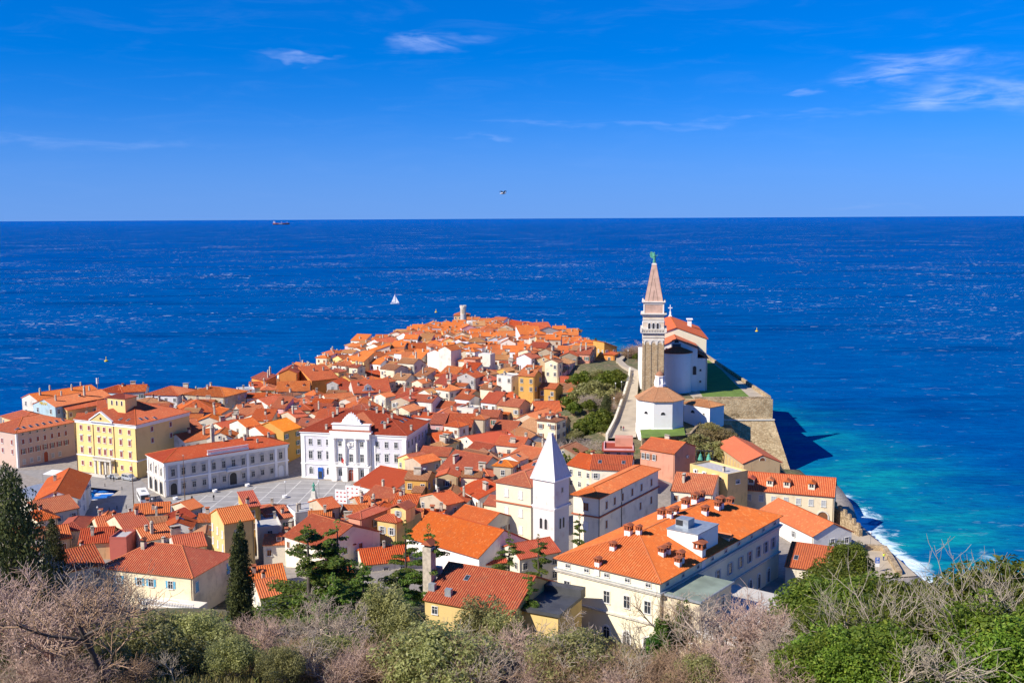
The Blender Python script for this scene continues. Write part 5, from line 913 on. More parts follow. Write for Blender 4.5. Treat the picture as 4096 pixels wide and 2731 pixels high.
# ---------------------------------------------------------------- houses placed one by one: eave corners in the photo, eave height, depth, roof, pitch, plaster, tiles, window rows, chimneys
HL = [
 # along the left seafront and behind the yellow palace
 (0, 1664, 82, 1690, 13, 10, 'h', 20, 'peach', 'orange', 1, 0), (380, 1566, 490, 1572, 14, 11, 'h', 18, 'paleblue', 'orange', 1, 1), (470, 1570, 582, 1566, 14, 10, 'gs', 20, 'palegrey', 'orange', 1, 2), (575, 1578, 712, 1582, 14, 14, 'h', 18, 'violet', 'orange', 1, 1),
 (728, 1576, 898, 1588, 14, 14, 'h', 17, 'beige', 'rust', 2, 3), (270, 1642, 440, 1612, 13.5, 12, 'gs', 20, 'yellow', 'orange', 1, 2), (560, 1632, 700, 1615, 13, 13, 'h', 19, 'beige', 'tan', 1, 2), (690, 1655, 870, 1648, 12, 16, 'h', 24, 'ivory', 'orange', 1, 2),
 (655, 1692, 745, 1685, 14, 11, 'h', 20, 'ochre', 'orange', 1, 0), (745, 1725, 820, 1712, 11, 12, 'gs', 22, 'paleblue', 'red', 1, 1), (575, 1772, 690, 1742, 11.5, 12, 'gs', 20, 'palegrey', 'orange', 1, 3), (740, 1770, 880, 1745, 11, 10, 'gs', 20, 'white', 'rust', 1, 2),
 (905, 1722, 1010, 1700, 12, 10, 'gs', 19, 'ivory', 'orange', 1, 2), (880, 1660, 960, 1648, 11.5, 10, 'gf', 23, 'cream', 'orange', 1, 1),
 # between the court palace and the big orange house
 (949, 1560, 1021, 1556, 13, 7, 'flat', 5, 'white', 'orange', 1, 1), (1000, 1552, 1075, 1548, 12, 9, 'gs', 20, 'ivory', 'orange', 1, 1), (1039, 1562, 1102, 1560, 12, 12, 'h', 22, 'yellow', 'orange', 1, 2), (1111, 1494, 1191, 1493, 17, 15, 'gf', 24, 'orange', 'red', 0, 2), (1060, 1524, 1112, 1518, 14.5, 12, 'sr', 18, 'orange', 'rust', 0, 2), (1190, 1508, 1245, 1524, 14, 12, 'sl', 18, 'orange', 'red', 0, 2),
 (1104, 1568, 1240, 1564, 12, 13, 'gs', 24, 'cream', 'rust', 1, 0), (985, 1592, 1084, 1588, 11.5, 8, 'gs', 14, 'white', 'orange', 1, 2), (985, 1612, 1072, 1622, 10.5, 9, 'gf', 22, 'white', 'orange', 1, 1), (1130, 1628, 1205, 1620, 11, 9, 'gs', 22, 'cream', 'orange', 1, 0), (965, 1665, 1068, 1655, 11, 12, 'gs', 26, 'beige', 'rust', 1, 2),
 (1210, 1630, 1260, 1621, 12, 10, 'gs', 24, 'pink', 'orange', 1, 0), (1226, 1594, 1305, 1590, 12, 10, 'gf', 22, 'grey', 'orange', 0, 1), (1137, 1727, 1207, 1709, 13.5, 12, 'gs', 22, 'ochre', 'bright', 3, 0), (1184, 1672, 1236, 1663, 14, 9, 'gs', 18, 'beige', 'orange', 1, 1), (1050, 1682, 1130, 1664, 12, 9, 'gs', 20, 'ivory', 'orange', 1, 1), (985, 1709, 1045, 1698, 14, 9, 'gs', 20, 'palegrey', 'orange', 1, 1), (1060, 1742, 1138, 1728, 12.5, 11, 'gs', 20, 'palegrey', 'orange', 1, 1),
 (1085, 1665, 1130, 1655, 10.5, 9, 'h', 22, 'cream', 'rust', 1, 2),
 # left edge of the old town
 (1274, 1430, 1322, 1428, 12, 9, 'flat', 0, 'white', 'orange', 1, 1), (1320, 1424, 1374, 1420, 13, 9, 'gf', 20, 'white', 'orange', 1, 2), (1345, 1448, 1453, 1450, 12.5, 14, 'gf', 24, 'yellow', 'orange', 0, 1), (1393, 1462, 1464, 1458, 12, 9, 'flat', 0, 'yellow', 'orange', 1, 1), (1335, 1508, 1409, 1503, 13, 11, 'h', 24, 'ochre', 'orange', 1, 0), (1282, 1498, 1330, 1496, 12, 9, 'h', 22, 'white', 'orange', 1, 1),
 (1514, 1454, 1606, 1450, 12.5, 12, 'h', 28, 'palegrey', 'orange', 1, 0), (1606, 1449, 1702, 1447, 12.5, 13, 'gs', 30, 'cream', 'rust', 1, 1), (1563, 1400, 1634, 1399, 11.5, 10, 'gs', 24, 'ivory', 'red', 1, 0), (1634, 1402, 1708, 1400, 12, 12, 'gs', 26, 'cream', 'red', 1, 1), (1463, 1374, 1528, 1380, 12, 14, 'gf', 24, 'white', 'orange', 1, 1), (1578, 1350, 1646, 1360, 12, 13, 'gf', 22, 'white', 'orange', 1, 1), (1476, 1410, 1562, 1408, 12, 11, 'sr', 18, 'ivory', 'orange', 1, 1),
 (1721, 1389, 1762, 1387, 16, 8, 'h', 22, 'grey', 'red', 1, 0), (1720, 1439, 1790, 1437, 12, 11, 'h', 26, 'white', 'red', 1, 1), (1414, 1574, 1566, 1566, 12.5, 15, 'gs', 26, 'palegrey', 'orange', 1, 1), (1478, 1516, 1544, 1508, 11.5, 11, 'gs', 24, 'beige', 'orange', 1, 1), (1301, 1535, 1355, 1537, 14, 9, 'gf', 24, 'grey', 'orange', 0, 0), (1361, 1566, 1413, 1563, 11.5, 12, 'gs', 24, 'beige', 'red', 1, 1),
 (1311, 1612, 1428, 1602, 11.5, 11, 'gs', 22, 'ivory', 'rust', 1, 1), (1445, 1606, 1528, 1614, 12, 12, 'gf', 24, 'cream', 'orange', 1, 1), (1562, 1592, 1596, 1600, 13.5, 10, 'sh', 14, 'salmon', 'orange', 2, 1), (1596, 1600, 1622, 1608, 13.5, 10, 'sh', 14, 'paleblue', 'orange', 2, 1), (1703, 1580, 1771, 1577, 12.5, 9, 'gs', 20, 'palegrey', 'orange', 2, 0), (1693, 1516, 1764, 1517, 12, 12, 'gf', 20, 'violet', 'orange', 1, 1), (1694, 1493, 1766, 1490, 12, 11, 'h', 22, 'white', 'orange', 1, 1), (1638, 1484, 1715, 1482, 12.5, 12, 'gf', 24, 'grey', 'orange', 1, 2),
 # towards the lighthouse
 (1964, 1281, 2014, 1284, 11.5, 9, 'gs', 22, 'white', 'orange', 1, 0), (1996, 1303, 2050, 1314, 10.5, 18, 'gs', 20, 'cream', 'orange', 1, 1), (2050, 1314, 2121, 1334, 10.5, 22, 'gs', 18, 'ivory', 'orange', 2, 2), (2150, 1314, 2208, 1312, 10.5, 16, 'gs', 20, 'peach', 'orange', 1, 3), (2165, 1342, 2232, 1339, 9, 14, 'h', 20, 'ivory', 'orange', 1, 1), (2052, 1352, 2131, 1350, 14, 12, 'gs', 18, 'grey', 'red', 2, 1), (1928, 1337, 1978, 1336, 15, 10, 'sh', 10, 'stone', 'rust', 1, 0), (1902, 1369, 1976, 1370, 12, 9, 'flat', 0, 'violet', 'orange', 0, 2), (1990, 1350, 2046, 1350, 12, 12, 'gs', 24, 'ivory', 'red', 0, 1), (2005, 1389, 2053, 1388, 12, 11, 'gs', 28, 'cream', 'brown', 1, 0),
 (2067, 1401, 2136, 1400, 14, 10, 'gs', 18, 'ochre', 'red', 2, 0), (2138, 1402, 2162, 1402, 15, 12, 'flat', 0, 'cream', 'orange', 2, 0), (2162, 1406, 2262, 1440, 13, 9, 'sl', 10, 'lilac', 'red', 1, 1), (2172, 1390, 2258, 1418, 14, 8, 'sl', 10, 'cream', 'red', 0, 1), (2256, 1402, 2324, 1404, 14, 9, 'gf', 24, 'pink', 'bright', 1, 0), (2192, 1383, 2250, 1382, 13, 10, 'gs', 22, 'palegrey', 'orange', 1, 1), (1877, 1444, 1945, 1436, 12, 11, 'gf', 24, 'yellow', 'orange', 1, 1), (1960, 1422, 2022, 1421, 13, 10, 'gs', 22, 'yellow', 'rust', 0, 1),
 (1917, 1470, 1970, 1468, 13, 9, 'gs', 28, 'white', 'red', 1, 0), (1995, 1479, 2060, 1479, 12.5, 11, 'gs', 28, 'ivory', 'red', 1, 0), (2104, 1474, 2171, 1474, 15, 11, 'gf', 26, 'beige', 'orange', 1, 0), (2172, 1472, 2244, 1463, 13.5, 10, 'sr', 12, 'peach', 'orange', 0, 1), (1950, 1508, 2022, 1510, 12, 12, 'gf', 22, 'white', 'orange', 0, 1), (2046, 1490, 2102, 1489, 13, 9, 'gf', 26, 'yellow', 'orange', 1, 1), (2105, 1564, 2165, 1562, 14.5, 10, 'gs', 34, 'cream', 'rust', 1, 0), (2042, 1562, 2092, 1556, 12, 10, 'gs', 24, 'white', 'orange', 0, 0), (2240, 1537, 2288, 1537, 15, 9, 'gs', 26, 'cream', 'orange', 1, 0), (1985, 1535, 2032, 1533, 12, 9, 'gs', 26, 'lilac', 'red', 0, 1), (1800, 1556, 1862, 1545, 12, 8, 'gs', 20, 'white', 'orange', 1, 1), (1818, 1510, 1890, 1505, 12, 12, 'h', 22, 'palegrey', 'orange', 0, 1),
 (2416, 1392, 2472, 1388, 25, 9, 'sl', 20, 'ochre', 'orange', 0, 0), (2412, 1418, 2460, 1420, 22.5, 6, 'h', 22, 'orange', 'orange', 0, 0), (2302, 1382, 2370, 1380, 15, 11, 'h', 22, 'yellow', 'orange', 1, 1),
 # behind and beside the town hall
 (1400, 1652, 1552, 1640, 12.5, 13, 'h', 30, 'beige', 'red', 0, 3), (1718, 1695, 1779, 1697, 14.5, 11, 'gs', 22, 'pink', 'red', 3, 0), (1770, 1718, 1883, 1722, 13, 14, 'gs', 28, 'cream', 'rust', 1, 0), (1886, 1667, 1993, 1670, 14.5, 9, 'gs', 18, 'salmon', 'red', 2, 1), (1727, 1660, 1810, 1664, 12.5, 10, 'gf', 22, 'pink', 'orange', 0, 1), (1719, 1779, 1772, 1786, 12.5, 9, 'h', 22, 'stone', 'tan', 0, 2), (1775, 1790, 1830, 1782, 11, 8, 'sh', 18, 'red', 'orange', 0, 1), (1662, 1852, 1730, 1838, 11, 8, 'gs', 22, 'yellow', 'rust', 1, 1), (1685, 1856, 1768, 1838, 13, 7, 'gs', 18, 'beige', 'orange', 0, 0), (1743, 1884, 1895, 1915, 11, 15, 'gs', 30, 'ivory', 'red', 0, 1), (1811, 1836, 1905, 1856, 12, 9, 'gs', 26, 'grey', 'brown', 0, 1),
 (1413, 1937, 1561, 1972, 10, 19, 'gs', 18, 'white', 'smooth', 0, 0), (1301, 2039, 1367, 2026, 12, 8, 'gs', 20, 'beige', 'orange', 0, 0), (1383, 2065, 1446, 2077, 15, 9, 'h', 20, 'salmon', 'orange', 0, 0), (1498, 2077, 1587, 2091, 14.5, 10, 'h', 26, 'yellow', 'orange', 0, 1), (1787, 2021, 1860, 2003, 13, 10, 'gs', 18, 'beige', 'orange', 1, 1), (1640, 1968, 1765, 1958, 10.5, 10, 'flat', 0, 'white', 'orange', 0, 0), (1835, 1955, 1912, 1996, 11.5, 12, 'gs', 20, 'white', 'orange', 1, 1), (1790, 2078, 1930, 2114, 10, 11, 'gs', 22, 'ivory', 'orange', 0, 0), (1130, 2142, 1292, 2196, 12.5, 15, 'gs', 22, 'ivory', 'rust', 1, 0), (1290, 2196, 1425, 2176, 11.5, 9, 'h', 22, 'cream', 'rust', 0, 0),
 (1450, 2262, 1640, 2242, 9.5, 9, 'gs', 22, 'ivory', 'orange', 0, 1), (1975, 1640, 2080, 1662, 12, 8, 'sl', 22, 'peach', 'orange', 0, 1), (2055, 1678, 2155, 1690, 13, 13, 'gf', 26, 'beige', 'orange', 0, 1), (2140, 1655, 2250, 1652, 13.5, 12, 'gs', 26, 'ivory', 'orange', 0, 2), (2245, 1637, 2328, 1637, 13, 14, 'gs', 28, 'stone', 'tan', 0, 0), (2180, 1690, 2245, 1690, 12.5, 9, 'gs', 24, 'palegrey', 'red', 0, 1), (2193, 1708, 2258, 1711, 14, 10, 'gs', 26, 'tan', 'brown', 0, 0), (2070, 1700, 2160, 1735, 12.5, 9, 'gs', 24, 'white', 'tan', 0, 1), (1958, 1735, 2050, 1742, 10.5, 13, 'gs', 26, 'white', 'red', 0, 1),
 (2095, 1770, 2195, 1762, 13, 14, 'gf', 27, 'grey', 'tan', 0, 0), (1955, 1798, 2040, 1795, 10.5, 14, 'gs', 28, 'ivory', 'red', 0, 0), (2028, 1822, 2125, 1842, 13.5, 12, 'gs', 18, 'orange', 'orange', 0, 1), (1932, 1885, 2080, 1872, 11.5, 16, 'gf', 26, 'beige', 'tan', 0, 2), (1816, 1756, 1908, 1784, 12.5, 15, 'gf', 18, 'ivory', 'smooth', 0, 0), (2240, 1590, 2310, 1600, 13.5, 12, 'gs', 24, 'white', 'rust', 0, 1), (2160, 1580, 2212, 1578, 12, 9, 'gs', 20, 'yellow', 'orange', 1, 0), (2120, 1610, 2230, 1600, 12.5, 10, 'gf', 24, 'ivory', 'orange', 0, 1), (2305, 1540, 2350, 1540, 15, 7, 'gs', 26, 'beige', 'rust', 0, 0),
 # right of the belfry, below the church hill
 (2360, 1876, 2524, 1883, 15, 11, 'gs', 24, 'ivory', 'red', 0, 0), (2265, 1858, 2365, 1880, 14, 10, 'gs', 24, 'cream', 'orange', 0, 1), (2556, 1792, 2698, 1815, 16.5, 11, 'gs', 20, 'salmon', 'orange', 0, 1), (2412, 1795, 2538, 1797, 16, 10, 'flat', 0, 'pink', 'orange', 1, 0), (2679, 1962, 2852, 1978, 13.5, 13, 'gs', 24, 'ivory', 'rust', 0, 1), (2753, 1854, 2908, 1897, 17, 7, 'flat', 0, 'yellow', 'orange', 0, 1), (2971, 1855, 3132, 1850, 14, 24, 'gf', 22, 'tan', 'smooth', 0, 0), (2953, 1957, 3340, 1988, 10.8, 11, 'gs', 30, 'cream', 'orange', 0, 0),
 (3034, 2040, 3250, 2146, 8.8, 10, 'gs', 25, 'white', 'orange', 1, 0), (3246, 2147, 3357, 2148, 6.6, 7.5, 'h', 24, 'yellow', 'orange', 0, 0), (3137, 2264, 3352, 2294, 10.5, 13, 'gs', 24, 'ivory', 'red', 0, 0),
 (2080, 2238, 2246, 2206, 11.5, 8, 'gs', 24, 'ivory', 'orange', 0, 0), (1905, 2262, 2090, 2246, 9.5, 7, 'gs', 20, 'ivory', 'orange', 0, 0),
 # front row on the left
 (895, 2097, 1021, 2076, 16, 9, 'gs', 24, 'yellow', 'bright', 0, 0), (980, 2030, 1045, 2022, 15, 8, 'sh', 10, 'ochre', 'orange', 2, 1), (532, 2060, 680, 2049, 8.5, 8, 'gs', 20, 'ivory', 'orange', 0, 2), (501, 2128, 608, 2105, 10, 11, 'gs', 24, 'cream', 'orange', 0, 2), (310, 2178, 452, 2168, 9, 9, 'gs', 24, 'peach', 'orange', 0, 1), (578, 2166, 696, 2142, 9, 9, 'gs', 22, 'ivory', 'orange', 0, 2), (763, 2040, 816, 2025, 9.5, 7, 'gs', 20, 'cream', 'bright', 1, 0), (395, 2122, 505, 2105, 9, 9, 'gs', 22, 'cream', 'orange', 0, 2), (430, 2150, 505, 2150, 10.5, 6, 'flat', 0, 'red', 'orange', 0, 0), (700, 2100, 790, 2085, 8.5, 9, 'sr', 14, 'grey', 'red', 0, 1),
 (127, 2009, 322, 1995, 9, 25, 'gf', 24, 'white', 'orange', 0, 1), (150, 2065, 320, 2030, 9, 11, 'gs', 22, 'ivory', 'rust', 0, 1), (150, 2085, 240, 2068, 10, 8, 'h', 24, 'cream', 'orange', 0, 1), (220, 2125, 335, 2120, 9, 10, 'h', 22, 'ivory', 'red', 0, 0), (225, 2160, 290, 2150, 9, 9, 'gs', 22, 'beige', 'orange', 0, 0),
 (390, 2270, 772, 2312, 15, 13, 'h', 26, 'cream', 'orange', 0, 0), (215, 2300, 420, 2255, 15.5, 10, 'gs', 26, 'ivory', 'rust', 0, 1), (700, 2200, 830, 2182, 9.5, 9, 'gs', 20, 'ivory', 'orange', 0, 2), (1075, 2085, 1175, 2065, 11, 9, 'gs', 20, 'palegrey', 'orange', 0, 1), (1180, 2052, 1300, 2035, 9, 8, 'flat', 0, 'white', 'orange', 0, 2), (1030, 2110, 1130, 2100, 12, 10, 'flat', 0, 'palegrey', 'orange', 2, 1),
 (1690, 2398, 2052, 2465, 15.0, 17, 'gs', 24, 'yellow', 'rust', 0, 0),
 (1040, 2395, 1130, 2380, 11, 9, 'gs', 22, 'ivory', 'orange', 0, 1), (1000, 2350, 1150, 2330, 10.5, 10, 'gs', 22, 'beige', 'orange', 0, 1), (1250, 2330, 1420, 2310, 9, 9, 'gs', 22, 'ivory', 'rust', 0, 1), (1450, 1985, 1560, 2008, 9.5, 9, 'gs', 22, 'cream', 'rust', 0, 2), (1560, 2035, 1660, 2040, 10.5, 10, 'gs', 24, 'yellow', 'orange', 1, 2), (1230, 2095, 1330, 2090, 10.5, 8, 'gs', 22, 'cream', 'rust', 1, 1), (1440, 2030, 1500, 2022, 10, 8, 'gs', 20, 'beige', 'orange', 0, 2),
]
LAB = {   # labels written by hand for houses that stand out: key = first pixel pair
 (1111, 1494): ('house', 'big bright orange gabled house on the left seafront'), (1345, 1448): ('house', 'large gabled house with bare yellow gable wall near the left seafront'), (1137, 1727): ('house', 'ochre house with bright orange roof squeezed between court palace and town hall'),
 (1718, 1695): ('house', 'tall pink house right behind the town hall'), (2162, 1406): ('house', 'lilac pink house with long sloping roof right of centre'), (2256, 1402): ('house', 'small pink gabled house with bright orange roof near the cypress'), (2067, 1401): ('house', 'ochre house with two rows of balconies right of centre'),
 (1413, 1937): ('house', 'plain white hall with large smooth orange roof in front of the town hall'), (1383, 2065): ('house', 'narrow tall salmon red house in the foreground'), (1498, 2077): ('house', 'yellow house with shuttered windows next to the narrow salmon house'), (895, 2097): ('house', 'tall yellow house with bright orange roof behind the forked cypress'),
 (2971, 1855): ('hall', 'long tan hall with smooth orange roof below the bastion'), (2953, 1957): ('house', 'long cream house with four dormers on the shore'), (3034, 2040): ('house', 'white gabled house between the cream palace and the dormer house'), (3246, 2147): ('house', 'small yellow house with hipped orange roof beside the crenellated wall'), (3137, 2264): ('house', 'pale house with half shaded dark red roof right of the palace'),
 (390, 2270): ('house', 'foreground house with hipped orange roof and sky blue shutters'), (1690, 2398): ('house', 'yellow foreground villa with red roof and one tall square chimney'), (2556, 1792): ('house', 'salmon house with orange roof just below the baptistery'), (2412, 1795): ('house', 'pink flat roofed house with terrace at the foot of the ramp'), (2753, 1854): ('house', 'yellow flat roofed building with air conditioners behind the palace'),
 (2679, 1962): ('house', 'pale house with long rust tiled roof between convent and palace'), (2360, 1876): ('house', 'house with brick red roof and skylights behind the convent roof'), (2028, 1822): ('house', 'orange plastered house with air conditioners left of the belfry spire'), (1414, 1574): ('house', 'pale grey house with blue shutters and a shaped dormer gable'), (2416, 1392): ('house', 'ochre house at the top of the church ramp'), (2412, 1418): ('house', 'low orange annex below the ochre house at the ramp'),
 (1816, 1756): ('house', 'ivory hall with smooth orange roof right of the town hall'), (2240, 1537): ('house', 'cream house with dark blue shutters at the edge of the gardens'), (1964, 1281): ('house', 'white gabled house right of the lighthouse'), (1928, 1337): ('house', 'bare stone tower house between lighthouse and church'), (1400, 1652): ('house', 'wide brick red hipped roof directly behind the town hall'), (2052, 1352): ('house', 'big grey house with brick red roof towards the right shore'),
}
BY = {}
def pipe(h):
    if 'pipe' not in CACHE: b = MB(); b.tube((0, 0, 0), (0, 0, 1), .06, n=5); CACHE['pipe'] = b.mesh('downpipe', PM['gutter'])
    put(CACHE['pipe'], 'downpipe', h.root, h.w / 2 - .25, -.07, -2).scale = (1, 1, h.he + 1.7)
MANUAL = {(2953, 1957), (3137, 2264), (2971, 1855), (2753, 1854), (2556, 1792), (2028, 1822), (1414, 1574), (1498, 2077), (1383, 2065), (895, 2097), (390, 2270), (1690, 2398), (1413, 1937), (3246, 2147), (1111, 1494), (1060, 1524), (1190, 1508), (1345, 1448)}
for i, (uL, vL, uR, vR, ze, dep, rf, pt_, wl, tl, wn_, ch) in enumerate(HL):
    L, Rr = E(uL, vL, uR, vR, ze); lab = LAB.get((uL, vL)); far = L.y > 420
    h = house(L, Rr, dep, rf, wl, tl, None, pt_, .35 if far else .45, win=wn_ if wn_ else (0 if (uL, vL) in MANUAL or (rf == 'flat' and L.y < 300) else 'auto'), chim=min(ch, 2), name='hall' if lab and lab[0] == 'hall' else 'house', rib=.42 if far else .44, label=lab[1] if lab else None, cat=lab[0] if lab else 'house', group='houses of the old town', info='x' if lab else None)
    BY[(uL, vL)] = h
    if h.seeF > .2 and rf != 'flat': pipe(h)
# details of the nearer ones
h = BY[(2953, 1957)]
for fr in (.12, .32, .50, .76): put(misc_me('dormer'), 'dormer', h.root, -h.w / 2 + h.w * fr, 1.2, h.he + 1.5)
win_grid(h, 'F', 7, [h.he - 1.9], 1.0, 1.5, 'closed_grey', margin=2); on_face(h, 'F', arch_me(2.4, 3.4, 'stonetrim', 'wood', .2, .3, False), 'arched_gate', h.w / 2 - 2.6, -.2 + max(0, h.he - 8.2))
h = BY[(3137, 2264)]; win_grid(h, 'F', 1, [h.he - 2.2], 1.1, 1.4, 'grey', xs_=[1.2]); win_grid(h, 'F', 1, [h.he - 6], .5, .5, 'plain', False, xs_=[3.4]); add_sky(h, -h.w * .34, 2.2); o = add_chimney(h, 0, h.w * .33, 1.5)
h = BY[(3034, 2040)]; on_face(h, 'F', window_me(.9, .9, 'closed_red'), 'window', -h.w * .2, h.he - 1.6)
h = BY[(2971, 1855)]; on_face(h, 'F', arch_me(1.5, .9, 'white', 'wood', .06, .1, False), 'lunette_window', 0, h.he + .6)
for k in range(7): b = MB(); y = 2 + k * 2.6; b.box(-h.w / 2 - .25, -h.w / 2 + .02, y - .2, y + .2, -1, h.he - 1.2); b.build('pier', W['yellow'], h.root)
h = BY[(2753, 1854)]
for k, x in enumerate((-4.3, -2.9, -1.2, .4, 2.2)): on_face(h, 'F', misc_me('ac'), 'air_conditioner', x, h.he - 1.4 - .7 * (k % 2)).scale = (1.4, 1.4, 1.4)
on_face(h, 'F', window_me(1.4, .6, 'closed_brown', False), 'window', 3.8, h.he - 1.5); on_face(h, 'R', window_me(1.2, .9, 'plain'), 'window', 0, h.he - 2.4)
h = BY[(2360, 1876)]; add_sky(h, -h.w * .3, 2.5); add_sky(h, h.w * .3, 2.6); b = MB(); b.box(-1.6, 1.6, 1.6, 3.6, h.f(0, 1.6) - .2, h.f(0, 1.6) + .12); b.build('roof_terrace', PM['wood'], h.roof)
h = BY[(2556, 1792)]; win_grid(h, 'F', 3, [h.he - 2.0], .8, 1.5, 'brown', xs_=[-4.5, -3.0, -1.0]); on_face(h, 'R', misc_me('ac'), 'air_conditioner', 1, h.he - 2)
h = BY[(2412, 1795)]; b = MB(); b.box(-h.w / 2 - .5, h.w / 2 + .3, -.9, h.d + .2, h.he - .62, h.he - .44); b.build('terrace_edge', RF['red'], h.root); b = MB(); b.box(-1, 4, 5, 9, h.he - .5, h.he + 2.0); b.build('roof_room', W['salmon'], h.root)
h = BY[(2028, 1822)]; [on_face(h, 'F', misc_me('ac'), 'air_conditioner', x, z).scale.__setitem__(slice(None), (1.2, 1.2, 1.2)) for x, z in ((-.8, h.he - 1.2), (-3.0, h.he - 3.4))]
h = BY[(1414, 1574)]; win_grid(h, 'F', 3, [h.he - 1.7], .9, 1.3, 'blue', xs_=[-5, -1, 3.2]); b = MB(); b.extr([(-2.2, 0), (2.2, 0), (2.2, .8), (1.5, 1.2), (1.3, 2.4), (0, 3.2), (-1.3, 2.4), (-1.5, 1.2), (-2.2, .8)], 0, .4); o = b.build('shaped_gable', W['grey'], h.root, (-1.6, .6, h.he + .1)); put(window_me(.8, 1.2, 'blue'), 'window', o, 0, -.002, 1.4); b = MB(); b.extr([(-1.5, .4), (1.5, .4), (0, 2.9)], .4, 4.5); b.build('gable_roof', RF['orange'], o)
h = BY[(2240, 1537)]; 
for c in list(h.root.children):
    if c.name.startswith('window'): bpy.data.objects.remove(c)
win_grid(h, 'F', 2, [h.he - 1.7], 1.0, 1.4, 'closed_blue', margin=.9); put(misc_me('dormer'), 'dormer', h.root, 0, 1.6, h.he + .9).scale = (.7, .7, .7)
h = BY[(1514, 1454)]; put(misc_me('dormer'), 'dormer', h.root, 0, 1.0, h.he + .9).scale = (1.2, 1, 1.2)
h = BY[(2005, 1389)]; put(misc_me('dormer'), 'dormer', h.root, 0, 1.6, h.he + 1.2).scale = (.8, .8, .8)
h = BY[(1104, 1568)]; put(misc_me('dormer'), 'dormer', h.root, -2.5, 3.0, h.he + 1.6).scale = (.5, .6, .6); put(misc_me('dormer'), 'dormer', h.root, 4.0, 3.0, h.he + 1.6).scale = (.5, .6, .6)
h = BY[(1498, 2077)]; win_grid(h, 'F', 2, [h.he - 2.2, h.he - 6.0], .9, 1.5, 'grey'); b = MB(); b.box(-.2, 3.8, 1.8, 5.5, h.he - .5, h.f(1.8, 3.6) + 2.0); o = b.build('roof_room', W['yellow'], h.root); S, K, f_, _ = slopes_of('gf', 4.0, 3.9, h.f(1.8, 3.6) + 2.0, 22, .3, .25); sb = MB(); [slope(sb, None, s_) for s_ in S]; sb.build('room_roof', RF['red'], o, (1.8, 1.7, 0)); put(window_me(.8, 1.2, 'grey'), 'window', o, 1.8, 1.795, h.f(1.8, 3.6) + .8)
h = BY[(1383, 2065)]; win_grid(h, 'R', 1, [h.he - 2.0, h.he - 5.6, h.he - 9], .8, 1.5, 'brown'); 
h = BY[(895, 2097)]; win_grid(h, 'L', 3, [h.he - 2.6, h.he - 5.6], .7, 1.4, 'closed_white'); win_grid(h, 'F', 1, [h.he - 2.4], .8, 1.4, 'grey', xs_=[-.2])
h = BY[(390, 2270)]; win_grid(h, 'F', 4, [h.he - 1.9], .95, 1.4, 'sky', xs_=[-6, -1.5, 1.0, 5.2]); win_grid(h, 'R', 2, [h.he - 2.2], 1.0, 1.9, 'closed_blue'); add_chimney(h, 1, -4, 5); add_chimney(h, 0, -1, 7); b = MB(); b.box(1, h.w / 2 + 3, -4.2, -.05, -3, h.he - 4.4); o = b.build('terrace', W['ivory'], h.root); balustrade(h, 'balustrade', 1.2, h.w / 2 + 2.8, -4.0, h.he - 4.4, 1.0)
h = BY[(1690, 2398)]; ch = None
b = MB(); x, y = px_local(h, 1718, 2322, 2); b.box(x - .85, x + .85, y - .85, y + .85, h.he - 1, h.f(x, y) + 6.2); o = b.build('tall_chimney', PM['chim'], h.roof); b = MB(); zt = h.f(x, y) + 6.2; b.box(x - .6, x + .6, y - .6, y + .6, zt, zt + .5, 1); b.extr([(x - 1.1, zt + .5), (x + 1.1, zt + .5), (x, zt + 1.4)], y - 1.1, y + 1.1); b.build('chimney_hood', [RF['red'], PM['dark']], o)
for (u, v) in ((1730, 2358), (1795, 2380), (1755, 2290)): x, y = px_local(h, u, v, 2); b = MB(); b.box(x - .6, x + .6, y - .4, y + .4, h.f(x, y) - .6, h.f(x, y) + 1.2); b.build('vent_box', PM['metal'], h.roof)
add_sky(h, *px_local(h, 1868, 2312, 2)); b = MB(); w2 = h.w / 2
b.box(w2 - 1.5, w2 + 6.5, 3.5, 13.5, -4, h.he - .3); o = b.build('side_wing', W['yellow'], h.root); b = MB(); b.prism([(w2 - 4, 3.0), (w2 + 7, 3.0), (w2 + 7, 14), (w2 - 4, 14)], h.he - .3, h.he + .25); b.box(w2 - 4, w2 + 7, 12, 14, h.he + .25, h.he + 1.4); b.build('sheet_roof', PM['lead'], o); put(window_me(1.2, 1.7, 'plain', False), 'window', o, w2 + 4.6, 3.495, h.he - 5)
win_grid(h, 'F', 1, [h.he - 1.6], 1.0, 1.3, 'plain', xs_=[-6.5])
# the round grey roofed building at the left
p = Q(185, 1990, 7.0); r = thing('round_building', (p.x, p.y + 5, 3), 0, 'low round building with flat grey roof behind the tall left cypress', 'building'); b = MB(); b.lathe([(8.4, -3), (8.4, 4.6)], 32); b.build('wall', W['ivory'], r); b = MB(); b.lathe([(8.8, 4.6), (8.8, 5.0), (8.2, 5.1)], 32); b.build('roof', PM['metal'], r)

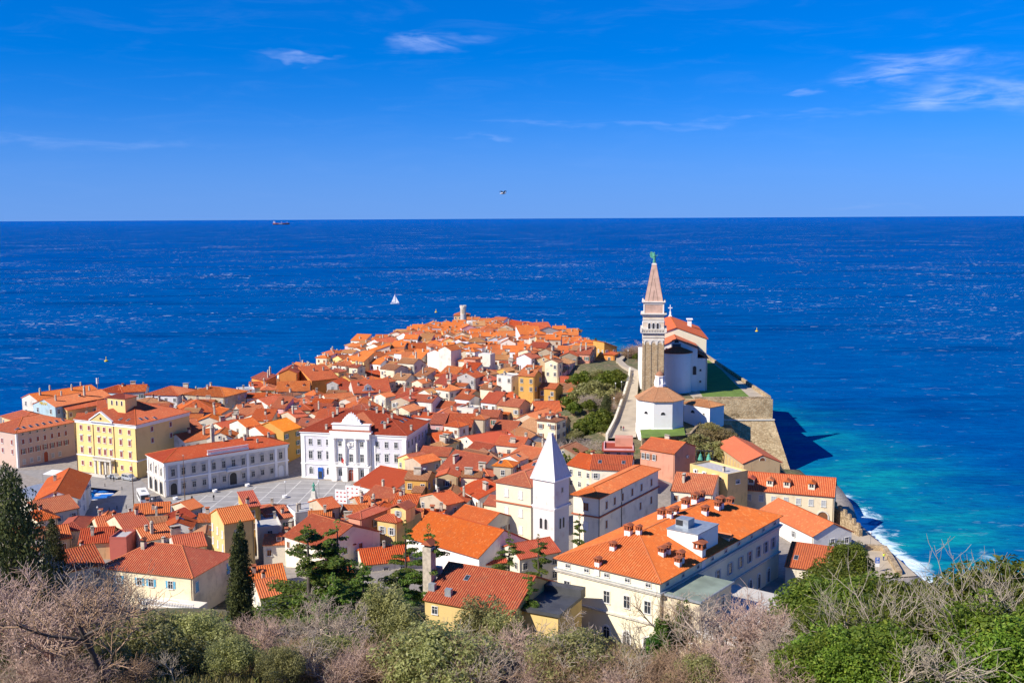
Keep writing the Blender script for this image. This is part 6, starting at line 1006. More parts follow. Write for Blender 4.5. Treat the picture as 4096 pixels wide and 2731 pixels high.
# ---------------------------------------------------------------- the rest of the old town
def rect_of(h): return (h.root.location.x, h.root.location.y, h.yaw, h.w, h.d)
def pts_of(rc, sh=0.0, n=3):
    x, y, a, w_, d = rc; c, s = math.cos(a), math.sin(a); o = []
    for i in range(n):
        for j in range(n):
            lx, ly = -w_ / 2 + sh + (w_ - 2 * sh) * i / (n - 1), sh + (d - 2 * sh) * j / (n - 1); o.append((x + c * lx - s * ly, y + s * lx + c * ly))
    return o
def in_rect(p, rc, m=0.0):
    x, y, a, w_, d = rc; c, s = math.cos(a), math.sin(a); dx, dy = p[0] - x, p[1] - y; lx, ly = c * dx + s * dy, -s * dx + c * dy
    return -w_ / 2 - m < lx < w_ / 2 + m and -m < ly < d + m
RECTS = [rect_of(h) for h in HOUSES]
def clash(rc):
    for o in RECTS:
        if (o[0] - rc[0]) ** 2 + (o[1] - rc[1]) ** 2 > (o[3] + o[4] + rc[3] + rc[4]) ** 2 / 2.2: continue
        if any(in_rect(p, o, -.5) for p in pts_of(rc, .5, 4)) or any(in_rect(p, rc, -.5) for p in pts_of(o, .5, 4)): return True
    return False
TOWN = [(-172, 388), (-140, 400), (-110, 418), (-106, 450), (-98, 492), (-95, 525), (-86, 600), (-68, 662), (-57, 708), (-46, 752), (-34, 762), (-12, 730), (12, 692), (28, 664), (38, 622), (41, 570), (37, 525), (36, 480), (35, 440), (24, 405), (15, 370), (15, 335), (12, 305), (18, 288), (10, 262), (-4, 246), (-28, 240), (-22, 300), (-30, 330), (-60, 340), (-66, 318), (-110, 322), (-125, 345), (-172, 368)]
FRONT = [(-126, 232), (-96, 248), (-70, 246), (-44, 258), (-28, 284), (-20, 288), (-4, 262), (-10, 232), (-30, 206), (-60, 196), (-90, 200), (-120, 215)]
frng = random.Random(11); walls_ = ['white'] * 4 + ['ivory'] * 5 + ['cream'] * 5 + ['palegrey'] * 2 + ['grey', 'beige', 'beige', 'beige', 'yellow', 'yellow', 'peach', 'pink', 'ochre', 'stone', 'salmon', 'tan', 'violet']; tiles_ = ['orange'] * 8 + ['rust'] * 7 + ['red'] * 3 + ['bright', 'tan', 'tan', 'tan', 'brown', 'brown']
cand = []
for zone, poly in (('town', TOWN), ('front', FRONT)):
    y = 190.0
    while y < 775:
        st = 6.8 if zone == 'front' else (7.4 if y < 430 else (7.9 if y < 560 else 8.2)); x = -210 + frng.uniform(0, 4)
        while x < 60:
            px_, py_ = x + frng.uniform(-1.2, 1.2), y + frng.uniform(-1.2, 1.2)
            if inside([(px_, py_)], poly)[0] and not inside([(px_, py_)], SQUARE)[0]: cand.append((px_, py_, st, zone))
            x += st
        y += st
FILL = []
for (x, y, st, zone) in cand:
    th = R(-14 + 20 * math.sin(x * .021 + y * .013)) + frng.choice([0, 0, 0, math.pi / 2]) * 0 + R(frng.gauss(0, 6)); wd, dp = st * frng.uniform(.86, 1.2), st * frng.uniform(.9, 1.08)
    rc = None
    for k in (1.0, .84, .66):
        q = (x + math.sin(th) * dp * k / 2, y - math.cos(th) * dp * k / 2, th, wd * k, dp * k)
        if wd * k > 4.2 and not clash(q): rc = q; break
    if rc is None or (zone == 'front' and y < 222) or (abs(x + 36) < 13 and y > 712): continue
    RECTS.append(rc); g = gz(x, y); eh = frng.uniform(3.6, 5.2) if zone == 'front' and y > 225 else (frng.uniform(4.5, 6.5) if zone == 'front' else (frng.uniform(2.8, 4.2) if y > 700 else frng.uniform(3.4, 8.4) if y > 600 else (frng.uniform(3.0, 4.6) if x > 20 else frng.uniform(4.6, 9.8))))
    FILL.append((rc, g, eh, zone))
FILL.sort(key=lambda f_: f_[0][1])
NIND = 400 - len(HL)
def fill_roof(r_): return r_.choice(['gs', 'gs', 'gs', 'gf', 'gf', 'h', 'h', 'sh', 'flat' if r_.random() < .35 else 'gs'])
far = {}
for k, (rc, g, eh, zone) in enumerate(FILL):
    x, y, th, wd, dp = rc; r_ = random.Random(k * 7 + 1); ze = g + eh; rf = fill_roof(r_); wl, tl = r_.choice(walls_), r_.choice(tiles_)
    if k >= NIND: wl, tl = r_.choice(['white', 'white', 'ivory', 'cream', 'palegrey', 'pink', 'yellow', 'beige', 'violet']), r_.choice(['orange', 'orange', 'rust', 'rust', 'red', 'red', 'smooth', 'tan', 'orange', 'brown']); ze += .8
    c, s = math.cos(th), math.sin(th); ov = .35; side = ov if rf in ('h', 'gf') else .18
    fx, fy = x + s * ov, y - c * ov; L, Rr = Vector((fx - c * (wd / 2 + side), fy - s * (wd / 2 + side), ze)), Vector((fx + c * (wd / 2 + side), fy + s * (wd / 2 + side), ze))
    if k < NIND:
        h = house(L, Rr, dp, rf, wl, tl, g, r_.uniform(18, 27), ov, rib=.40 if y > 400 else .34, rng=r_, group='houses of the old town', win=2 if y < 480 else 1); 
        if r_.random() < .3 and rf in ('gs', 'gf', 'h') and h.w > 5:
            ww, dd_ = h.w * r_.uniform(.4, .7), r_.uniform(1.6, 2.8); S, K, f2, _ = slopes_of('sh', ww, dd_, h.he - r_.uniform(2.4, 3.2), 16, .3, .15); xx_ = r_.uniform(-.5, .5) * (h.w - ww); walls_mesh('sh', ww, dd_, 0, f2).build('lean_to', W[wl], h.root, (xx_, -dd_ - .01, 0)); sb, tb = MB(), MB(); [slope(sb, tb, s_, .4) for s_ in S]; o = sb.build('lean_to_roof', RF[tl], h.root, (xx_, -dd_ - .01, 0)); tag(tb.build('roof_tiles', RF[tl], o), kind='stuff')
        elif r_.random() < .22 and rf in ('gs', 'h') and h.w > 6: put(misc_me('dormer'), 'dormer', h.root, r_.uniform(-.2, .2) * h.w, h.d * .12, h.he + .7).scale = (.75, .75, .8)
        if r_.random() < .18 and rf != 'flat': add_sky(h, r_.uniform(-.25, .25) * h.w, h.d * .25 if rf in ('gs', 'h') else h.d * .5)
        if r_.random() < .16 and h.seeF > .2: on_face(h, 'F', misc_me('ac'), 'air_conditioner', r_.uniform(-.3, .3) * h.w, h.he - 1.0)
        if r_.random() < .12: put(misc_me('dish'), 'satellite_dish', h.roof, r_.uniform(-.3, .3) * h.w, h.d * .5, h.f(0, h.d * .5) + .5)
        if h.seeF > .2: pipe(h)
        if r_.random() < .3: put(misc_me('antenna'), 'antenna', h.roof, 0, h.d * .5, h.f(0, h.d * .5))
    else:
        pt_ = r_.uniform(18, 26); S, K, f_, zr = slopes_of(rf, wd, dp, ze, pt_, ov, .18); wb = walls_mesh(rf, wd, dp, ze, f_, g - 3); mt = Matrix.Translation((x, y, 0)) @ Matrix.Rotation(th, 4, 'Z')
        wx = MB(); cx2 = MB(); nw = int(wd / 2.4)
        for q_ in range(nw):
            if r_.random() < .7: x_ = -wd / 2 + (q_ + .5) * wd / nw; wx.box(x_ - .45, x_ + .45, -.05, .02, ze - 2.3, ze - 1.0)
        for q_ in range(r_.choice([0, 1, 1, 2])): x_, y_ = r_.uniform(-.4, .4) * wd, r_.uniform(.2, .8) * dp; cx2.box(x_ - .3, x_ + .3, y_ - .3, y_ + .3, ze - .5, f_(x_, y_) + 1.3)
        for name, bb in (('w' + wl, wb), ('p' + 'shut_brown', wx), ('p' + 'chim', cx2), ('r' + tl, MB())):
            if name[0] == 'r': [slope(bb, None, s_) for s_ in S]; [cap(bb, a_, c_) for a_, c_ in K]
            T = far.setdefault(name, MB()); o_ = len(T.v); T.v += [tuple(mt @ Vector(v_)) for v_ in bb.v]; T.f += [tuple(o_ + i_ for i_ in f2) for f2 in bb.f]; T.m += bb.m; T.uv += bb.uv
if far:
    allb = MB(); mats = []
    for n_, T in far.items():
        mi = len(mats); mats.append(W[n_[1:]] if n_[0] == 'w' else (PM[n_[1:]] if n_[0] == 'p' else RF[n_[1:]])); o_ = len(allb.v); allb.v += T.v; allb.f += [tuple(o_ + i_ for i_ in f2) for f2 in T.f]; allb.m += [mi] * len(T.f); allb.uv += T.uv
    tag(allb.build('far_town_houses', mats), 'mass of small far houses with orange roofs towards the tip of the peninsula', 'houses', kind='stuff')
print('HOUSES', len(HL), 'fill', len(FILL))
# ---------------------------------------------------------------- vegetation
def leafmat(name, a, b_, c, trans=0.25):
    m, t, b = newmat(name); g = N(t, 'ShaderNodeNewGeometry'); ri = g.outputs['Random Per Island']
    col = mixc(t, ramp(t, ri, 0.1, 0.6), a, b_); col = mixc(t, ramp(t, ri, 0.75, 1.0), col, c)
    n = noise(t, 0.5, 3, .6); col = mixc(t, ramp(t, n, .45, .7, 0, .45), col, tuple(x * .6 for x in a))
    oi = N(t, 'ShaderNodeObjectInfo'); hv = N(t, 'ShaderNodeHueSaturation'); link(t, ramp(t, oi.outputs['Random'], 0, 1, .8, 1.2), hv.inputs['Value']); link(t, ramp(t, oi.outputs['Random'], 0, 1, .485, .515), hv.inputs['Hue']); link(t, col, hv.inputs['Color'])
    link(t, hv.outputs[0], b.inputs['Base Color']); b.inputs['Roughness'].default_value = .65
    tr = N(t, 'ShaderNodeBsdfTranslucent'); link(t, hv.outputs[0], tr.inputs[0]); ms = N(t, 'ShaderNodeMixShader'); ms.inputs[0].default_value = trans; link(t, b.outputs[0], ms.inputs[1]); link(t, tr.outputs[0], ms.inputs[2]); link(t, ms.outputs[0], t.nodes['Material Output'].inputs[0]); return m
def barkmat(name, a, b_):
    m, t, b = newmat(name); g = N(t, 'ShaderNodeNewGeometry'); n = noise(t, 1.2, 4, .6); col = mixc(t, ramp(t, n, .35, .7), a, b_); col = mixc(t, ramp(t, g.outputs['Random Per Island'], .3, 1, 0, .6), col, tuple(min(1, x * 1.5) for x in a)); link(t, col, b.inputs['Base Color']); b.inputs['Roughness'].default_value = .95; return m
LF = dict(laurel=leafmat('laurel_leaves', (.10, .15, .015), (.17, .22, .02), (.28, .30, .03), .5), bright=leafmat('bright_shrub_leaves', (.11, .19, .015), (.18, .27, .02), (.30, .36, .04), .4), olive=leafmat('olive_leaves', (.27, .27, .085), (.38, .37, .13), (.50, .48, .23), .5), cypress=leafmat('cypress_scales', (.05, .066, .018), (.085, .10, .024), (.15, .15, .035), .2),
          cedar=leafmat('cedar_needles', (.09, .16, .022), (.15, .23, .03), (.27, .30, .04), .45), ivy=leafmat('ivy_leaves', (.05, .14, .015), (.10, .22, .02), (.18, .28, .03), .4), scrub=leafmat('brown_scrub_leaves', (.22, .18, .06), (.31, .24, .09), (.38, .31, .13), .4), grass=leafmat('dry_grass', (.26, .23, .08), (.38, .30, .12), (.20, .24, .05), .5))
BK = dict(pink=barkmat('pinkish_twigs', (.48, .34, .27), (.34, .235, .19)), grey=barkmat('grey_twigs', (.42, .34, .27), (.28, .22, .17)), brown=barkmat('brown_twigs', (.36, .235, .145), (.25, .165, .105)), dark=barkmat('dark_bark', (.075, .06, .052), (.045, .037, .033)), pale=barkmat('pale_twigs', (.40, .34, .26), (.27, .22, .17)))
def tubes_me(name, segs, mat, n=3):
    S_ = np.array([[*a, *b_, r0_, r1_] for a, b_, r0_, r1_ in segs], float); p, q = S_[:, :3], S_[:, 3:6]; d = q - p; d /= np.maximum(np.linalg.norm(d, axis=1, keepdims=True), 1e-6)
    ref = np.where(np.abs(d[:, 2:3]) < .9, [[0, 0, 1.0]], [[1.0, 0, 0]]); a = np.cross(d, ref); a /= np.linalg.norm(a, axis=1, keepdims=True); c = np.cross(d, a); V = []
    for e, rr in ((p, S_[:, 6:7]), (q, S_[:, 7:8])):
        for k in range(n): t_ = 2 * math.pi * k / n; V.append(e + (a * math.cos(t_) + c * math.sin(t_)) * rr)
    V = np.stack(V, 1).reshape(-1, 3); b0 = np.arange(len(S_)) * 2 * n; Fq_ = np.concatenate([np.stack([b0 + k, b0 + (k + 1) % n, b0 + n + (k + 1) % n, b0 + n + k], 1) for k in range(n)]); return npmesh(name, V, Fq_, mat)
def grow(rng, ht=8.0, spread=.6, levels=4, stems=1, lean=.15, kids=(5, 5, 5, 4), r=.16, thin=.015, up=.12):
    big, fine_ = [], []
    def br(p, d, L, rad, lv):
        ns = 4 if lv < 2 else 3; pts = [p]; dd = d.copy()
        for i in range(ns):
            dd = (dd + Vector((rng.gauss(0, .17), rng.gauss(0, .17), rng.gauss(0, .1) + up)) * (.6 if lv == 0 else 1)).normalized(); pts.append(pts[-1] + dd * (L / ns))
        for i in range(ns):
            ra, rb = rad * (1 - .55 * i / ns), rad * (1 - .55 * (i + 1) / ns); (big if lv < 2 else fine_).append((tuple(pts[i]), tuple(pts[i + 1]), max(ra, thin), max(rb, thin * .7)))
        if lv >= levels: return
        for k in range(kids[min(lv, len(kids) - 1)]):
            t_ = rng.uniform(.3 if lv else .35, 1.0); i = min(ns - 1, int(t_ * ns)); q = pts[i].lerp(pts[i + 1], t_ * ns - i); ax = (pts[i + 1] - pts[i]).normalized(); o = ax.orthogonal().normalized(); o.rotate(Matrix.Rotation(rng.uniform(0, 6.28), 3, ax)); ang = rng.uniform(.45, 1.0) * (1 + spread * .4)
            br(q, (ax * math.cos(ang) + o * math.sin(ang)).normalized(), L * rng.uniform(.5, .75), rad * .5, lv + 1)
    for s in range(stems):
        a = rng.uniform(0, 6.28); l = lean * rng.uniform(.5, 1.6) if stems > 1 else lean; br(Vector((rng.uniform(-.2, .2) * stems * .4, rng.uniform(-.2, .2) * stems * .4, -.6)), Vector((math.cos(a) * l, math.sin(a) * l, 1)).normalized(), ht * (.5 if stems == 1 else .55) * rng.uniform(.85, 1.1), r, 0)
    return big, fine_
def leafcloud(name, rs_, mat, centers, radii, n, size, flat=0.0, upright=0.0):
    k = len(centers); centers = np.asarray(centers, float); radii = np.asarray(radii, float); wgt = radii.prod(1) ** .66; idx_ = rs_.choice(k, n, p=wgt / wgt.sum())
    d = rs_.normal(size=(n, 3)); d /= np.linalg.norm(d, axis=1, keepdims=True); rr = rs_.uniform(.5, 1.0, (n, 1)) ** .4; P = centers[idx_] + d * radii[idx_] * rr
    nrm = rs_.normal(size=(n, 3)) * .55 * np.array([1, 1, 1 + flat * 4]) + d * 1.0
    if upright: nrm[:, 2] *= (1 - upright)
    nrm /= np.linalg.norm(nrm, axis=1, keepdims=True); a = np.cross(nrm, rs_.normal(size=(n, 3))); a /= np.maximum(np.linalg.norm(a, axis=1, keepdims=True), 1e-6)
    if upright: a = a * (1 - upright) + np.array([0, 0, upright]); a /= np.linalg.norm(a, axis=1, keepdims=True)
    b_ = np.cross(nrm, a); s = size * rs_.uniform(.6, 1.35, (n, 1)); a *= s; b_ *= s * .55; V = np.stack([P - a * .5, P + b_ * .5, P + a * .6, P - b_ * .5], 1).reshape(-1, 3); return npmesh(name, V, np.arange(4 * n).reshape(n, 4), mat)
TREES = {}
def proto(key, parts, ht): TREES[key] = (parts, ht)
def mk_bare(key, seed, mat, tw=None, **kw):
    big, fine_ = grow(random.Random(seed), **kw); zt = max(max(s[1][2] for s in fine_), max(s[1][2] for s in big)); proto(key, [('trunk', tubes_me('trunk', big, BK[mat], 5)), ('twigs', tubes_me('twigs', fine_, BK[tw or mat], 3))], zt)
mk_bare('bare_a', 1, 'pink', ht=9, kids=(7, 6, 5, 4), levels=4, r=.2, lean=.1); mk_bare('bare_b', 2, 'grey', ht=9, kids=(7, 5, 5, 4), levels=4, r=.18, lean=.2); mk_bare('bare_dark', 5, 'dark', 'brown', ht=9, kids=(6, 5, 5, 4), levels=4, r=.2, lean=.35, spread=.9, thin=.012)
mk_bare('bare_pale', 4, 'pale', ht=8, kids=(7, 6, 5), levels=3, r=.10, lean=.2, thin=.013); mk_bare('shrub_pink', 6, 'pink', ht=5, stems=9, kids=(6, 6, 4), levels=3, r=.06, lean=.55, thin=.014); mk_bare('shrub_brown', 7, 'brown', ht=5, stems=10, kids=(6, 6, 4), levels=3, r=.06, lean=.5, thin=.014); mk_bare('shrub_grey', 8, 'grey', ht=5, stems=9, kids=(6, 6, 4), levels=3, r=.06, lean=.65, thin=.014); mk_bare('shrub_pale', 9, 'pale', ht=5, stems=8, kids=(6, 5, 4), levels=3, r=.055, lean=.7, thin=.014); mk_bare('tall_bare', 12, 'pale', ht=11, kids=(8, 5, 4), levels=3, r=.09, lean=.12, up=.2, thin=.012)
def mk_bush(key, seed, mat, rx, rz, nclump, n, size, trunk=1.5, bk='brown', stretch=1.0):
    rs_ = np.random.RandomState(seed); c, rd = [], []
    for i in range(int(nclump * 2.2)):
        d = rs_.normal(size=3); d /= np.linalg.norm(d); d[2] = abs(d[2]) * 1.1 - .25; f = rs_.uniform(.4, 1.02); c.append((d[0] * rx * f, d[1] * rx * f, trunk + rz * .75 + d[2] * rz * f)); q = rs_.uniform(.11, .30); rd.append((rx * q, rx * q, rz * q * stretch))
    big, fine_ = grow(random.Random(seed), ht=trunk + rz, stems=3, kids=(4, 3, 2), levels=2, r=.12, lean=.35)
    proto(key, [('trunk', tubes_me('trunk', big + fine_, BK[bk], 4)), ('crown', leafcloud('crown', rs_, LF[mat], c, rd, n, size))], float(np.percentile([q_[2] + r_[2] * .8 for q_, r_ in zip(c, rd)], 97)))
mk_bush('laurel_a', 21, 'laurel', 4.2, 4.0, 60, 15000, .30); mk_bush('laurel_b', 22, 'laurel', 3.6, 4.6, 54, 14000, .30); mk_bush('bright_a', 23, 'bright', 3.6, 3.8, 50, 13000, .26); mk_bush('olive_a', 24, 'olive', 4.0, 3.2, 56, 15000, .24, 1.0, 'grey', 1.2); mk_bush('olive_b', 25, 'olive', 3.0, 4.0, 46, 13000, .24, 1.4, 'grey', 1.3); mk_bush('scrub_a', 26, 'scrub', 2.6, 1.8, 36, 6000, .20, .2); mk_bush('small_green', 27, 'laurel', 2.4, 2.0, 30, 4000, .34, .4); mk_bush('small_olive', 28, 'olive', 2.4, 2.0, 30, 4000, .30, .4, 'grey'); mk_bush('ivy_a', 29, 'ivy', 2.0, 3.6, 34, 7000, .26, .6)
def mk_cypress(key, seed, ht, rad, n, fork=False):
    rs_ = np.random.RandomState(seed); c, rd = [], []
    for ox, sc in (((0, 1.0),) if not fork else ((-.75, .93), (.75, 1.0))):
        for i in range(150):
            z = rs_.uniform(.04, 1.0) ** .9; prof = rad * (.72 if fork else 1) * min(1.0, (z / .12) ** .6) * (1 - z ** 2.6) ** .85 + .12; a = rs_.uniform(0, 6.28); f = rs_.uniform(.4, .8); c.append((ox + prof * f * math.cos(a), prof * f * math.sin(a), z * ht * sc)); q = rs_.uniform(.28, .5) * prof + .12; rd.append((q, q, q * 2.0))
    b = MB(); b.tube((0, 0, -1), (0, 0, ht * .8), rad * .16, .05, 8); proto(key, [('trunk', b.mesh('trunk', BK['dark'])), ('crown', leafcloud('crown', rs_, LF['cypress'], c, rd, n, .30, upright=.55))], ht * 1.02)
mk_cypress('cypress_a', 31, 16, 1.9, 16000); mk_cypress('cypress_fork', 32, 17, 2.0, 20000, True); mk_cypress('cypress_big', 33, 20, 4.6, 30000)
def mk_cedar(key, seed, ht, n, wide=.36):
    rg_ = random.Random(seed); rs_ = np.random.RandomState(seed); segs = [((0, 0, -1), (0, 0, ht * .5), .34, .22), ((0, 0, ht * .5), (.15, 0, ht * .97), .22, .04)]; c, rd = [], []; z = ht * .24
    while z < ht * .97:
        f = z / ht
        for k in range(rg_.choice([2, 3, 3])):
            a = rg_.uniform(0, 6.28); L = ht * wide * (1.08 - f) ** .8 * rg_.uniform(.6, 1.2); p = Vector((0, 0, z)); dr = Vector((math.cos(a), math.sin(a), rg_.uniform(.05, .3))); q = p + dr * L * .5; e = q + Vector((dr.x, dr.y, -.12)) * L * .5; segs += [(tuple(p), tuple(q), .09, .06), (tuple(q), tuple(e), .06, .02)]
            for j in range(6):
                t_ = .25 + .75 * j / 5; s = p.lerp(q, t_ * 2) if t_ < .5 else q.lerp(e, t_ * 2 - 1); w_ = L * .22 * (1.15 - abs(t_ - .6)); c.append((s.x, s.y, s.z - .12)); rd.append((w_ + .15, w_ + .15, .16 + .03 * L))
        z += ht * rg_.uniform(.05, .085)
    c.append((.15, 0, ht)); rd.append((.35, .35, .8)); proto(key, [('trunk', tubes_me('trunk', segs, BK['dark'], 5)), ('crown', leafcloud('crown', rs_, LF['cedar'], c, rd, n, .34, flat=.5))], ht)
mk_cedar('cedar_a', 41, 15, 9500, .42); mk_cedar('cedar_b', 42, 15, 8500, .36); mk_cedar('cedar_c', 43, 14, 12000, .52)
mk_bush('pine_round', 44, 'cypress', 3.4, 3.2, 44, 9000, .32, 1.6, 'dark')
KIND = dict(bare_a=('bare_tree', 'bare pinkish tree', 'tree'), bare_b=('bare_tree', 'bare grey tree', 'tree'), bare_dark=('bare_tree', 'bare tree with dark crooked trunk', 'tree'), bare_pale=('bare_tree', 'bare pale tree', 'tree'), tall_bare=('bare_tree', 'tall thin bare tree', 'tree'), shrub_pink=('bare_shrub', 'leafless pinkish shrub', 'shrub'), shrub_brown=('bare_shrub', 'leafless brown shrub', 'shrub'), shrub_grey=('bare_shrub', 'leafless grey shrub', 'shrub'), shrub_pale=('bare_shrub', 'leafless pale shrub', 'shrub'),
            laurel_a=('evergreen_tree', 'dense dark evergreen', 'tree'), laurel_b=('evergreen_tree', 'tall leafy evergreen', 'tree'), bright_a=('evergreen_shrub', 'bright green bushy shrub', 'shrub'), olive_a=('olive_tree', 'broad grey green olive', 'tree'), olive_b=('olive_tree', 'upright grey green olive', 'tree'), scrub_a=('scrub_bush', 'low brown scrub bush', 'shrub'), small_green=('green_shrub', 'small round green shrub', 'shrub'), small_olive=('olive_shrub', 'small grey green shrub', 'shrub'), ivy_a=('ivy_covered_tree', 'ivy covered tree', 'tree'),
            cypress_a=('cypress_tree', 'slender dark cypress', 'tree'), cypress_fork=('cypress_tree', 'forked dark cypress', 'tree'), cypress_big=('cypress_tree', 'huge broad dark cypress', 'tree'), cedar_a=('cedar_tree', 'layered green cedar', 'tree'), cedar_b=('cedar_tree', 'narrow layered cedar', 'tree'), cedar_c=('cedar_tree', 'wide spreading cedar', 'tree'), pine_round=('pine_tree', 'dark round pine', 'tree'))
PLANTS = []
trng = random.Random(5)
def plant(key, u, v, y, zone, wide=1.0, hmin=None, sink=0.0):
    parts, ht = TREES[key]; p = at(u, v, y); g = gz(p.x, p.y) - sink; H_ = max(1.0, p.z - g); s = H_ / ht; nm, ph, ct = KIND[key]
    r = thing(nm, (p.x, p.y, g), trng.uniform(0, 6.28), None, ct); sw = s * wide; r.scale = (sw, sw, s)
    for n_, me in parts:
        o = place(me, n_, r)
        if n_ == 'twigs': o['kind'] = 'stuff'
    PLANTS.append((r, ph + ' ' + zone, u)); return r
Z1 = 'on the foreground slope'; Z2 = 'in front of the palace'; Z3 = 'between the front houses'; Z4 = 'in the gardens beside the church ramp'; Z5 = 'on the right foreground slope'
FG = [('cypress_big', 25, 1838, 112, 'at the left edge of the picture', .8), ('cypress_a', 205, 2062, 185, 'beside the huge cypress on the left', 1.15), ('cypress_fork', 952, 2076, 150, 'rising in front of the yellow house', 1.0),
 ('cedar_c', 1230, 2115, 170, Z3, 1.35), ('cedar_a', 1345, 2096, 172, Z3, 1.2), ('cedar_b', 1620, 2096, 182, Z3, 1.0), ('cedar_a', 1712, 2112, 178, Z3, .9), ('cedar_c', 1450, 2262, 152, Z3, 1.2), ('cedar_a', 2035, 2138, 196, 'left of the palace', 1.0), ('cedar_b', 2155, 2150, 190, 'left of the palace', 1.2), ('cedar_b', 2318, 2066, 208, 'beside the belfry', .9), ('cedar_c', 2110, 2300, 170, 'left of the palace', .8), ('cedar_c', 1330, 2300, 150, Z3, 1.0), ('cedar_a', 1600, 2330, 148, Z3, 1.0),
 ('olive_a', 560, 2490, 108, Z1, 1.25), ('olive_a', 760, 2475, 112, Z1, 1.25), ('olive_b', 1530, 2345, 128, Z1, 1.0), ('olive_b', 1620, 2420, 122, Z1, 1.0), ('olive_b', 1925, 2400, 126, Z1, .95), ('olive_b', 2020, 2450, 122, Z1, .9), ('olive_a', 1680, 2540, 106, Z1, 1.0), ('olive_a', 930, 2560, 104, Z1, 1.1), ('olive_a', 1120, 2600, 102, Z1, 1.0), ('olive_a', 420, 2580, 102, Z1, 1.0),
 ('bare_dark', 430, 2225, 96, Z1, 1.0), ('bare_a', 40, 2250, 102, Z1, 1.15), ('bare_a', 210, 2290, 99, Z1, 1.15), ('bare_b', 320, 2280, 112, Z1, .9), ('bare_a', 480, 2320, 118, Z1, 1.0), ('bare_b', 120, 2200, 114, Z1, 1.0), ('shrub_pink', 120, 2520, 96, Z1, 1.3), ('shrub_pink', 300, 2560, 95, Z1, 1.3), ('bare_b', 600, 2380, 124, Z1, .9), ('bare_b', 1240, 2335, 126, Z1, 1.0), ('bare_pale', 1160, 2430, 116, Z1, 1.1), ('bare_b', 1350, 2420, 118, Z1, 1.0), ('bare_a', 1080, 2470, 118, Z1, 1.0),
 ('bare_b', 2320, 2420, 124, Z2, 1.1), ('bare_pale', 2560, 2430, 122, Z2, .9), ('bare_a', 2960, 2340, 122, Z2, 1.25), ('bare_b', 2860, 2400, 118, Z2, 1.2), ('bare_a', 3060, 2410, 116, Z2, 1.1), ('ivy_a', 2655, 2480, 128, Z2, .8), ('ivy_a', 2730, 2420, 132, Z2, .6), ('ivy_a', 2610, 2560, 122, Z2, 1.0), ('bare_dark', 2700, 2350, 130, Z2, .7), ('laurel_b', 2640, 2600, 116, Z2, .6),
 ('laurel_b', 3395, 2168, 196, 'on the quay beside the sea wall', 1.15), ('laurel_a', 3350, 2260, 178, 'on the quay beside the sea wall', 1.2), ('laurel_a', 3300, 2345, 150, Z5, 1.1), ('laurel_b', 3500, 2325, 130, Z5, 1.2), ('laurel_b', 3645, 2312, 126, Z5, 1.2), ('laurel_a', 3390, 2400, 118, Z5, 1.2), ('laurel_a', 3560, 2425, 108, Z5, 1.2), ('laurel_b', 3280, 2450, 114, Z5, 1.1), ('laurel_a', 3730, 2400, 118, Z5, 1.0), ('bright_a', 3330, 2540, 101, Z5, 1.2), ('bright_a', 3230, 2600, 100, Z5, 1.0), ('laurel_b', 4000, 2275, 116, Z5, 1.2), ('laurel_a', 4090, 2300, 108, Z5, 1.2), ('bright_a', 3990, 2440, 100, Z5, 1.2), ('bright_a', 4075, 2520, 96, Z5, 1.2), ('laurel_a', 3905, 2430, 106, Z5, .9), ('laurel_a', 3480, 2510, 100, Z5, 1.2), ('laurel_a', 3180, 2430, 140, Z5, .8), ('olive_b', 3640, 2590, 98, Z5, 1.1),
 ('tall_bare', 3560, 2225, 106, Z5, 1.0), ('tall_bare', 3420, 2300, 106, Z5, 1.0), ('tall_bare', 3960, 2145, 104, Z5, 1.0), ('tall_bare', 3850, 2250, 102, Z5, 1.0), ('tall_bare', 4070, 2180, 104, Z5, 1.0), ('bare_pale', 3740, 2470, 94, Z5, 1.2), ('bare_pale', 3600, 2560, 93, Z5, 1.2), ('bare_b', 3120, 2500, 104, Z5, 1.1)]
for i_, (u_, v_, d_) in enumerate(((1010, 2440, 112), (1290, 2500, 106), (1420, 2530, 104), (1750, 2500, 108), (1860, 2540, 104), (2090, 2480, 112), (2200, 2520, 106), (2420, 2560, 106), (2500, 2610, 100), (2790, 2540, 104), (2900, 2540, 102), (3040, 2500, 106), (820, 2420, 122), (700, 2600, 97), (560, 2620, 96))):
    plant(['bare_a', 'bare_b', 'shrub_pink', 'bare_pale', 'shrub_brown'][i_ % 5], u_, v_, d_, Z1 if u_ < 2200 else Z2, 1.15)
for a in FG: plant(*a)
keys = ['shrub_pink', 'shrub_brown', 'shrub_grey', 'shrub_pink', 'shrub_brown', 'shrub_pale', 'shrub_pink', 'olive_a']
g2 = random.Random(77)
for i in range(64):       # lower shrubs filling the slope
    u = 20 + 4060 * ((i * .618) % 1.0); y = 96 + 26 * ((i * .377) % 1.0); v = 2700 - (y - 96) * 6.2 - g2.uniform(10, 110); k = g2.choice(keys)
    if 450 < u < 850 and k != 'olive_a': continue
    if u > 3200: k = ['shrub_pale', 'olive_a', 'scrub_a', 'bright_a'][i % 4] if i % 2 else 'bright_a'
    plant(k, u, v, y, Z1 if u < 2200 else (Z2 if u < 3150 else Z5), g2.uniform(1.0, 1.35))
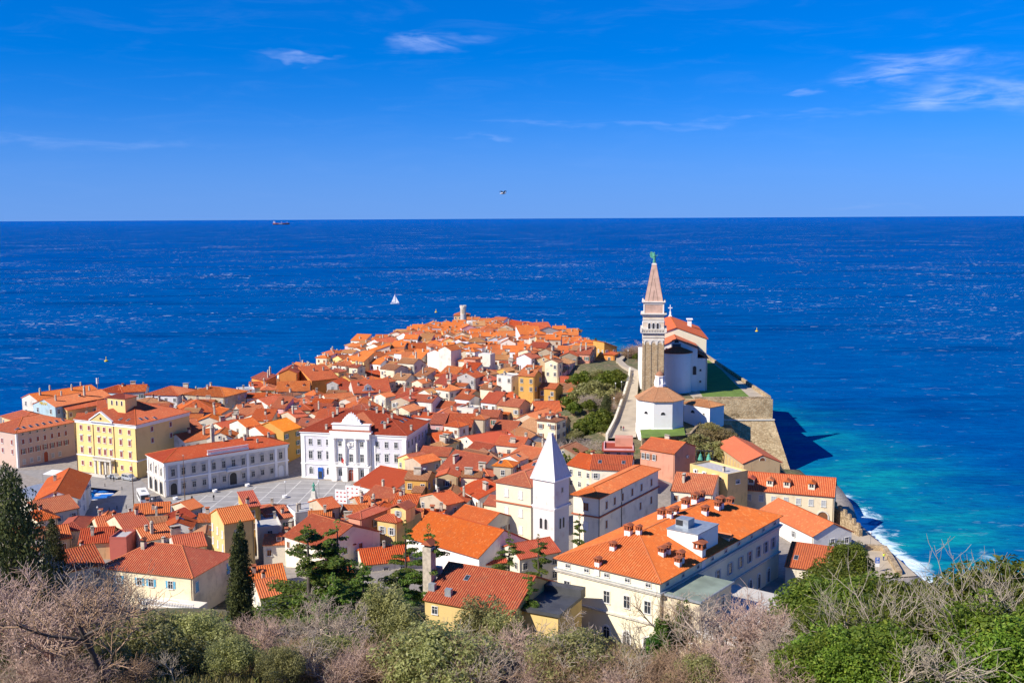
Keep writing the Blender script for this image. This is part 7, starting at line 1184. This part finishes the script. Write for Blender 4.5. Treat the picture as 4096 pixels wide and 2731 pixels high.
for a in (('small_green', 2330, 1488, 386, Z4, 1.2), ('small_olive', 2405, 1482, 384, Z4, 1.4), ('small_green', 2470, 1480, 380, Z4, 1.2), ('small_green', 2425, 1488, 372, Z4, 1.0), ('cypress_a', 2425, 1574, 340, Z4, 2.2), ('shrub_grey', 2365, 1570, 352, Z4, 1.5), ('small_olive', 2390, 1530, 362, Z4, 1.3), ('small_green', 2355, 1600, 345, Z4, 1.0), ('small_green', 2330, 1690, 322, Z4, 1.0), ('small_green', 2362, 1668, 326, Z4, 1.1), ('small_green', 2400, 1640, 330, Z4, 1.0), ('shrub_grey', 2270, 1760, 296, Z4, 1.3), ('shrub_grey', 2340, 1750, 300, Z4, 1.4), ('shrub_pink', 2400, 1770, 296, Z4, 1.2), ('small_olive', 2300, 1720, 312, Z4, 1.0), ('shrub_pink', 2450, 1600, 345, Z4, 1.0), ('shrub_brown', 2480, 1560, 352, Z4, 1.0), ('small_green', 2310, 1560, 365, Z4, 1.2), ('small_green', 2295, 1610, 345, Z4, 1.0), ('small_olive', 2440, 1540, 365, Z4, 1.1), ('scrub_a', 2375, 1800, 285, Z4, 1.0), ('small_green', 2290, 1800, 285, Z4, .9), ('small_green', 2410, 1700, 318, Z4, .8),
          ('cypress_a', 2382, 1350, 470, 'at the top of the gardens', 1.5), ('small_green', 2370, 1410, 465, 'at the top of the gardens', 1.2), ('shrub_pink', 2425, 1362, 490, 'at the top of the gardens', 1.6), ('shrub_pink', 2560, 1358, 445, 'behind the bell tower', 1.6), ('shrub_brown', 2530, 1375, 440, 'behind the bell tower', 1.6), ('small_green', 2545, 1415, 428, 'behind the bell tower', .8), ('shrub_brown', 2510, 1395, 440, 'behind the bell tower', 1.5),
          ('pine_round', 2195, 1338, 606, 'among houses near the right shore', 1.6), ('pine_round', 2150, 1358, 590, 'among houses near the right shore', 1.2),
          ('scrub_a', 2840, 1690, 311, 'on the slope below the bastion', 1.5), ('scrub_a', 2875, 1715, 308, 'on the slope below the bastion', 1.4), ('scrub_a', 2860, 1730, 303, 'on the slope below the bastion', 1.8), ('shrub_pink', 2925, 1735, 303, 'on the slope below the bastion', 1.4), ('small_olive', 2800, 1742, 300, 'on the slope below the bastion', 1.3), ('small_olive', 2880, 1770, 296, 'on the slope below the bastion', 1.3), ('small_green', 2620, 1758, 304, 'below the baptistery lawn', 1.2), ('small_green', 2660, 1762, 304, 'below the baptistery lawn', 1.2)): plant(*a)
# undergrowth: grass blades and low twigs over the whole slope
rs_ = np.random.RandomState(9); n = 70000; yy = rs_.uniform(84, 172, n); xx = yy * rs_.uniform(-.52, .52, n); P_ = np.stack([xx, yy], 1); ok = np.ones(n, bool)
for rc in RECTS[:len(HOUSES)]:
    if rc[1] < 185:
        c, s = math.cos(rc[2]), math.sin(rc[2]); dx, dy = P_[:, 0] - rc[0], P_[:, 1] - rc[1]; lx, ly = c * dx + s * dy, -s * dx + c * dy; ok &= ~((np.abs(lx) < rc[3] / 2 + .5) & (ly > -.5) & (ly < rc[4] + .5))
P_ = P_[ok]; n = len(P_); zg_ = heights(P_); a = rs_.uniform(0, 6.28, n); hh = rs_.uniform(.35, 1.1, n); w_ = rs_.uniform(.05, .14, n); B0 = np.column_stack([P_, zg_ - .1]); dx = np.column_stack([np.cos(a) * w_, np.sin(a) * w_, np.zeros(n)]); tp = B0 + np.column_stack([rs_.normal(0, .25, n), rs_.normal(0, .25, n), hh])
V = np.stack([B0 - dx, B0 + dx, tp + dx * .4, tp - dx * .4], 1).reshape(-1, 3); tag(place(npmesh('undergrowth', V, np.arange(4 * n).reshape(n, 4), LF['grass']), 'undergrowth'), 'dry grass and low weeds covering the foreground slope', 'undergrowth', kind='stuff')
ORD2 = ['first', 'second', 'third', 'fourth', 'fifth', 'sixth', 'seventh', 'eighth', 'ninth', 'tenth', 'eleventh', 'twelfth', 'thirteenth', 'fourteenth', 'fifteenth', 'sixteenth']
pg = {}
for r, ph, u in PLANTS: pg.setdefault(ph, []).append((u, r))
for ph, l in pg.items():
    l.sort(key=lambda q: q[0])
    for i, (u, r) in enumerate(l):
        r['label'] = ph if len(l) == 1 else (('leftmost ' if i == 0 else ('rightmost ' if i == len(l) - 1 else ORD2[i] + ' from left ')) + ph)
        if len(l) > 2: r['group'] = ph
# ---------------------------------------------------------------- boats, vehicles, people and other small things
def hull(b, L, Wd, D, mi=0, z0=-.25, deck=None):
    sec = [(-.5, .72), (-.3, .95), (0, 1.0), (.25, .8), (.42, .4), (.5, .04)]; rings = []
    for f, k in sec:
        x = f * L; w_ = Wd / 2 * k; sh = .18 * D * (2 * abs(f)) ** 2; rings.append([(x, -w_, D + sh), (x, -w_ * .85, D * .45), (x, 0, z0), (x, w_ * .85, D * .45), (x, w_, D + sh)])
    for r_, q in zip(rings, rings[1:]):
        for i in range(4): b.poly([r_[i], q[i], q[i + 1], r_[i + 1]], mi)
        b.poly([(r_[0][0], r_[0][1] * .96, r_[0][2] - .08), (r_[4][0], r_[4][1] * .96, r_[4][2] - .08), (q[4][0], q[4][1] * .96, q[4][2] - .08), (q[0][0], q[0][1] * .96, q[0][2] - .08)], deck if deck is not None else mi)
    b.poly(rings[0], mi)
# sailing yacht heeling to port
p = Q(1580, 1218, 0); r = thing('sailing_boat', (p.x, p.y, .1), R(8), 'white sailing boat heeling under two sails on the open sea', 'sailboat'); r.rotation_euler = (R(-16), 0, R(8))
b = MB(); hull(b, 8.0, 2.4, 1.1, 0, -.3); b.build('hull', PM['white'], r); b = MB(); b.prism([(-1.6, -.7), (1.6, -.6), (1.6, .6), (-1.6, .7)], 1.1, 1.55); b.build('cabin', PM['white'], r); b = MB(); b.tube((.4, 0, 1), (.4, 0, 13.2), .07, .05, 6); b.tube((.4, 0, 2.1), (-3.3, .2, 2.0), .06, n=6); b.build('mast', PM['rope'], r)
b = MB(); b.extr([(.25, 2.2), (-3.2, 2.2), (-1.6, 5.8), (.25, 9.8)], -.02, .02); b.build('mainsail', PM['white'], r); b = MB(); b.extr([(.75, 1.6), (3.9, 1.5), (.75, 7.6)], -.02, .02); b.build('jib', PM['white'], r)
b = MB(); a0 = Q(1560, 1219, .05); a1 = Q(1330, 1232, .05); dirv = (a1 - a0); nn = Vector((-dirv.y, dirv.x, 0)).normalized(); a1 = a0.lerp(a1, .55); b.poly([a0 - nn * .9, a0 + nn * .9, a1 + nn * 1.2, a1 - nn * 1.2]); o = b.build('wake', plain('wake_foam', (.06, .20, .44), .8, var=.4, scale=.3)); tag(o, kind='stuff')
if o.data.polygons[0].normal.z < 0: o.data.flip_normals()
# tanker near the horizon
p = Q(1125, 898.5, 0); r = thing('tanker_ship', (p.x, p.y, 0), R(12), 'red tanker ship close to the horizon', 'ship'); b = MB(); hull(b, 195, 32, 17, 0, -3); b.build('hull', plain('tanker_red', (.75, .16, .12), .6, var=.05, scale=.02), r); b = MB(); b.box(-88, -70, -13, 13, 17, 34); b.box(-84, -74, -15, 15, 34, 40); b.box(-92, -88, -4, 4, 17, 42); b.build('bridge_house', PM['white'], r)
for x in (5, 70): b = MB(); b.tube((x, 0, 17), (x, 0, 38), 1.2, n=6); b.build('mast', PM['white'], r)
b = MB(); b.box(-30, 12, -16.3, -16.0, 7, 12); b.build('hull_lettering', PM['white'], r)
for (u, v, lab) in ((425, 1446, 'yellow buoy on the dark water left of the town'), (3027, 1326, 'yellow buoy on the sea right of the church'), (1744, 1250, 'yellow buoy near the tip of the peninsula')):
    p = Q(u, v, 0); r = thing('buoy', (p.x, p.y, 0), 0, lab, 'buoy', 'yellow buoys'); b = MB(); b.lathe([(.9, -.3), (1.1, .3), (1.0, .7), (.3, .9)], 12); b.build('float', PM['yellow'], r); b = MB(); b.lathe([(.25, .9), (.18, 2.4), (.3, 2.4), (.02, 2.9)], 8); b.build('topmark', PM['yellow'], r)
# gull
p = at(2011, 775, 75); r = thing('gull', p, R(25), 'single gull flying above the horizon', 'bird'); b = MB(); b.tube((-.2, 0, 0), (.05, 0, .03), .03, .08, 8); b.tube((.05, 0, .03), (.22, 0, .05), .08, .04, 8); b.tube((.22, 0, .05), (.28, 0, .05), .035, .015, 6); b.build('body', PM['white'], r)
for s in (-1, 1): b = MB(); b.poly([(-.05, s * .05, .05), (.1, s * .05, .06), (.12, s * .35, .2), (-.02, s * .35, .2)]); b.poly([(-.02, s * .35, .2), (.12, s * .35, .2), (.0, s * .68, .1)]); b.build('wing', PM['dark'], r)
# vehicles
def wheels(r, xs_, hw, rad):
    for x in xs_:
        for s in (-1, 1): b = MB(); b.tube((x, s * (hw - .12), rad), (x, s * (hw + .06), rad), rad, n=14); o = b.build('wheel', PM['tyre'], r); b = MB(); b.tube((x, s * (hw + .06), rad), (x, s * (hw + .08), rad), rad * .55, n=10); b.build('rim', PM['silver'], o)
def vehicle(name, p, rz, prof, hw, paint, glass, lab, cat, wx, wr):
    r = thing(name, p, rz, lab, cat); b = MB(); b.extr(prof, -hw, hw); b.build('body', paint, r)
    for (x0, x1, z0, z1) in glass:
        for s in (-1, 1): b = MB(); b.box(x0, x1, min(s * hw, s * (hw + .02)), max(s * hw, s * (hw + .02)), z0, z1); b.build('side_window', PM['glass'], r)
    wheels(r, wx, hw, wr); return r
p1, p2 = Q(562, 1992, 2.05), Q(598, 2026, 2.05); d = p1 - Q(578, 2022, 2.05); bus = vehicle('bus', Q(580, 2018, 2.05) + d.normalized() * 3.8, math.atan2(d.y, d.x), [(-4.2, .35), (4.1, .35), (4.2, 1.2), (4.0, 2.9), (3.7, 3.05), (-4.0, 3.05), (-4.2, 2.9)], 1.2, PM['white'], [(-3.7, -1.6, 1.5, 2.5), (-1.4, .8, 1.5, 2.5), (1.0, 3.2, 1.5, 2.5)], 'white and pale blue bus leaving the square past the court palace', 'bus', (-2.6, 2.8), .48)
b = MB(); b.box(-4.23, -4.2, -1.0, 1.0, 1.6, 2.75); b.build('rear_window', PM['glass'], bus); b = MB(); b.box(-1.2, .2, -.5, .5, 3.05, 3.25); b.build('roof_hatch', PM['metal'], bus)
for s in (-.85, .85): b = MB(); b.box(-4.24, -4.2, s - .15, s + .15, .8, 1.1); b.build('tail_light', PM['red'], bus)
q0, q1 = Q(484, 1918, 2.05), Q(530, 1927, 2.05); d = q1 - q0; rz = math.atan2(d.y, d.x)
vehicle('van', (q0 + q1) / 2 + Vector((.3, 1.0, 0)), rz, [(-2.3, .3), (2.3, .3), (2.35, .9), (1.7, 1.1), (.9, 1.85), (-2.1, 1.9), (-2.3, 1.7)], .9, PM['silver'], [(-2.0, -.9, 1.15, 1.7), (-.75, .3, 1.15, 1.7), (.4, 1.0, 1.15, 1.55)], 'silver van parked at the right corner of the yellow palace', 'van', (-1.5, 1.5), .33)
q0, q1 = Q(430, 1912, 2.05), Q(474, 1919, 2.05); d = q1 - q0
vehicle('car', (q0 + q1) / 2 + Vector((.2, .9, 0)), math.atan2(d.y, d.x), [(-2.1, .28), (2.1, .28), (2.15, .7), (1.2, .85), (.6, 1.4), (-.9, 1.42), (-1.7, .95), (-2.1, .9)], .85, PM['silver'], [(-.95, -.15, .9, 1.3), (-.05, .65, .9, 1.3)], 'grey car parked left of the silver van', 'car', (-1.3, 1.3), .31)
p = Q(3385, 2168, 3.4); r = vehicle('car', p, R(70), [(-2.1, .28), (2.1, .28), (2.15, .7), (1.2, .85), (.6, 1.4), (-.9, 1.42), (-1.7, .95), (-2.1, .9)], .85, PM['silver'], [(-.95, -.15, .9, 1.3), (-.05, .65, .9, 1.3)], 'pale car beside the small yellow house at the crenellated wall', 'car', (-1.3, 1.3), .31)
# rowing boats in the harbour corner
for k, (u, v, a, cov) in enumerate(((383, 1966, 8, 0), (410, 1968, 20, 1), (428, 1975, 18, 1), (418, 1985, 5, 0), (438, 1990, 12, 1), (408, 1999, 4, 1), (395, 2010, 6, 0), (380, 2019, 10, 0))):
    p = Q(u, v, .05); r = thing('rowing_boat', p, R(a), None, 'boat', 'small boats in the harbour corner'); b = MB(); hull(b, 5.2, 1.9, .75, 0, -.15); b.build('hull', PM['white'] if not cov else PM['blue'], r); b = MB()
    if cov: b.extr([(-.75, .78), (.75, .78), (0, 1.15)], -2.2, 1.6); o = b.build('cover', PM['blue'], r); o.rotation_euler = (0, 0, R(-90))
    else: [b.box(x - .15, x + .15, -.75, .75, .5, .58) for x in (-1.2, .2)]; b.build('thwart', PM['wood'], r)
    r['label'] = ('%s boat %s in the small harbour corner' % ('blue covered' if cov else 'open white', ['at the top left', 'second from the top', 'with its bow to the quay', 'in the middle', 'farthest right', 'with long blue cover near the bottom', 'second from the bottom', 'nearest the bottom'][k]))
# people: one skinned body each
def person(p, rz, lab, top, legs, hgt=1.72, arms=None, hair='black'):
    me = bpy.data.meshes.new('body'); J = [(0, 0, .95, .15), (0, 0, 1.15, .15), (0, 0, 1.38, .17), (0, 0, 1.5, .07), (0, 0, 1.6, .10), (0, 0, 1.72, .08), (-.1, 0, .9, .1), (-.12, .06, .5, .075), (-.12, -.05, .06, .05), (-.12, .12, .03, .04), (.1, 0, .9, .1), (.12, -.08, .5, .075), (.12, -.2, .08, .05), (.12, -.04, .03, .04), (-.2, 0, 1.4, .07), (-.27, .02, 1.12, .05), (-.25, .12, .88, .04), (.2, 0, 1.4, .07), (.27, .02, 1.12, .05), (.25, .12, .88, .04)]
    if arms: J[18] = (.24, .25, 1.25, .05); J[19] = (.1, .45, 1.35, .04); J[15] = (-.24, .25, 1.25, .05); J[16] = (-.05, .45, 1.35, .04)
    ed = [(0, 1), (1, 2), (2, 3), (3, 4), (4, 5), (0, 6), (6, 7), (7, 8), (8, 9), (0, 10), (10, 11), (11, 12), (12, 13), (2, 14), (14, 15), (15, 16), (2, 17), (17, 18), (18, 19)]; me.from_pydata([j[:3] for j in J], ed, []); o = bpy.data.objects.new('person', me); C.objects.link(o); sk = o.modifiers.new('skin', 'SKIN')
    for i, v_ in enumerate(me.skin_vertices[0].data): v_.radius = (J[i][3], J[i][3]); v_.use_root = (i == 0)
    o.modifiers.new('sub', 'SUBSURF').levels = 1; bpy.context.view_layer.update(); dg = bpy.context.evaluated_depsgraph_get(); m2 = bpy.data.meshes.new_from_object(o.evaluated_get(dg)); bpy.data.objects.remove(o)
    for m_ in (legs, top, 'skin', hair): m2.materials.append(PM[m_])
    for f_ in m2.polygons: z = f_.center.z; f_.material_index = 0 if z < .98 else (1 if z < 1.5 else (3 if z > 1.66 or (z > 1.56 and f_.center.y < -.02) else 2))
    o = place(m2, 'person', None, p, rz); s = hgt / 1.78; o.scale = (s, s, s); return tag(o, lab, 'person')
def ramp_pt(u, v):
    for i in range(4):
        if RAMP[i][0][1] >= v >= RAMP[i + 1][0][1]: t_ = (RAMP[i][0][1] - v) / (RAMP[i][0][1] - RAMP[i + 1][0][1]); return Q(u, v, RAMP[i][2] + t_ * (RAMP[i + 1][2] - RAMP[i][2]) + .01)
    return Q(u, v, 13.3)
person(ramp_pt(2484, 1722), R(0), 'person in black walking up the church ramp', 'black', 'black'); person(ramp_pt(2494, 1723), R(0), 'person in dark red beside the one in black on the ramp', 'cloth2', 'jeans', 1.62); person(ramp_pt(2532, 1508), R(10), 'lone person in dark clothes near the top of the church ramp', 'jeans', 'black'); person(Q(2477, 1424, 21.25), R(20), 'person in red at the bend of the path above the ramp', 'red', 'black')
person(Q(3534, 2240, 3.4), R(-60), 'man in yellow safety jacket leaning on the quay parapet', 'hivis', 'jeans', 1.8, True)
for (u, v, t_, l, lab) in ((424, 1917, 'black', 'jeans', 'person left of the parked grey car'), (444, 1920, 'jeans', 'black', 'person in front of the grey car'), (455, 1926, 'black', 'black', 'person standing just left of the silver van'), (298, 1916, 'teal', 'black', 'person in teal on the harbour road'), (855, 2000, 'black', 'black', 'person crossing the square below the court palace'), (768, 2004, 'black', 'jeans', 'person on the square near the pale pole')): person(Q(u, v, 2.06), R(40), lab, t_, l)
# monument in the square
p = Q(1256, 2003, 2.06); r = thing('monument', p, R(-10), 'green bronze statue of a violinist on a stone pedestal in the square', 'statue'); b = MB(); b.lathe([(1.6, -.5), (1.6, .4), (1.2, .5), (1.2, .9)], 8); b.prism([(-.7, -.7), (.7, -.7), (.7, .7), (-.7, .7)], .9, 2.9, 0, [(-.55, -.55), (.55, -.55), (.55, .55), (-.55, .55)]); b.build('pedestal', PM['stonetrim'], r); b = MB(); b.lathe([(.42, 2.9), (.40, 3.3), (.26, 3.9), (.36, 4.4), (.32, 4.75), (.12, 4.9), (.17, 5.05), (.16, 5.25), (.05, 5.35)], 10); b.tube((.3, 0, 4.6), (.65, -.2, 4.1), .09, .07, 6); b.tube((-.3, 0, 4.6), (-.55, -.15, 4.2), .09, .07, 6); b.build('statue', PM['bronze'], r)
# two tall poles, lamp posts
for (u, v, vt, lab) in ((536, 2036, 1849, 'tall brown flagpole beside the bus'), (741, 2024, 1820, 'tall flagpole in front of the court palace')):
    p = Q(u, v, 2.06); zt = zv(u, vt, p.y); r = thing('flagpole', p, 0, lab, 'flagpole', 'flagpoles of the square'); b = MB(); b.lathe([(.35, -.1), (.3, .6), (.14, .7), (.07, zt - 2.3)], 8); b.build('pole', PM['gutter'], r); b = MB(); b.lathe([(.02, zt - 2.3), (.16, zt - 2.15), (.02, zt - 1.95)], 8); b.build('finial', PM['metal'], r)
def lamp(p, hgt, lab, grp='lamp posts'):
    r = thing('lamp_post', p, 0, lab, 'lamp post', grp); b = MB(); b.lathe([(.12, -.3), (.07, .5), (.05, hgt)], 6); b.build('post', PM['rope'], r); b = MB(); b.lathe([(.05, hgt), (.22, hgt + .1), (.2, hgt + .35), (.05, hgt + .5)], 8); b.build('lamp_head', PM['white'], r)
for k, (u, v) in enumerate(((1142, 1988), (1276, 1985), (612, 2060), (393, 2095))): lamp(Q(u, v, 2.06), 4.2, ('lamp post left of the monument', 'lamp post right of the monument', 'lamp post on the near edge of the square', 'lamp post in the shaded street at the left')[k])
for k, (u, v) in enumerate(((2456, 1642), (2462, 1560), (2486, 1552), (2512, 1460))): q = Q(u, v, gz(*Q(u, v, 14)[:2])); lamp(Vector((q.x, q.y, gz(q.x, q.y))), 5.0, ('lamp post lowest beside the ramp gardens', 'lamp post in the upper gardens', 'lamp post near the top of the ramp wall', 'lamp post at the bend above the ramp')[k])
lamp(Q(3481, 2190, 3.4), 3.4, 'lamp post on the quay behind the round pine')
# parking sign
p = Q(3508, 2285, 3.4); r = thing('parking_sign', p, R(-6), 'blue parking sign with a white plate on the quay', 'sign'); b = MB(); b.tube((0, 0, -.3), (0, 0, 3.2), .05, n=6); b.build('post', PM['rope'], r); b = MB(); b.box(-.45, .45, -.08, -.04, 1.9, 3.2); bd = b.build('sign_board', PM['signblue'], r); b = MB(); b.box(-.45, .45, -.08, -.04, 1.1, 1.88); b.build('lower_plate', PM['white'], r)
b = MB(); b.box(-.16, -.07, -.1, -.08, 2.6, 3.1); b.box(-.07, .12, -.1, -.08, 3.02, 3.1); b.box(-.07, .12, -.1, -.08, 2.8, 2.88); b.box(.10, .19, -.1, -.08, 2.84, 3.06); b.build('letter_p', PM['white'], bd); b = MB(); b.box(-.2, .2, -.1, -.08, 2.05, 2.1); b.box(-.2, -.14, -.1, -.08, 2.1, 2.4); b.box(.14, .2, -.1, -.08, 2.1, 2.4); b.box(-.2, .2, -.1, -.08, 2.4, 2.45); b.box(-.05, .08, -.1, -.08, 2.18, 2.32); b.build('pictogram', PM['white'], bd)
# bell frame with two bells
p = Q(2818, 1862, 12.5); r = thing('bell_stand', (p.x, p.y, 12.5), R(-10), 'dark steel frame with two bells below the bastion', 'bell frame')
for x in (-2.2, 0, 2.2): b = MB(); b.box(x - .15, x + .15, -.15, .15, -5, 4); b.build('post', PM['dark'], r)
b = MB(); b.box(-2.3, 2.3, -.15, .15, 4, 4.3); b.build('beam', PM['dark'], r)
for x in (-1.1, 1.1): b = MB(); b.lathe([(.75, 1.6), (.7, 1.9), (.45, 2.6), (.35, 3.1), (.1, 3.3)], 12, (x, 0)); b.tube((x, 0, 3.3), (x, 0, 4.05), .05, n=5); b.build('bell', PM['bronze'], r)
# crane mast on the left shore, mobile phone mast on the hotel
p = at(1220, 1492, 470); r = thing('crane_boom', p, 0, 'slim lattice crane boom above the left shore', 'crane'); tp = at(1197, 1414, 470) - p; b = MB()
for dx, dy in ((-.25, -.25), (.25, -.25), (0, .25)): b.tube((dx, dy, -8), (tp.x + dx * .4, tp.y + dy * .4, tp.z), .05, n=4)
b.build('chords', PM['rope'], r); b = MB()
for k in range(12): f0, f1 = k / 12, (k + 1) / 12; s = 1 if k % 2 else -1; b.tube((tp.x * f0 - .22 * s, -.2, tp.z * f0), (tp.x * f1 + .22 * s, -.2, tp.z * f1), .03, n=3)
tag(b.build('lacing', PM['rope'], r), kind='stuff')
p = at(391, 1560, 385); r = thing('phone_mast', p, 0, 'mobile phone mast on the roof of the seafront hotel', 'antenna'); b = MB(); b.tube((0, 0, -3), (0, 0, 4.5), .12, n=6); b.build('pole', PM['rope'], r)
for k in range(3): a = k * 2.1; b = MB(); b.box(-.15, .15, -.5, -.35, 2.4, 4.6); b.build('panel', PM['white'], r, (0, 0, 0), a)
# cafe canopy and kiosk on the harbour, banners on scaffolding beside the monument
p = Q(228, 1930, 2.05); r = thing('cafe_canopy', p, R(-20), 'white canopy over cafe seats on the harbour road', 'canopy'); b = MB(); b.poly([(-3.5, -2, 2.8), (3.5, -2, 2.8), (3.5, 2, 3.3), (-3.5, 2, 3.3)]); b.poly([(-3.5, 2, 3.26), (3.5, 2, 3.26), (3.5, -2, 2.76), (-3.5, -2, 2.76)]); b.build('canvas', PM['white'], r)
for x in (-3.4, 3.4):
    for y in (-1.9, 1.9): b = MB(); b.tube((x, y, 0), (x, y, 3.0), .05, n=5); b.build('post', PM['rope'], r)
for k, (u, v, w_, lab) in enumerate(((1365, 2012, 3.4, 'white banner with red marks on scaffolding right of the monument'), (1412, 1996, 4.2, 'larger white banner with red marks in front of the smooth orange roof'))):
    p = Q(u, v, 7.0); r = thing('banner', p, R(-18), lab, 'banner', 'white banners'); b = MB(); b.box(-w_ / 2, w_ / 2, -.04, .04, 0, 3.6); o = b.build('sheet', PM['white'], r)
    for i in range(3):
        for j in range(3): b = MB(); b.box(-w_ / 2 + .4 + i * w_ / 3.2, -w_ / 2 + .4 + i * w_ / 3.2 + .5, -.06, -.04, .5 + j * 1.1, .8 + j * 1.1); b.build('red_mark', PM['red'], o)
    for x in (-w_ / 2, w_ / 2): b = MB(); b.tube((x, .08, -5), (x, .08, 4.2), .05, n=5); b.build('scaffold_pole', PM['rope'], r)
# bollards round the harbour corner
bm = MB(); bm.lathe([(.12, -.1), (.1, .8), (.14, .85), (.05, 1.0)], 8); bme = bm.mesh('bollard', PM['dark'])
for k, (u, v) in enumerate(((437, 2042), (468, 2036), (505, 2032), (560, 2008), (600, 1990), (622, 1998), (640, 2008), (420, 1945), (488, 1958))): tag(place(bme, 'bollard', None, Q(u, v, 2.04)), '%s dark iron bollard along the harbour road and square' % ['leftmost front', 'second front', 'third front', 'first beside the bus', 'second beside the bus', 'third beside the bus', 'corner', 'left quay', 'right quay'][k], 'bollard', 'bollards by the harbour road')
for k, (u, v) in enumerate(((702, 1998), (860, 1968), (990, 1945), (1140, 1990))): b = MB(); p = Q(u, v, 2.06); b.lathe([(.5, -.1), (.75, .3), (.7, .8), (.55, .82), (.5, .7)], 12); tag(b.build('planter', PM['white'], None, p), '%s round white stone planter along the court palace' % ['first', 'second', 'third', 'fourth'][k], 'planter', 'white planters on the square')
# letters on the hotel gable
fc = bpy.data.curves.new('letters', 'FONT'); fc.body = 'PIRAN'; fc.size = 1.5; fc.extrude = .04; to = bpy.data.objects.new('t', fc); C.objects.link(to); bpy.context.view_layer.update(); tm = bpy.data.meshes.new_from_object(to.evaluated_get(bpy.context.evaluated_depsgraph_get())); bpy.data.objects.remove(to); tm.materials.append(PM['yellow'])
hh = next(h_ for h_ in HOUSES if h_.root.name == 'seafront_hotel'); o = place(tm, 'letters', hh.root); o.location = (-hh.w / 2 - .06, hh.d / 2 + 2.4, hh.he + .2); o.rotation_euler = (R(90), 0, R(-90))
# ---------------------------------------------------------------- labels that single out each house
TN = dict(orange='orange', bright='bright orange', red='brick red', rust='rust coloured', tan='weathered tan', brown='weathered brown', smooth='smooth orange')
WN = dict(palegrey='pale grey', paleblue='pale blue', pure='white', palecream='pale cream', violet='pale violet', brightyellow='yellow', ivory='ivory', stone='bare stone', salmon='salmon red')
KN = dict(gs='gabled', gf='gable-ended', h='hipped', sh='lean-to', sl='lean-to', sr='lean-to', flat='flat')
def where(h):
    u, v = PX((h.root.location.x, h.root.location.y, h.zg + h.he)); y = h.root.location.y; x = h.root.location.x
    if y < 262 and u < 1500: return 'below the square'
    if y < 300: return 'around the convent'
    if y < 345: return 'beside the town hall' if u > 1200 else 'near the yellow palace'
    if u < 1000: return 'near the left seafront'
    if y > 620: return 'towards the lighthouse'
    if y > 500: return 'on the left shore' if u < 1560 else ('in the far town' if u < 2000 else 'towards the right shore')
    if u > 2150: return 'below the gardens'
    if y > 420: return 'in the town centre' if u > 1500 else 'left of town centre'
    return 'behind the town hall' if u < 1800 else 'right of town hall'
groups = {}
for h in HOUSES:
    if h.info == 'x': continue
    n = h.nchim; ch = 'no chimney' if n == 0 else ('one chimney' if n == 1 else ('two chimneys' if n == 2 else 'three chimneys'))
    roof = 'flat roof' if h.roofkind == 'flat' else TN[h.tiles] + ' ' + KN[h.roofkind] + ' roof'
    groups.setdefault((WN.get(h.wall, h.wall) + ' house, ' + roof + ', ' + ch + ', ' + where(h)), []).append(h)
ORD = ['', 'second', 'third', 'fourth', 'fifth', 'sixth', 'seventh', 'eighth', 'ninth', 'tenth']
for base, hs_ in groups.items():
    hs_.sort(key=lambda q: PX(q.root.location)[0])
    for i, q in enumerate(hs_):
        if len(hs_) == 1: q.root['label'] = base
        else:
            pos = 'leftmost' if i == 0 else ('rightmost' if i == len(hs_) - 1 else ORD[i] + ' from left')
            q.root['label'] = pos + ' ' + base
bpy.context.view_layer.update()
